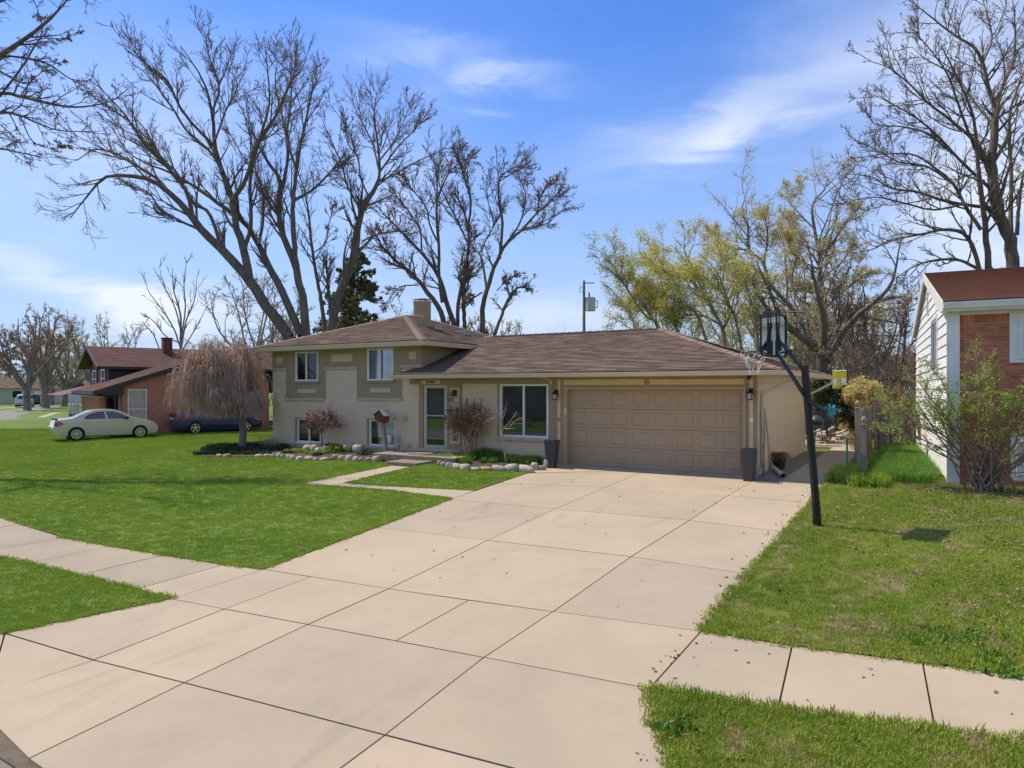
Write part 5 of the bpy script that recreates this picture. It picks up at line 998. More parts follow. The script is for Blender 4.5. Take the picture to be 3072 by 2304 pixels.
# brick front with joints
reg = dict(x0=.205, x1=5.0, z0=.0, z1=3.80); hol = [(1.12, 2.6, 2.72, 3.81), (1.14, 2.6, .16, 1.10), (-1, 6, 3.60, 4)]
me_c = {}
cnt = 0; rest = MB()
br_ = sorted(brick_rows(reg['x0'], reg['x1'], reg['z0'], 3.62, hol, .205, .068, .013), key=lambda q: q[0])
def unit_brick(w, h):
    k = (round(w, 3), round(h, 3))
    if k not in me_c: b = MB(); b.faces([(0, 0, 0), (w, 0, 0), (w, 0, h), (0, 0, h), (.003, -.012, .003), (w-.003, -.012, .003), (w-.003, -.012, h-.003), (.003, -.012, h-.003)], [(4, 5, 6, 7), (0, 1, 5, 4), (1, 2, 6, 5), (2, 3, 7, 6), (3, 0, 4, 7)]); me = bpy.data.meshes.new('brick'); me.from_pydata(b.v, [], b.f); me.materials.append(M['red_brick']); me_c[k] = me
    return me_c[k]
for a, c, z0, z1 in br_:
    if cnt < 275 and a < 1.75 and z0 > .9: link('brick', unit_brick(c-a, z1-z0), W3, loc=(a, .019-random.uniform(0, .004), z0)); cnt += 1
    else: front_brick(rest, a, c, z0, z1, .019, .012)
for k in range(24): link('brick', unit_brick(.057, .195), W3, loc=(.206+k*.067, .017, 3.61)) if .206+k*.067 < 1.06 else front_brick(rest, .206+k*.067, .206+k*.067+.057, 3.61, 3.80, .019, .012)
rest.build('bricks', 'red_brick', W3, kind='stuff')
# upper window panel and lower window at the frame edge
b = MB(); b.box(1.12, 2.60, -.03, .04, 2.72, 3.80); up_ = b.build('window_surround', 'white_trim', W3); window(W3, 1.28, 2.5, 2.80, 3.68, -.05, .5)
b = MB(); b.box(1.14, 2.6, -.02, .04, .16, 1.10); b.build('window_surround', 'white_trim', W3); window(W3, 1.24, 2.5, .26, 1.02, -.04, .5, blind='blind')
# roof, fascia, rake boards, gutter
r = MB(); eo = .42; ro = .14; sl3 = (zR-zE)/yr; ez = zE+.16-eo*sl3*.2
roof_plane(r, (-ro, -eo, zE+.05), (8.2, -eo, zE+.05), (8.2, yr, zR+.12), (-ro, yr, zR+.12), .14); roof_plane(r, (8.2, yb+.3, zE+.1), (-ro, yb+.3, zE+.1), (-ro, yr, zR+.12), (8.2, yr, zR+.12), .14); r.build('roof', 'shingle_rust', W3)
b = MB(); b.prism([(-ro-.02, -eo, zE+.04), (-ro-.02, yr, zR+.11), (-ro-.02, yr, zR-.10), (-ro-.02, .25, zE-.14), (-ro-.02, -eo, zE-.14)], (.03, 0, 0)); b.build('rake_board', 'white_trim', W3); b = MB(); b.prism([(-ro-.02, yb+.3, zE+.09), (-ro-.02, yr, zR+.11), (-ro-.02, yr, zR-.10), (-ro-.02, yb+.3, zE-.10)], (.03, 0, 0)); b.build('rake_board', 'white_trim', W3)
b = MB(); b.face([(-ro+.01, yb+.3, zE+.03), (0.02, yb+.3, zE+.03), (0.02, yr, zR+.06), (-ro+.01, yr, zR+.06)]); b.face([(-ro+.01, -eo, zE-.0), (0, -eo, zE), (0, yr, zR+.06), (-ro+.01, yr, zR+.06)]); b.box(-ro+.012, 8.2, -eo+.02, .02, zE-.16, zE-.14); b.build('soffit', 'white_trim', W3)
b = MB(); b.box(-ro+.02, 8.2, -eo, -eo+.02, zE-.138, zE+.05); b.build('fascia', 'white_trim', W3); b = MB(); b.box(-ro-.01, 8.2, -eo-.04, -eo+.06, zE+.048, zE+.075); b.build('drip_edge', 'drip_edge', W3)
gutter_run(W3, [((-ro-.01, -eo), (8.2, -eo), (0, -1))], zE-.10, zE+.03, .11, 'white_trim')
b = MB(); b.box(.21, 5, -.02, .02, 3.80, 3.88); b.build('frieze', 'white_trim', W3)
# ------------------------------------------------------------------ houses farther off
def simple_house(pt, rz, w, dpt, h, rise, label, wallm, roofm, nwin=4, hipd=False, garage=True, second=None):
    o = empty('far_house', pt, rz, label=label, cat='house'); b = MB(); b.box(-w/2, w/2, 0, dpt, -.8, h); 
    if not hipd: b.faces([(-w/2, 0, h), (-w/2, dpt, h), (-w/2, dpt/2, h+rise)], [(0, 1, 2)]); b.faces([(w/2, 0, h), (w/2, dpt, h), (w/2, dpt/2, h+rise)], [(0, 2, 1)])
    b.build('wall', wallm, o); r = MB(); e = .5
    if hipd: k = dpt/2; roof_plane(r, (-w/2-e, -e, h), (w/2+e, -e, h), (w/2-k, dpt/2, h+rise), (-w/2+k, dpt/2, h+rise), .3); roof_plane(r, (w/2+e, -e, h), (w/2+e, dpt+e, h), (w/2-k, dpt/2, h+rise), (w/2-k, dpt/2, h+rise), .3); roof_plane(r, (w/2+e, dpt+e, h), (-w/2-e, dpt+e, h), (-w/2+k, dpt/2, h+rise), (w/2-k, dpt/2, h+rise), .3); roof_plane(r, (-w/2-e, dpt+e, h), (-w/2-e, -e, h), (-w/2+k, dpt/2, h+rise), (-w/2+k, dpt/2, h+rise), .3)
    else: roof_plane(r, (-w/2-e, -e, h), (w/2+e, -e, h), (w/2+e, dpt/2, h+rise+.1), (-w/2-e, dpt/2, h+rise+.1), .3); roof_plane(r, (w/2+e, dpt+e, h), (-w/2-e, dpt+e, h), (-w/2-e, dpt/2, h+rise+.1), (w/2+e, dpt/2, h+rise+.1), .3)
    r.build('roof', roofm, o)
    for i in range(nwin):
        x = -w/2+w*(i+.5)/nwin; big = garage and i == nwin-1
        f = MB(); x0, x1, z0, z1 = (x-1.2, x+1.2, -.3, 2.0) if big else (x-.6, x+.6, 1.0, 2.1); f.box(x0-.08, x1+.08, -.06, -.01, z0-.08, z1+.08); fo = f.build('garage_door' if big else 'window', 'white_trim', o)
        if not big: g = MB(); g.box(x0, x1, -.075, -.062, z0, z1); g.build('pane', 'glass' if 0 else 'interior', fo)
    return o
def ph(px, py, d, dz=0): p = at(px, py, d); return (p.x, p.y, zg(p.x, p.y)+dz)
simple_house(ph(10, 1150, 110), R(70), 14, 9, 2.5, 1.5, 'cream ranch house far left across the side street', 'cream_house', 'shingle', 4)
simple_house(ph(118, 1150, 120), R(75), 13, 9, 2.6, 1.6, 'white ranch house beyond the parked suvs on the side street', 'white_house', 'shingle_maroon', 4)
simple_house(ph(180, 1150, 150), R(70), 14, 9, 2.6, 1.7, 'long pale house far down the side street', 'cream_house', 'shingle', 5)
simple_house(ph(240, 1150, 190), R(60), 14, 9, 2.8, 1.8, 'small white house at the far end of the street', 'white_house', 'shingle_rust', 4)
far_car(68, 1210, 92, R(150), 'silver_paint', 'silver suv parked far down the side street'); far_car(100, 1206, 99, R(150), 'black_paint', 'black suv beside the silver one far down the street')
# pale sided garage and orange roofed house beyond the back fence on the right
simple_house(ph(2720, 1200, 50), R(98), 7, 6, 2.3, 1.2, 'pale grey sided garage beyond the leaning picket fence', 'siding_white', 'shingle', 1, garage=False)
simple_house(ph(2660, 1200, 62), R(-12), 12, 8, 3.6, 1.6, 'orange brick house glimpsed through bare scrub beyond the fence', 'brick_wall_orange', 'shingle_rust', 3, garage=False)
# houses across the street, seen in the window reflections
simple_house((-16, -22, -.7), R(180), 17, 9, 2.8, 1.7, 'dark brick ranch house across the street behind the camera', 'dark_red', 'shingle', 4)
simple_house((8, -23, -.7), R(180), 17, 9, 3.0, 1.7, 'white ranch house across the street behind the camera', 'white_house', 'shingle', 5)
simple_house((-42, -20, -.7), R(180), 16, 9, 2.8, 1.7, 'cream house across the street at the corner', 'cream_house', 'shingle_maroon', 4)
# ------------------------------------------------------------------ trees
def tube_batch(P, Rr, sides):
    N, K, _ = P.shape; T = np.gradient(P, axis=1); T /= np.linalg.norm(T, axis=2, keepdims=True)+1e-9
    ref = np.cross(T[:, 0], np.array([.31, .17, .93])); ref /= np.linalg.norm(ref, axis=1, keepdims=True)+1e-9
    n = ref[:, None, :]-(ref[:, None, :]*T).sum(2, keepdims=True)*T; n /= np.linalg.norm(n, axis=2, keepdims=True)+1e-9; b = np.cross(T, n)
    a = np.arange(sides)*2*np.pi/sides; V = P[:, :, None, :]+Rr[:, :, None, None]*(np.cos(a)[None, None, :, None]*n[:, :, None, :]+np.sin(a)[None, None, :, None]*b[:, :, None, :])
    i = np.arange(N)[:, None, None]*K*sides; k = np.arange(K-1)[None, :, None]*sides; j = np.arange(sides)[None, None, :]; j2 = (j+1) % sides
    Fc = np.stack([i+k+j, i+k+j2, i+k+sides+j2, i+k+sides+j], -1).reshape(-1, 4); return V.reshape(-1, 3), Fc
def quads_mesh(name, batches, m, parent, smooth=True, **kw):
    vs, fs, o = [], [], 0
    for v, f in batches: vs.append(v); fs.append(f+o); o += len(v)
    V = np.concatenate(vs); Fc = np.concatenate(fs); me = bpy.data.meshes.new(name)
    me.vertices.add(len(V)); me.vertices.foreach_set('co', V.astype(np.float32).ravel()); me.loops.add(Fc.size); me.loops.foreach_set('vertex_index', Fc.astype(np.int32).ravel())
    me.polygons.add(len(Fc)); me.polygons.foreach_set('loop_start', np.arange(0, Fc.size, 4, dtype=np.int32)); 
    if smooth: me.polygons.foreach_set('use_smooth', np.ones(len(Fc), bool))
    me.materials.append(M[m]); me.update(calc_edges=True); return link(name, me, parent, **kw)
def unit(v): return v/(np.linalg.norm(v, axis=-1, keepdims=True)+1e-9)
def kids(P, Rr, n, t0, t1, ang, lr, K, up, wig, rr, rg, lref=None, tip=.003, minr=.004, amin=.6, apex=.55, side=None, cap=1e9):
    """n shoots on each parent (scaled with its length), K points each"""
    N, K0, _ = P.shape; L = np.linalg.norm(np.diff(P, axis=1), axis=2).sum(1); cnt = np.full(N, float(n)) if lref is None else n*L/lref
    cnt = np.floor(cnt+rg.random(N)).astype(int); idx = np.repeat(np.arange(N), cnt); M_ = len(idx)
    if not M_: return np.zeros((0, K, 3)), np.zeros((0, K))
    t = t0+(t1-t0)*rg.random(M_)**.9; f = t*(K0-1); a = np.clip(f.astype(int), 0, K0-2); w = (f-a)[:, None]
    p = P[idx, a]*(1-w)+P[idx, a+1]*w; r = Rr[idx, a]*(1-w[:, 0])+Rr[idx, a+1]*w[:, 0]; T = unit(P[idx, a+1]-P[idx, a])
    rnd = unit(rg.normal(size=(M_, 3))); perp = unit(rnd-(rnd*T).sum(1, keepdims=True)*T)
    if side is not None: perp = unit(perp+np.array(side)*.8); perp = unit(perp-(perp*T).sum(1, keepdims=True)*T)
    A = R(ang)*rg.uniform(amin, 1.3, M_)[:, None]; d = T*np.cos(A)+perp*np.sin(A)
    ln = np.minimum(L[idx], cap)*lr*(1-apex*t)*rg.uniform(.6, 1.25, M_) if lref is None or True else 0
    out = [p]; st = (ln/(K-1))[:, None]
    for k in range(K-1):
        d = unit(d+np.array([0, 0, up])/(K-1)+rg.normal(size=(M_, 3))*wig/math.sqrt(K-1)); p = p+d*st; out.append(p)
    Pn = np.stack(out, 1); r0 = np.maximum(r*rr*rg.uniform(.75, 1.1, M_), minr); Rn = r0[:, None]*(1-np.linspace(0, 1, K)[None])**.8+tip
    return Pn, Rn
def leaf_quads(P, per, size, rg, spread=.05, tmin=.15, up=0.):
    N, K, _ = P.shape; n = rg.poisson(per, N); idx = np.repeat(np.arange(N), n); m = len(idx)
    if m == 0: return np.zeros((0, 3)), np.zeros((0, 4), int)
    t = tmin+(1-tmin)*rg.random(m); f = t*(K-1); a = np.clip(f.astype(int), 0, K-2); w = (f-a)[:, None]; c = P[idx, a]*(1-w)+P[idx, a+1]*w+rg.normal(size=(m, 3))*spread
    u = unit(rg.normal(size=(m, 3))); v = unit(np.cross(u, rg.normal(size=(m, 3)))); s = (size*rg.uniform(.5, 1.3, m))[:, None]; u = u*s; v = v*s*.6
    V = np.stack([c-u*.9, c-v*.8+u*.1, c+u, c+v*.8+u*.1], 1).reshape(-1, 3); return V, np.arange(4*m).reshape(m, 4)
def smooth_path(pts, rad, K=22, jit=0., rg=None):
    """Catmull-Rom through the points, resampled to K"""
    p = np.array([tuple(v) for v in pts]); n = len(p); q = np.vstack([2*p[0]-p[1], p, 2*p[-1]-p[-2]]); out = []
    for k in range(K):
        s = k/(K-1)*(n-1); i = min(int(s), n-2); f = s-i; a, b, c, d = q[i:i+4]; out.append(.5*((2*b)+(-a+c)*f+(2*a-5*b+4*c-d)*f*f+(-a+3*b-3*c+d)*f**3))
    r = np.interp(np.linspace(0, 1, K), np.linspace(0, 1, len(rad)), rad); o = np.array(out)
    if jit and rg is not None: o[1:] += rg.normal(size=o[1:].shape)*jit*r[1:, None]
    return o, r
def crown(tree, L0, rg, specs, twig_m, bark_m, bud=None, name_t='trunk', sides0=9):
    """L0: list of (P,R) limbs. specs: list of dict for kids; last levels go to the crown mesh"""
    Pm = np.stack([a for a, b in L0]); Rm = np.stack([b for a, b in L0]); tb = [tube_batch(Pm, Rm, sides0)]; cb = []; P, Rr = Pm, Rm; last = []
    for li, sp in enumerate(specs):
        Pn, Rn = kids(P, Rr, rg=rg, **sp)
        if not len(Pn): break
        sd = (6, 4, 3, 3)[min(li, 3)]; (tb if li == 0 else cb).append(tube_batch(Pn, Rn, sd)); P, Rr = Pn, Rn; last.append(Pn)
    quads_mesh(name_t, tb, bark_m, tree)
    if cb: quads_mesh('crown', cb, twig_m, tree)
    if bud:
        bt = [leaf_quads(q, per, sz, rg, spr) for q, (per, sz, spr) in zip(last[-len(bud['lv']):], bud['lv'])]; quads_mesh(bud.get('name', 'buds'), bt, bud['m'], tree, smooth=False)
    return last
def traced_tree(name, label, tf, d, limbs, seed, specs, bark='bark_dark', twig='twig_dark', bud=None, px=1., cat='tree', dd=2.5, base_ground=True, group=None):
    """limbs traced on the photo: [(points, r0, r1, depth shift at the tip)], set at distance d; radii in crop pixels"""
    rg = np.random.default_rng(seed); L0 = []; o = empty(name, (0, 0, 0), label=label, cat=cat, group=group)
    for pts, r0, r1, ds in limbs:
        n = len(pts); W3_ = []
        for i, p in enumerate(pts): q = tf(*p); W3_.append(at(q[0], q[1], d+ds*dd*i/(n-1)))
        sc_ = d/F*px; L0.append(smooth_path(W3_, [r0*.78*sc_, (r0*.40+r1*.60)*sc_, r1*.8*sc_], 22, .12, rg))
    if base_ground:      # run the lowest limbs into the ground
        for i, (P, r) in enumerate(L0):
            if limbs[i][4] if len(limbs[i]) > 4 else False: pass
        bp = [(P, r) for (P, r), l in zip(L0, limbs) if l[1] >= .8*max(x[1] for x in limbs)]
        for P, r in bp: g = zg(P[0][0], P[0][1]); dirv = P[0]-P[2]; dirv = dirv/max(.3, abs(dirv[2]))*1.; q = P[0]+np.array([dirv[0]*.6, dirv[1]*.6, 0])*(P[0][2]-g)/2; q[2] = g-.1; pts = np.linspace(q, P[0], 22); L0.append((pts, np.linspace(r[0]*1.35, r[0]*1.0, 22)))
    crown(o, L0, rg, specs, twig, bark, bud); return o
def origin_to_base(o):
    pass
S_BIG = [dict(n=9, t0=.12, t1=1., ang=42, lr=.42, K=8, up=.35, wig=.30, rr=.55, tip=.006, minr=.012), dict(n=6, t0=.15, t1=1., ang=40, lr=.48, K=6, up=.25, wig=.35, rr=.6, tip=.005, minr=.008), dict(n=4, t0=.15, t1=1., ang=38, lr=.5, K=4, up=.15, wig=.35, rr=.6, tip=.0035, minr=.006), dict(n=2.3, t0=.2, t1=1., ang=40, lr=.5, K=3, up=.1, wig=.3, rr=.6, tip=.003, minr=.005)]
def specs(n1=9, n2=6, n3=4, n4=0, up=.3, ang=42, wig=.3, lr=.42):
    s = [dict(S_BIG[0], n=n1, up=up, ang=ang, wig=wig, lr=lr), dict(S_BIG[1], n=n2, up=up*.7), dict(S_BIG[2], n=n3)]
    if n4: s.append(dict(S_BIG[3], n=n4))
    return s
c5 = a5
traced_tree('bare_tree', 'largest bare tree behind the left wing with four leaning trunks', a4, 38, [
    ([(1440, 1680), (1330, 1530), (1225, 1375), (1110, 1250), (1010, 1150), (960, 1080), (870, 985), (760, 900), (640, 875), (520, 885), (440, 970), (350, 1085)], 36, 2.5, 0),
    ([(960, 1080), (930, 960), (850, 850), (740, 740), (670, 640), (600, 545), (500, 440)], 14, 2.5, -1), ([(870, 985), (780, 890), (640, 800), (560, 760), (470, 745), (380, 800)], 11, 2.5, 1),
    ([(1110, 1250), (1040, 1060), (960, 1010), (880, 860), (800, 780), (720, 640), (640, 560)], 12, 2.5, 1.2), ([(1010, 1150), (900, 1100), (800, 1040), (740, 960), (650, 920)], 9, 2, -1),
    ([(1240, 1400), (1215, 1250), (1175, 1130), (1155, 1000), (1110, 860), (1070, 730), (1055, 560), (1010, 400), (900, 230)], 27, 2.5, .5),
    ([(1155, 1000), (1230, 880), (1270, 730), (1370, 580), (1430, 440), (1470, 350)], 15, 2.5, -1), ([(1110, 860), (1050, 760), (930, 650), (860, 540), (780, 430), (700, 340)], 11, 2.5, 1),
    ([(1070, 730), (980, 640), (900, 540), (830, 400), (740, 330), (690, 280)], 10, 2.5, -1.5), ([(1215, 1250), (1250, 1100), (1245, 900), (1290, 700), (1340, 520), (1330, 340), (1320, 230)], 14, 2.5, 1.5),
    ([(1055, 560), (1090, 430), (1040, 280), (1020, 160)], 8, 2, 0), ([(1070, 700), (1120, 560), (1180, 420), (1100, 300)], 7, 2, 1),
    ([(1500, 1670), (1400, 1440), (1340, 1330), (1290, 1220), (1230, 1120), (1100, 1020), (1000, 950), (850, 860), (700, 800), (560, 700)], 26, 2.5, 1.5),
    ([(1290, 1220), (1310, 1060), (1290, 900), (1210, 780), (1130, 640)], 11, 2.5, 2), ([(1525, 1670), (1510, 1500), (1470, 1330), (1410, 1180), (1385, 1020), (1395, 900), (1330, 800), (1290, 730), (1240, 600)], 28, 2.5, 0),
    ([(1385, 1020), (1430, 800), (1430, 650), (1450, 480), (1440, 330)], 12, 2.5, 1), ([(1480, 1330), (1460, 1150), (1460, 1000), (1475, 850), (1500, 700), (1540, 520), (1560, 400)], 18, 2.5, -1),
    ([(1460, 1000), (1560, 940), (1640, 860), (1720, 760)], 11, 2.5, 1), ([(1475, 850), (1430, 700), (1400, 560), (1370, 420), (1380, 300)], 9, 2.5, 1.5)], 11,
    [dict(n=14, t0=.18, t1=1., ang=34, lr=.44, K=8, up=.42, wig=.22, rr=.5, tip=.004, minr=.013, apex=.35, cap=7.), dict(n=7.5, t0=.12, t1=1., ang=34, lr=.5, K=6, up=.3, wig=.28, rr=.55, tip=.004, minr=.011, apex=.4), dict(n=5, t0=.12, t1=1., ang=36, lr=.5, K=4, up=.2, wig=.3, rr=.6, tip=.0035, minr=.008)],
    px=.603, bud=dict(m='bud_brown', lv=[(.9, .032, .03)]), base_ground=True)
traced_tree('bare_tree', 'bare tree with a broken top stub in front of the spruce', a5, 40, [
    ([(200, 1640), (250, 1400), (330, 1200), (380, 1050), (400, 900), (430, 750), (500, 640), (545, 550)], 40, 15, 0), ([(545, 560), (550, 450), (530, 250), (510, 120), (530, -60)], 14, 2, .5), ([(548, 500), (600, 430), (680, 320), (780, 220), (870, 110)], 10, 2, -.5),
    ([(530, 570), (600, 540), (660, 510), (800, 430), (930, 370), (1010, 330)], 10, 2, 1), ([(430, 780), (330, 600), (290, 450), (200, 250), (150, 120)], 10, 2, .5), ([(430, 980), (500, 940), (600, 915), (720, 910), (780, 930)], 8, 2, 0), ([(545, 480), (500, 300), (430, 160), (360, 20)], 9, 2, 1),
    ([(180, 1640), (150, 1400), (120, 1250), (80, 1000), (60, 800), (30, 620), (-20, 480)], 20, 3, 1), ([(210, 1500), (195, 1300), (180, 1110)], 12, 8, 0), ([(480, 680), (420, 540), (400, 400), (330, 300), (300, 150)], 8, 2, -1), ([(90, 1060), (180, 980), (200, 850), (230, 760)], 6, 2, 0), ([(550, 420), (640, 300), (700, 180), (760, 40)], 8, 2, 1)], 12,
    [dict(n=14, t0=.18, t1=1., ang=34, lr=.44, K=8, up=.45, wig=.22, rr=.5, tip=.004, minr=.013, apex=.35, cap=7.), dict(n=7, t0=.12, t1=1., ang=34, lr=.5, K=6, up=.3, wig=.28, rr=.55, tip=.004, minr=.010, apex=.4), dict(n=4.5, t0=.12, t1=1., ang=36, lr=.5, K=4, up=.2, wig=.3, rr=.6, tip=.0035, minr=.008)], px=.434, bud=dict(m='bud_brown', lv=[(.6, .032, .03)]))
traced_tree('bare_tree', 'bare tree with reddish bud clusters right behind the chimney', a5, 44, [
    ([(1010, 1600), (960, 1440), (850, 1290), (760, 1190), (640, 1090), (560, 1000), (530, 930)], 26, 4, 0), ([(1080, 1600), (1000, 1350), (950, 1200), (840, 1060), (720, 930), (620, 830), (500, 700)], 24, 3, 1), ([(985, 1400), (960, 1200), (960, 1000), (945, 800), (950, 650), (935, 430)], 17, 3, -1),
    ([(1085, 1600), (1100, 1380), (1140, 1200), (1165, 1000), (1150, 830), (1100, 700), (1060, 620)], 18, 5, 0), ([(1165, 1000), (1100, 860), (1030, 720), (960, 560), (1000, 430)], 10, 2.5, 1), ([(1160, 900), (1180, 700), (1130, 520), (1090, 380), (1110, 310)], 11, 2.5, -1), ([(1140, 1600), (1130, 1300), (1160, 1130)], 17, 14, 0), 
    ([(840, 1060), (830, 900), (760, 780), (660, 650), (620, 600)], 9, 2.5, 1), ([(960, 1000), (900, 870), (870, 740), (760, 600), (700, 520)], 9, 2.5, -1), ([(945, 700), (1020, 520), (1100, 440), (1180, 400)], 8, 2.5, 0), ([(760, 1190), (640, 1100), (590, 1000), (560, 900)], 7, 2.5, 0), ([(820, 1280), (700, 1290), (620, 1370), (580, 1440)], 6, 2, 0)], 13,
    [dict(n=18, t0=.2, t1=1., ang=36, lr=.42, cap=7., K=8, up=.35, wig=.35, rr=.5, tip=.006, minr=.014), dict(n=8, t0=.15, t1=1., ang=40, lr=.5, K=5, up=.3, wig=.3, rr=.6, tip=.004, minr=.010), dict(n=5.5, t0=.2, t1=1., ang=45, lr=.5, K=3, up=.2, wig=.35, rr=.6, tip=.004, minr=.007)], px=.434, bud=dict(m='bud_brown', lv=[(1.0, .035, .03)]))
traced_tree('bare_tree', 'vase shaped bare tree rising behind the low roof right of the chimney tree', a5, 42, [
    ([(1260, 1640), (1270, 1400), (1310, 1250), (1360, 1120), (1420, 1000), (1530, 900), (1640, 780), (1740, 690), (1830, 600)], 24, 3, 0), ([(1290, 1300), (1250, 1080), (1180, 1010), (1190, 900)], 12, 2.5, 1), ([(1380, 1100), (1400, 850), (1375, 700), (1380, 550), (1450, 480), (1540, 450)], 13, 2.5, -1),
    ([(1340, 1640), (1420, 1420), (1490, 1310), (1560, 1290)], 15, 5, 0), ([(1530, 900), (1620, 880), (1700, 830), (1860, 740)], 8, 2.5, 1), ([(1420, 1000), (1520, 850), (1560, 680), (1540, 580)], 10, 2.5, 1), ([(1640, 780), (1660, 680), (1700, 600), (1780, 560)], 7, 2.5, -1), ([(1260, 1330), (1180, 1380), (1120, 1440)], 8, 4, 0), ([(1240, 1060), (1290, 960), (1340, 850), (1300, 700), (1290, 520)], 7, 2.5, 0), ([(1360, 1320), (1430, 1250), (1530, 1200)], 5, 2, 0)], 14,
    [dict(n=18, t0=.2, t1=1., ang=36, lr=.42, cap=7., K=8, up=.35, wig=.35, rr=.5, tip=.006, minr=.014), dict(n=8, t0=.15, t1=1., ang=40, lr=.5, K=5, up=.3, wig=.3, rr=.6, tip=.004, minr=.010), dict(n=5.5, t0=.2, t1=1., ang=45, lr=.5, K=3, up=.2, wig=.35, rr=.6, tip=.004, minr=.007)], px=.434, bud=dict(m='bud_brown', lv=[(1.0, .035, .03)]))
traced_tree('bare_tree', 'tall many-limbed bare tree behind the white sided house at the right edge', a7, 36, [
    ([(1190, 1560), (1165, 1350), (1100, 1200), (1070, 1050), (1060, 900), (1075, 700), (1080, 600)], 42, 18, 0), ([(1080, 600), (1040, 480), (1010, 350), (960, 260), (860, 200), (720, 90), (590, -10)], 16, 2, 0), ([(1080, 600), (1120, 480), (1180, 330), (1190, 150), (1170, -60)], 14, 2, 1),
    ([(1050, 900), (980, 800), (900, 720), (800, 640), (700, 560), (600, 460), (500, 380), (410, 345)], 12, 2, -1), ([(1060, 1050), (960, 960), (860, 860), (760, 750), (640, 650), (500, 570), (400, 520)], 12, 2, .5), ([(1070, 1150), (900, 1130), (760, 1100), (640, 1060), (500, 1040), (400, 980), (250, 960)], 13, 2, 0),
    ([(1190, 1450), (1165, 1250), (1170, 1000), (1160, 760), (1165, 600), (1239, 400), (1300, 200)], 17, 3, 1), ([(1200, 1300), (1210, 1150), (1239, 950), (1320, 760)], 14, 3, 0), ([(1050, 1560), (1030, 1330), (1020, 1180), (1000, 1050), (980, 850), (960, 650), (880, 450), (780, 250)], 22, 3, -1),
    ([(1010, 1560), (960, 1380), (900, 1290), (800, 1270), (700, 1290), (500, 1330), (400, 1380), (280, 1400)], 16, 2, 0), ([(1000, 1270), (920, 1150), (850, 1020), (760, 940), (640, 860), (500, 850), (280, 880)], 13, 2, 1), ([(1010, 1500), (880, 1440), (740, 1440), (620, 1480), (500, 1560)], 12, 2, 0),
    ([(980, 850), (920, 700), (870, 560), (820, 420), (740, 300), (640, 180)], 10, 2, -1), ([(850, 1020), (700, 920), (560, 900), (420, 830), (280, 760)], 8, 2, 1), ([(900, 1130), (740, 1160), (560, 1120), (400, 1090), (220, 1130)], 8, 2, -1), ([(1010, 350), (1060, 220), (1040, 100), (1000, -40)], 9, 2, 1), ([(1165, 600), (1230, 560), (1320, 520)], 9, 3, 0), ([(860, 860), (700, 740), (560, 700), (420, 690), (360, 600)], 7, 2, 1), ([(1075, 700), (960, 560), (860, 420), (700, 330), (620, 260)], 9, 2, 1.5)], 15,
    [dict(n=15, t0=.13, t1=1., ang=42, lr=.36, K=8, up=.32, wig=.32, rr=.5, tip=.005, minr=.015, apex=.4), dict(n=8, t0=.12, t1=1., ang=42, lr=.46, K=5, up=.28, wig=.38, rr=.55, tip=.004, minr=.010), dict(n=5.5, t0=.15, t1=1., ang=45, lr=.42, K=3, up=.2, wig=.35, rr=.6, tip=.004, minr=.007)], px=.542, bud=dict(m='bud_brown', lv=[(.8, .032, .02)]))
LV = [dict(n=13, t0=.13, t1=1., ang=42, lr=.40, K=7, up=.3, wig=.35, rr=.5, tip=.005, minr=.014, apex=.4), dict(n=8, t0=.12, t1=1., ang=48, lr=.5, K=5, up=.2, wig=.45, rr=.6, tip=.005, minr=.008), dict(n=4.5, t0=.15, t1=1., ang=45, lr=.5, K=3, up=.1, wig=.4, rr=.6, tip=.004, minr=.006)]
traced_tree('budding_tree', 'tall budding tree with olive new leaves between the hoop and the bare giant', a6, 44, [
    ([(1610, 1700), (1610, 1300), (1580, 1100), (1570, 950), (1540, 800), (1530, 650), (1600, 560), (1620, 490)], 22, 3, 0), ([(1570, 950), (1480, 900), (1390, 880), (1330, 800)], 8, 2, 1), ([(1600, 980), (1660, 880), (1740, 760), (1800, 700)], 9, 2, -1), ([(1560, 1050), (1460, 1000), (1390, 930), (1380, 820)], 8, 2, -1), ([(1590, 1100), (1700, 1020), (1800, 900)], 8, 2, 1), ([(1600, 1300), (1690, 1220), (1800, 1130), (1900, 1060)], 8, 2, 0), ([(1370, 1250), (1370, 1100), (1360, 960), (1410, 850), (1400, 720)], 9, 2, 0), ([(1590, 1300), (1500, 1180), (1400, 1140)], 7, 2, 0), ([(1540, 800), (1440, 700), (1380, 620), (1420, 540)], 8, 2, 1)],
    21, LV, bark='bark_grey', twig='twig_grey', px=.482, bud=dict(m='leaf_olive', lv=[(8.0, .045, .11)], name='foliage'))
traced_tree('budding_tree', 'leaning mossy tree with yellow-green buds right behind the garage', a6, 40, [
    ([(1540, 1560), (1480, 1420), (1380, 1270), (1270, 1150), (1220, 1010), (1130, 930), (1130, 800), (1090, 700), (1110, 610)], 20, 3, 0), ([(1400, 1300), (1250, 1200), (1130, 1150), (1000, 1120)], 9, 2, 1), ([(1220, 1010), (1250, 880), (1240, 760), (1200, 660)], 8, 2, -1), ([(1130, 930), (1020, 920), (940, 870), (880, 800)], 7, 2, 1), ([(1270, 1150), (1180, 1060), (1060, 1000), (960, 960)], 7, 2, -1)],
    22, LV, bark='bark_grey', twig='twig_grey', px=.482, bud=dict(m='leaf_olive', lv=[(8.0, .045, .11)], name='foliage'))
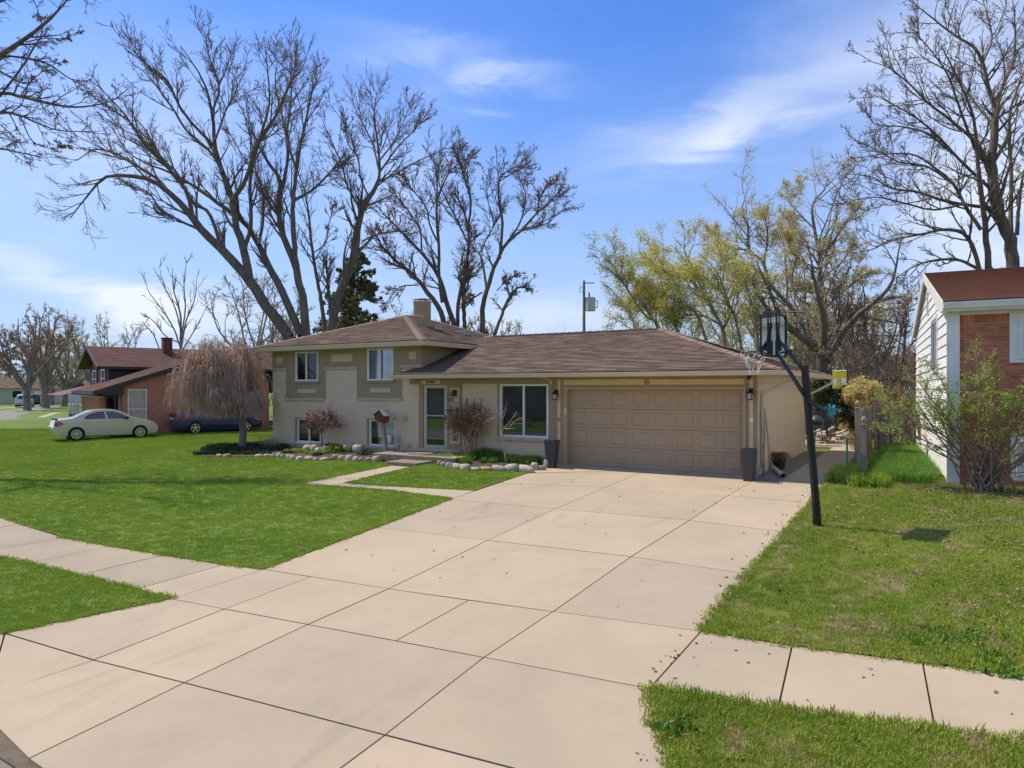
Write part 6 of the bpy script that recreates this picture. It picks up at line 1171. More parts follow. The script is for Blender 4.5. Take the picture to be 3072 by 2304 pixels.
traced_tree('budding_tree', 'broad yellow-green budding tree spreading above the garage ridge', a6, 36, [
    ([(1010, 1640), (960, 1400), (860, 1220), (800, 1080), (740, 960), (730, 880)], 16, 3, 0), ([(900, 1640), (820, 1350), (700, 1250), (640, 1150), (590, 1060), (540, 1050)], 14, 3, 1), ([(1100, 1640), (1060, 1400), (1000, 1250), (960, 1120), (880, 1000)], 12, 3, -1), ([(1200, 1640), (1180, 1400), (1130, 1200), (1100, 1100)], 12, 3, 0), ([(860, 1220), (760, 1120), (680, 1110), (600, 1060)], 7, 2, -1), ([(960, 1400), (840, 1340), (700, 1330), (560, 1240)], 8, 2, 1)],
    23, [dict(LV[0], n=17, lr=.46), dict(LV[1], n=9), dict(LV[2], n=5)], bark='bark_grey', twig='twig_grey', px=.482, bud=dict(m='leaf_yellow', lv=[(7.0, .046, .14)], name='foliage'))
traced_tree('budding_tree', 'lowest yellow-green budding tree next to the utility pole', a6, 38, [
    ([(640, 1640), (560, 1400), (480, 1330), (380, 1180), (320, 1080), (300, 1040)], 12, 2, 0), ([(560, 1400), (460, 1250), (430, 1150), (470, 1100)], 8, 2, 1), ([(760, 1640), (680, 1400), (600, 1280), (560, 1200)], 10, 2, 0), ([(500, 1600), (420, 1400), (380, 1300), (340, 1240)], 8, 2, 1)],
    24, [dict(LV[0], n=17, lr=.46), dict(LV[1], n=9), dict(LV[2], n=5)], bark='bark_grey', twig='twig_grey', px=.482, bud=dict(m='leaf_yellow', lv=[(7.0, .046, .14)], name='foliage'))
def wild(name, label, base, h, w, nl, seed, sp=None, bark='bark_dark', twig='twig_dark', bud=None, r0=.16, lean=(0, 0), group=None, fork=.3, cat='tree', Kc=16, spread=.5, zb=None):
    """tree grown at a place: trunk up to the fork, nl limbs in a vase"""
    rg = np.random.default_rng(seed); o = empty(name, (0, 0, 0), label=label, cat=cat, group=group); b = np.array(base, float); L0 = []
    tp = b+np.array([lean[0]*fork, lean[1]*fork, h*fork]); P, r = smooth_path([b-[0, 0, .1], b+(tp-b)*.5+rg.normal(size=3)*.05, tp], [r0*1.25, r0, r0*.85], Kc); L0.append((P, r))
    for i in range(nl):
        a = 2*math.pi*(i+.5*rg.random())/nl; rd = w/2*(rg.uniform(.55, 1.) if i else .1); z1 = h*(1-.28*(rd/(w/2))**2*rg.random())
        st = P[int(Kc*rg.uniform(.55, .99))]; e = b+np.array([math.cos(a)*rd+lean[0], math.sin(a)*rd+lean[1], z1]); m1 = st+(e-st)*np.array([spread, spread, .35]); m2 = st+(e-st)*np.array([.85, .85, .7])
        q = [st, m1+rg.normal(size=3)*h*.02, m2+rg.normal(size=3)*h*.02, e]; L0.append(smooth_path(q, [r0*.6, r0*.34, r0*.08], Kc, .15, rg))
    crown(o, L0, rg, sp or specs(8, 6, 4), twig, bark, bud); return o
# leafless tree outside the frame on the left: its twigs hang into the picture and its shadow falls on the lawn
traced_tree('bare_tree', 'bare branches of a near tree reaching in at the upper left corner', a4, 22, [
    ([(-700, 1900), (-640, 1300), (-480, 800), (-300, 500), (-120, 360), (0, 275), (120, 200), (230, 110), (300, 40), (380, -60)], 30, 3, 0), ([(-560, 1000), (-380, 760), (-200, 540), (0, 465), (100, 480), (200, 505), (330, 530), (430, 530), (560, 500), (650, 430)], 15, 2, 0),
    ([(-600, 1150), (-400, 800), (-150, 600), (0, 560), (100, 575), (180, 610), (300, 650), (480, 655)], 12, 2, -.6), ([(0, 480), (60, 400), (120, 320), (160, 250), (210, 160), (190, 60), (150, -40)], 7, 2, .4), ([(-120, 360), (0, 285), (130, 290), (240, 320), (330, 380), (400, 420), (480, 470)], 8, 1.5, .5),
    ([(-560, 1000), (-300, 760), (-100, 720), (0, 740), (100, 760), (240, 790)], 12, 2, 0), ([(-300, 500), (-180, 250), (-60, 60), (40, -100)], 18, 3, .5), ([(130, 210), (220, 190), (320, 190), (400, 150)], 4, 1, 0), ([(-640, 1300), (-760, 700), (-700, 200), (-600, -200)], 14, 4, 1), ([(-560, 1000), (-500, 500), (-420, 100), (-300, -300)], 12, 4, -1), ([(-480, 800), (-650, 350), (-900, 0)], 10, 4, 0), ([(-300, 500), (-100, 180), (60, -160), (100, -400)], 14, 3, 1), ([(100, 480), (160, 400), (250, 330), (330, 300)], 4, 1, 0), ([(100, 575), (160, 700), (260, 740), (340, 720)], 4, 1, 0)], 31,
    [dict(n=16, t0=.25, t1=1., ang=40, lr=.2, K=8, up=-.05, wig=.38, rr=.45, tip=.003, minr=.009), dict(n=8, t0=.15, t1=1., ang=45, lr=.45, K=5, up=-.1, wig=.5, rr=.6, tip=.0035, minr=.005), dict(n=3.5, t0=.2, t1=1., ang=45, lr=.45, K=3, up=0, wig=.4, rr=.6, tip=.0025, minr=.004)], px=.603, bud=dict(m='bud_brown', lv=[(1.0, .025, .02)]), dd=2.)
# spruce
def spruce(label, base, h, w, seed, n=60, m='pine', dens=1.):
    rg = np.random.default_rng(seed); o = empty('spruce', (0, 0, 0), label=label, cat='tree'); b = np.array(base, float); P, r = smooth_path([b, b+[0, 0, h*.5], b+[.1, 0, h]], [.22, .13, .02], 16); quads_mesh('trunk', [tube_batch(P[None], r[None], 7)], 'bark_dark', o)
    B, Q = [], []
    for i in range(n):
        t = i/n; z = h*(.08+.9*t); a = rg.uniform(0, 6.28); L = w/2*(1-t)**.75*rg.uniform(.55, 1.1)+.25; d = np.array([math.cos(a), math.sin(a), 0.]); st = b+[0, 0, z]
        pts = [st, st+d*L*.5+[0, 0, -.05*L+.08], st+d*L+[0, 0, -.32*L*(1-t)+.1*t]]; B.append(smooth_path(pts, [.04, .02, .008], 10))
    Pb = np.stack([x[0] for x in B]); Rb = np.stack([x[1] for x in B]); P2_, R2 = kids(Pb, Rb, 9, .1, 1., 55, .34, 4, -.25, .2, .5, rg, minr=.006); P3, R3 = kids(P2_, R2, 5, .1, 1., 45, .55, 3, -.35, .2, .6, rg, minr=.005)
    quads_mesh('limbs', [tube_batch(Pb, Rb, 4), tube_batch(P2_, R2, 3)], 'bark_dark', o); quads_mesh('needles', [leaf_quads(P3, 5.5*dens, .10, rg, .05), leaf_quads(P2_, 10*dens, .10, rg, .06)], m, o, smooth=False)
p = at(1072, 1168, 48); spruce('dark ragged spruce behind the upper roof', (p.x, p.y, 0), 11.8, 9.6, 41, 130, dens=1.5)
p = at(30, 1168, 130); spruce('dark green spruce far left beyond the cream house', (p.x, p.y, 0), 13, 6.5, 42, 50)
# smaller traced tree left of the weeping tree
traced_tree('bare_tree', 'slender fan shaped bare tree behind the red brick house chimney', crop(0, 900, 2.572), 52, [
    ([(1395, 420), (1395, 250), (1390, 100), (1340, -80), (1330, -250)], 14, 2, 0), ([(1390, 360), (1330, 200), (1240, 60), (1150, -60), (1120, -160)], 8, 2, 1), ([(1385, 330), (1280, 280), (1180, 160), (1080, 100)], 7, 2, 0), ([(1400, 360), (1440, 150), (1500, 0), (1520, -180)], 8, 2, -1), ([(1395, 250), (1350, 60), (1260, -120), (1230, -260)], 8, 2, 1), ([(1400, 300), (1430, 60), (1420, -120), (1440, -300)], 8, 2, 0), ([(1230, 380), (1180, 260), (1120, 200), (1060, 190)], 6, 2, 0), ([(1410, 380), (1520, 200), (1590, 60)], 6, 2, 0)],
    51, [dict(n=7, t0=.15, t1=1., ang=25, lr=.32, K=6, up=.3, wig=.25, rr=.5, tip=.006, minr=.014), dict(n=4, t0=.15, t1=1., ang=28, lr=.45, K=4, up=.2, wig=.3, rr=.6, tip=.005, minr=.010)], bark='bark_grey', twig='twig_grey', px=.389)
# street trees far left
FAR = [(82, 1237, 80, 9.3, 7.5, .36), (137, 1228, 91, 12.5, 9, .42), (156, 1208, 108, 10.5, 8, .33), (192, 1220, 98, 10.0, 8.5, .36), (228, 1205, 125, 12, 10, .36)]
desc = ['nearest bare street tree far left with pruned reddish top', 'tallest bare street tree far left beside the side street', 'bare street tree behind the two suvs side of the street', 'tan budding street tree just left of the gabled red house', 'hazy brown street tree behind the gabled red house roof']
for i, (px, py, d, h, w, r0) in enumerate(FAR):
    p = at(px, py, d); wild('street_tree', desc[i], (p.x, p.y, zg(p.x, p.y)), h, w, 9, 60+i, [dict(n=9, t0=.25, t1=1., ang=42, lr=.34, K=6, up=.3, wig=.4, rr=.5, tip=.015, minr=.03), dict(n=6, t0=.15, t1=1., ang=42, lr=.5, K=4, up=.2, wig=.4, rr=.6, tip=.012, minr=.018), dict(n=3, t0=.15, t1=1., ang=42, lr=.5, K=3, up=.2, wig=.4, rr=.6, tip=.008, minr=.012)],
        'bark_grey', 'twig_brown' if i < 3 else 'twig_grey', dict(m='bud_brown' if i < 2 else 'leaf_olive', lv=[(1.6, .10, .1)]), r0=r0, group='bare street trees far down the left', fork=.32)
# background trees: further rows behind the houses
def row(items, label, mt, bt, **k):
    for i, (px, d, h, w) in enumerate(items): 
        p = at(px, 1168, d); wild('bare_tree', label[i], (p.x, p.y, 0), h, w, 8, 80+int(px)+i, [dict(n=9, t0=.15, t1=1., ang=45, lr=.38, K=5, up=.3, wig=.4, rr=.5, tip=.012, minr=.025), dict(n=7, t0=.15, t1=1., ang=45, lr=.5, K=4, up=.2, wig=.45, rr=.6, tip=.009, minr=.015), dict(n=3.5, t0=.1, t1=1., ang=45, lr=.5, K=3, up=.15, wig=.4, rr=.6, tip=.007, minr=.010)], mt, k.get('twig', 'twig_brown'), bt, r0=.22, fork=.2)
row([(300, 85, 10.5, 12), (790, 62, 12, 9), (880, 70, 10, 8), (1180, 75, 10, 9), (1330, 60, 7.5, 7), (1500, 66, 8.5, 6)], ['pale rounded bare tree above the red house ridge', 'pale brown bare tree behind the leaning trunks', 'thin far bare tree between the leaning trunks', 'far bare tree behind the spruce', 'low far bare tree right of the chimney', 'thin bare tree rising just over the low roof ridge'], 'bark_grey', dict(m='leaf_olive', lv=[(.7, .07, .08)]), twig='twig_grey')
row([(1700, 70, 6.2, 6), (2500, 46, 9.5, 8), (2600, 52, 9, 8), (2700, 44, 8.0, 6), (2440, 58, 8.5, 8)], ['low bare brush left of the utility pole', 'tangled brown tree behind the end of the garage', 'tangled brown tree above the leaning picket fence', 'dark brown tree beside the white sided house', 'reddish brown far tree behind the hoop'], 'bark_dark', dict(m='bud_brown', lv=[(1.2, .06, .06)]))
p = at(2468, 1300, 34); wild('bare_tree', 'dark thick trunked tree behind the back corner of the garage', (p.x, p.y, 0), 9.5, 8, 7, 140, [dict(n=9, t0=.15, t1=1., ang=45, lr=.4, K=6, up=.1, wig=.5, rr=.5, tip=.006, minr=.014), dict(n=7, t0=.15, t1=1., ang=48, lr=.5, K=5, up=.05, wig=.5, rr=.6, tip=.005, minr=.009), dict(n=4, t0=.1, t1=1., ang=45, lr=.5, K=3, up=.1, wig=.4, rr=.6, tip=.004, minr=.006)], 'bark_dark', 'twig_brown', dict(m='leaf_olive', lv=[(2.2, .045, .08)]), r0=.30, fork=.45)
for i, (px, d, h, w, lm, lb) in enumerate([(2080, 44, 7.4, 7, 'leaf_yellow', 'low round yellow-green tree just left of the hoop backboard'), (2290, 46, 9.0, 8, 'leaf_yellow', 'airy yellow-green tree right behind the hoop backboard'), (2470, 50, 9.6, 8, 'leaf_olive', 'pale olive tree between hoop and bare giant'), (2620, 56, 9.5, 8, 'leaf_olive', 'olive tinted tree just left of the white sided gable'), (1900, 46, 6.0, 6, 'leaf_yellow', 'small yellow-green tree above the middle of the garage ridge')]):
    p = at(px, 1168, d); wild('budding_tree', lb, (p.x, p.y, 0), h, w, 8, 400+i, [dict(n=10, t0=.15, t1=1., ang=45, lr=.42, K=6, up=.25, wig=.4, rr=.5, tip=.006, minr=.014), dict(n=7, t0=.1, t1=1., ang=48, lr=.5, K=4, up=.2, wig=.4, rr=.6, tip=.005, minr=.009), dict(n=3.5, t0=.1, t1=1., ang=45, lr=.5, K=3, up=.1, wig=.4, rr=.6, tip=.004, minr=.007)], 'bark_grey', 'twig_grey', dict(m=lm, lv=[(7., .045, .12)], name='foliage'), r0=.15, fork=.25, group='budding trees behind the garage')
# scrub and tree masses that nobody could count
def mass(name, pts, h, w, n, seed, tm, lm, label, size=.09, per=3., wig=.4):
    rg = np.random.default_rng(seed); L0 = []
    for i in range(n):
        x, y = pts[rg.integers(len(pts))]; x += rg.normal()*w; y += rg.normal()*w*.6; hh = h*rg.uniform(.5, 1.1); b = np.array([x, y, zg(x, y)-.05]); e = b+[rg.normal()*hh*.25, rg.normal()*hh*.25, hh]
        L0.append(smooth_path([b, b+(e-b)*.5+rg.normal(size=3)*.15*hh*.4, e], [.035*hh/3+.01, .02*hh/3+.006, .006], 9))
    P = np.stack([a for a, b in L0]); Rr = np.stack([b for a, b in L0]); P1, R1 = kids(P, Rr, 7, .15, 1, 42, .45, 5, .2, wig, .6, rg, tip=.005, minr=.008); P2_, R2 = kids(P1, R1, 5, .1, 1, 45, .5, 3, .1, wig, .6, rg, tip=.004, minr=.006)
    o = quads_mesh(name, [tube_batch(P, Rr, 5), tube_batch(P1, R1, 3), tube_batch(P2_, R2, 3)], tm, None, kind='stuff'); 
    if lm: quads_mesh(name+'_leaves', [leaf_quads(P2_, per, size, rg, .06)], lm, None, smooth=False, kind='stuff')
A = lambda px, d: tuple(at(px, 1168, d).xy)
mass('scrub', [A(2450, 36), A(2520, 38), A(2600, 36), A(2680, 34), A(2560, 42), A(2640, 40)], 4.6, 1.3, 120, 201, 'twig_brown', 'bud_brown', '', .05, .5)
mass('scrub', [A(2600, 31), A(2680, 31), A(2720, 30)], 2.2, .8, 60, 202, 'twig_red', 'leaf_dry', '', .04, 1.)
mass('budding_scrub', [A(1800, 42), A(1900, 40), A(2000, 40), A(2100, 38), A(2200, 38), A(2300, 38), A(2380, 36)], 4.8, 1.8, 150, 203, 'twig_grey', 'leaf_yellow', '', .05, 5.)
mass('far_woods', [A(60+60*i, 190) for i in range(12)]+[A(700+50*i, 110) for i in range(12)]+[A(-200+40*i, 160) for i in range(8)], 6.5, 8, 200, 204, 'twig_grey', 'leaf_olive', '', .3, 1.2)
mass('far_woods', [A(-100+45*i, 220) for i in range(20)], 10, 8, 150, 205, 'twig_brown', 'bud_brown', '', .35, 1.2)
mass('far_woods', [A(1300+60*i, 120) for i in range(12)]+[A(2300+60*i, 80) for i in range(14)], 5.5, 5, 200, 206, 'twig_brown', 'bud_brown', '', .2, 1.)
# ------------------------------------------------------------------ weeping tree in front of the left corner
def weeping():
    rg = np.random.default_rng(301); o = empty('weeping_tree', (0, 0, 0), label='bare weeping tree with hanging tan twigs at the left end of the flower bed', cat='tree'); b = np.array([-21.88, 17.16, zg(-21.88, 17.16)])
    top = b+np.array([-.03, .02, 1.40]); P, r = smooth_path([b-[0, 0, .1], b+[.02, 0, .6], top], [.16, .125, .15], 10)
    quads_mesh('trunk', [tube_batch(P[None], r[None], 12)], 'bark_grey', o)
    L = np.array([-C_, -S_, 0]); Fv = np.array([-S_, C_, 0]); cc = top+L*.95+Fv*.1
    limbs = []
    for i in range(15):
        a = 2*math.pi*i/15+rg.uniform(-.2, .2); rad = rg.uniform(.3, 1.3); e = cc+np.array([math.cos(a)*rad, math.sin(a)*rad, rg.uniform(1.6, 2.75)-rad*.45]); 
        limbs.append(smooth_path([top-[0, 0, .1], top+(e-top)*.3+[0, 0, .35], top+(e-top)*.7+[0, 0, .35], e], [.06, .045, .03, .018], 14, .2, rg))
    for i in range(6):
        e = top+L*rg.uniform(-1.1, .9)+Fv*rg.uniform(-.9, -.2)+np.array([0, 0, rg.uniform(.1, .75)]); limbs.append(smooth_path([top-[0, 0, .1], top+(e-top)*.4+[0, 0, .3], e], [.05, .03, .014], 14, .2, rg))
    P = np.stack([a for a, c in limbs]); Rr = np.stack([c for a, c in limbs]); quads_mesh('limbs', [tube_batch(P, Rr, 6)], 'twig_tan', o)
    P1, R1 = kids(P, Rr, 12, .35, 1., 60, .42, 8, -.1, .5, .55, rg, tip=.004, minr=.012, apex=.2)
    # hanging strands: out, over and down
    N, K, _ = P1.shape; m = 4300; idx = rg.integers(0, N, m); k = rg.integers(1, K, m); st = P1[idx, k]; out = st-cc; out[:, 2] = 0; out = unit(out)+rg.normal(size=(m, 3))*.55; out[:, 2] = 0; out = unit(out)
    arch = rg.uniform(.12, .42, m); H_ = rg.uniform(.45, 2.3, m); zb = b[2]+rg.uniform(1.12, 1.75, m); H_ = np.clip(np.minimum(H_, st[:, 2]-zb), .15, None); KK = 9; S = []
    for j in range(KK):
        t = j/(KK-1); x = arch*(1-np.exp(-3.2*t)); z = .16*arch*np.sin(min(1, t*2.2)*math.pi)*1.6-H_*t**1.35; S.append(st+out*x[:, None]+np.c_[np.zeros(m), np.zeros(m), z]+(rg.normal(size=(m, 3))*.012*(j > 1)))
    Ps = np.stack(S, 1); Rs = np.repeat(np.linspace(.0085, .0035, KK)[None], m, 0)
    P3, R3 = kids(Ps[::2], Rs[::2], 2.2, .2, .9, 35, .4, 4, -1.1, .2, .7, rg, tip=.003, minr=.005)
    quads_mesh('crown', [tube_batch(P1, R1, 4), tube_batch(Ps, Rs, 3), tube_batch(P3, R3, 3)], 'twig_tan', o)
weeping()
# low red-leaved weeping shrub
def redshrub():
    rg = np.random.default_rng(302); o = empty('dwarf_maple', (0, 0, 0), label='small umbrella shaped shrub with dark red leaves between the two lower windows', cat='shrub'); b = np.array([-18.15, 17.5, 0.02]); L0 = [smooth_path([b, b+[0, 0, .3], b+[-.02, 0, .55]], [.035, .03, .028], 10)]
    for i in range(13):
        a = 2*math.pi*i/13+rg.uniform(-.2, .2); rd = rg.uniform(.45, .85); e = b+np.array([.1+math.cos(a)*rd*1.05, math.sin(a)*rd*.65, rg.uniform(.55, .95)]); L0.append(smooth_path([L0[0][0][-1], b+np.array([math.cos(a)*rd*.4, math.sin(a)*rd*.3, 1.0+.12*math.cos(a)]), b+np.array([math.cos(a)*rd*.75, math.sin(a)*rd*.5, 1.12]), e], [.022, .015, .010, .005], 10, .3, rg))
    P = np.stack([a for a, c in L0[1:]]); Rr = np.stack([c for a, c in L0[1:]]); quads_mesh('trunk', [tube_batch(L0[0][0][None], L0[0][1][None], 8)], 'bark_grey', o)
    P1, R1 = kids(P, Rr, 9, .2, 1., 45, .45, 5, -.3, .5, .6, rg, tip=.002, minr=.005); P2_, R2 = kids(P1, R1, 5, .2, 1., 45, .5, 3, -.4, .4, .6, rg, tip=.002, minr=.003)
    quads_mesh('crown', [tube_batch(P, Rr, 5), tube_batch(P1, R1, 3), tube_batch(P2_, R2, 3)], 'twig_brown', o)
    k = P2_[:, -1, 2] > .72; quads_mesh('leaves', [leaf_quads(P2_[k], 4., .028, rg, .02), leaf_quads(P2_[~k], .7, .025, rg, .02)], 'leaf_red', o, smooth=False)
redshrub()
# vine on a fan trellis beside the door
tr = empty('trellis', (-12.15, 17.82, .0), label='dark wooden fan trellis under the dry vine beside the front door', cat='trellis')
for x in (-.30, -.1, .1, .30): b = MB(); b.bar((x*.55, 0, .0), (x*1.35, .05, 1.85), .028, .02); b.build('slat', 'wood_grey', tr)
for z, w in ((.72, .27), (1.25, .36)): b = MB(); b.bar((-w, -.02, z), (w, -.02, z), .03, .02); b.build('crossbar', 'dark_trim', tr)
def vine():
    rg = np.random.default_rng(303); o = empty('dry_vine', (0, 0, 0), label='bushy dry reddish brown vine on the trellis between door and picture window', cat='shrub'); b = np.array([-12.15, 17.66, .02]); L0 = []
    for i in range(26):
        a = rg.uniform(-1, 1); e = b+np.array([a*.72, rg.uniform(-.28, .15), rg.uniform(1.25, 1.9)-.25*abs(a)]); L0.append(smooth_path([b+np.array([rg.normal()*.06, rg.normal()*.04, 0]), b+np.array([a*.10+rg.normal()*.08, rg.normal()*.05, .5]), b+np.array([a*.32+rg.normal()*.08, rg.normal()*.07, 1.0]), e], [.016, .014, .012, .006], 14, 1.2, rg))
    P = np.stack([a for a, c in L0]); Rr = np.stack([c for a, c in L0]); P1, R1 = kids(P, Rr, 11, .5, 1., 60, .34, 6, -.5, .9, .7, rg, tip=.003, minr=.006); P2_, R2 = kids(P1, R1, 5, .1, 1., 60, .6, 4, -.5, .8, .7, rg, tip=.003, minr=.004)
    quads_mesh('stems', [tube_batch(P, Rr, 5), tube_batch(P1, R1, 4)], 'twig_tan', o); quads_mesh('crown', [tube_batch(P2_, R2, 3)], 'twig_red', o); quads_mesh('leaves', [leaf_quads(P2_, 1.6, .035, rg, .04)], 'leaf_dry', o, smooth=False)
vine()
def sapling():
    rg = np.random.default_rng(304); b = np.array(tuple(onY(*k3(1082, 1470), 17.45))); b[2] = .02; o = empty('sapling', (0, 0, 0), label='thin bare young tree in the bed in front of the picture window', cat='tree'); T = lambda x, y, dy=0: tuple(onY(*k3(x, y), 17.45+dy))
    L0 = [smooth_path([tuple(b), T(1060, 1350), T(1045, 1230), T(1040, 1130), T(1060, 1060)], [.03, .026, .022, .012, .006], 14, .2, rg)]
    for q in ([(1045, 1240), (1090, 1190, -.1), (1150, 1110, -.2), (1170, 1085, -.2)], [(1042, 1220), (1110, 1180, .05), (1200, 1175, -.1), (1240, 1180, -.1)], [(1045, 1230), (1000, 1130, -.1), (930, 1140, -.2), (890, 1190, -.2)], [(1040, 1160), (1070, 1090, .1), (1080, 1030, .1), (1085, 1000, .1)], [(1042, 1180), (1015, 1080, -.1), (1010, 1020, 0), (1020, 985, 0)], [(1045, 1200), (1100, 1220, -.2), (1160, 1150, -.3), (1230, 1120, -.3)]): L0.append(smooth_path([T(*p) for p in q], [.014, .011, .008, .004], 14, .3, rg))
    crown(o, L0, rg, [dict(n=4, t0=.3, t1=1., ang=45, lr=.3, K=4, up=.3, wig=.4, rr=.6, tip=.002, minr=.004)], 'twig_tan', 'twig_tan', dict(m='leaf_dry', lv=[(.5, .03, .01)]), sides0=6)
sapling()
# broad shrub with young leaves in front of the white house
def bigshrub():
    rg = np.random.default_rng(305); o = empty('large_shrub', (0, 0, 0), label='wide multi-stemmed shrub with small green leaves before the white sided house', cat='shrub'); b = np.array([1.0, 17.75, .02]); L0 = []
    for i in range(32):
        a = rg.uniform(-1, 1); e = b+np.array([a*2.0-.15, rg.uniform(-1.0, .4), rg.uniform(1.5, 2.95)*(1-.25*abs(a)**2)]); L0.append(smooth_path([b+np.array([rg.normal()*.22, rg.normal()*.12, 0]), b+(e-b)*np.array([.32, .3, .45])+rg.normal(size=3)*.08, b+(e-b)*np.array([.75, .7, .8]), e], [.026, .018, .012, .005], 14, .8, rg))
    P = np.stack([a for a, c in L0]); Rr = np.stack([c for a, c in L0]); P1, R1 = kids(P, Rr, 8, .25, 1., 42, .34, 6, .25, .4, .5, rg, tip=.002, minr=.005); P2_, R2 = kids(P1, R1, 5, .1, 1., 45, .5, 4, .2, .4, .6, rg, tip=.002, minr=.004)
    quads_mesh('stems', [tube_batch(P, Rr, 6), tube_batch(P1, R1, 4)], 'twig_brown', o); quads_mesh('twigs', [tube_batch(P2_, R2, 3)], 'twig_grey', o); quads_mesh('leaves', [leaf_quads(P2_, 8., .026, rg, .035), leaf_quads(P1, 5., .026, rg, .04)], 'leaf_spring', o, smooth=False)
bigshrub()
# ivy mound over the back fence end, and hanging evergreen strip
def ivy(label, c, rad, n, m, seed, size=.05, name='ivy_bush'):
    rg = np.random.default_rng(seed); o = empty(name, (0, 0, 0), label=label, cat='shrub'); c = np.array(c); L0 = []
    for i in range(40): d = unit(rg.normal(size=3))*np.array(rad); d[2] = abs(d[2]) if i % 2 else d[2]; L0.append(smooth_path([c+d*.1, c+d*.6+rg.normal(size=3)*.05, c+d*rg.uniform(.8, 1.05)], [.02, .012, .005], 8))
    P = np.stack([a for a, b in L0]); Rr = np.stack([b for a, b in L0]); P1, R1 = kids(P, Rr, 8, .3, 1, 50, .4, 4, 0, .5, .6, rg, tip=.003, minr=.004); quads_mesh('stems', [tube_batch(P, Rr, 4), tube_batch(P1, R1, 3)], 'twig_brown', o); quads_mesh('leaves', [leaf_quads(P1, n, size, rg, .08)], m, o, smooth=False)
p = onY(*k5(922, 668), 24.5); ivy('rounded variegated ivy mound on top of the weathered fence end', (p.x, p.y, p.z), (.50, .45, .38), 20, 'leaf_olive', 306)
p = onY(*k5(830, 720), 26.5); ivy('dark evergreen vine hanging behind the weathered fence post', (p.x, p.y, p.z-.2), (.35, .4, .8), 16, 'leaf_dark', 307)
p = onY(*z7(1370, 330), 27.5); ivy('speckled yellow green shrub beside the stone rubble', (p.x+.25, p.y, p.z), (.35, .4, .85), 12, 'leaf_olive', 308, .035)
p = onY(*k5(740, 640), 34); ivy('dark green shrub under the yellow hanging banner', (p.x, p.y, p.z-.2), (1.3, .8, .8), 22, 'leaf_dark', 309, .06)
# ------------------------------------------------------------------ stones round the beds
def stone_meshes(k=7):
    import bmesh
    out = []
    for i in range(k):
        bm = bmesh.new(); bmesh.ops.create_icosphere(bm, subdivisions=2, radius=1); r = random.Random(i+50); ph = [r.uniform(0, 6) for _ in range(6)]
        for v in bm.verts:
            p = v.co; n = 1+.20*math.sin(2.3*p.x+ph[0])*math.cos(2.1*p.y+ph[1])+.09*math.sin(4.1*p.z+ph[2]+2*p.x)+.05*math.sin(6*p.y+ph[3]); v.co = Vector((p.x*n, p.y*n, p.z*n)); 
            for ax in range(3): v.co[ax] = max(-.72, min(.74+.14*math.sin(ph[4]+ax), v.co[ax]))
        me = bpy.data.meshes.new('stone'); bm.to_mesh(me); bm.free(); me.polygons.foreach_set('use_smooth', [True]*len(me.polygons)); out.append(me)
    return out
SM = {c: [] for c in ('stone_grey', 'stone_tan', 'stone_rust')}
for c in SM:
    for me in stone_meshes(): me.materials.append(M[c]); SM[c].append(me)
def stone(par, x, y, w, h, d, c, z=None):
    o = link('stone', random.choice(SM[c]), par, loc=(x, y, (zg(x, y) if z is None else z)+h*.30), scale=(w/1.7*random.uniform(.85, 1.12), d/1.7, h/1.7*random.uniform(.8, 1.2)), rot=(random.uniform(-.2, .2), random.uniform(-.2, .2), random.uniform(-.4, .4))); return o
def border(items, cr, par, base_off=8):
    for it in items:
        px, py, w, h = it[:4]; c = it[4] if len(it) > 4 else random.choice(['stone_grey', 'stone_grey', 'stone_tan']); q = cr(px, py+h/2); g = gnd(*q); s = Vector((g.x, g.y-0, 0)); k = (-S_*g.x+C_*g.y)/F
        e = crs(cr); stone(par, g.x, g.y, w/e*k*1.08, h/e*k*1.15, w/e*k*.8, c)
def crs(cr): return 1/(cr(1, 0)[0]-cr(0, 0)[0])
b1 = empty('stone_border', (0, 0, 0), label='long row of rounded fieldstones edging the bed below the left wing', cat='edging')
border([(190, 205, 38, 26, 'stone_tan'), (238, 208, 48, 28, 'stone_rust'), (422, 207, 46, 28, 'stone_tan'), (474, 205, 50, 30, 'stone_tan'), (505, 209, 30, 26), (535, 205, 34, 32, 'stone_grey'), (562, 210, 34, 28), (597, 213, 40, 36, 'stone_grey'), (620, 220, 34, 30, 'stone_grey'), (658, 222, 52, 30, 'stone_grey'), (712, 222, 56, 28, 'stone_tan'), (750, 228, 32, 22, 'stone_grey'), (800, 225, 50, 24, 'stone_grey'), (865, 213, 50, 40, 'stone_rust'), (905, 217, 42, 38, 'stone_grey'), (945, 222, 54, 38, 'stone_grey'), (982, 227, 36, 34, 'stone_grey'), (1012, 230, 34, 28, 'stone_grey'), (1063, 228, 44, 34, 'stone_rust'), (1108, 226, 58, 40, 'stone_tan')], q7, b1)
b2 = empty('stone_border', (0, 0, 0), label='row of grey and tan fieldstones edging the bed in front of the picture window', cat='edging')
border([(512, 1515, 46, 48, 'stone_tan'), (546, 1522, 52, 48, 'stone_grey'), (580, 1530, 44, 52, 'stone_grey'), (612, 1532, 38, 54, 'stone_grey'), (662, 1535, 84, 62, 'stone_grey'), (735, 1550, 92, 60, 'stone_grey'), (820, 1562, 96, 38, 'stone_tan'), (912, 1555, 98, 52, 'stone_rust'), (1022, 1552, 116, 64, 'stone_grey'), (1135, 1550, 120, 68, 'stone_grey'), (1255, 1557, 116, 66, 'stone_grey'), (1328, 1532, 76, 76, 'stone_grey'), (1385, 1545, 70, 52, 'stone_tan'), (1430, 1518, 66, 70, 'stone_tan'), (1400, 1490, 50, 40, 'stone_tan')], k3, b2)
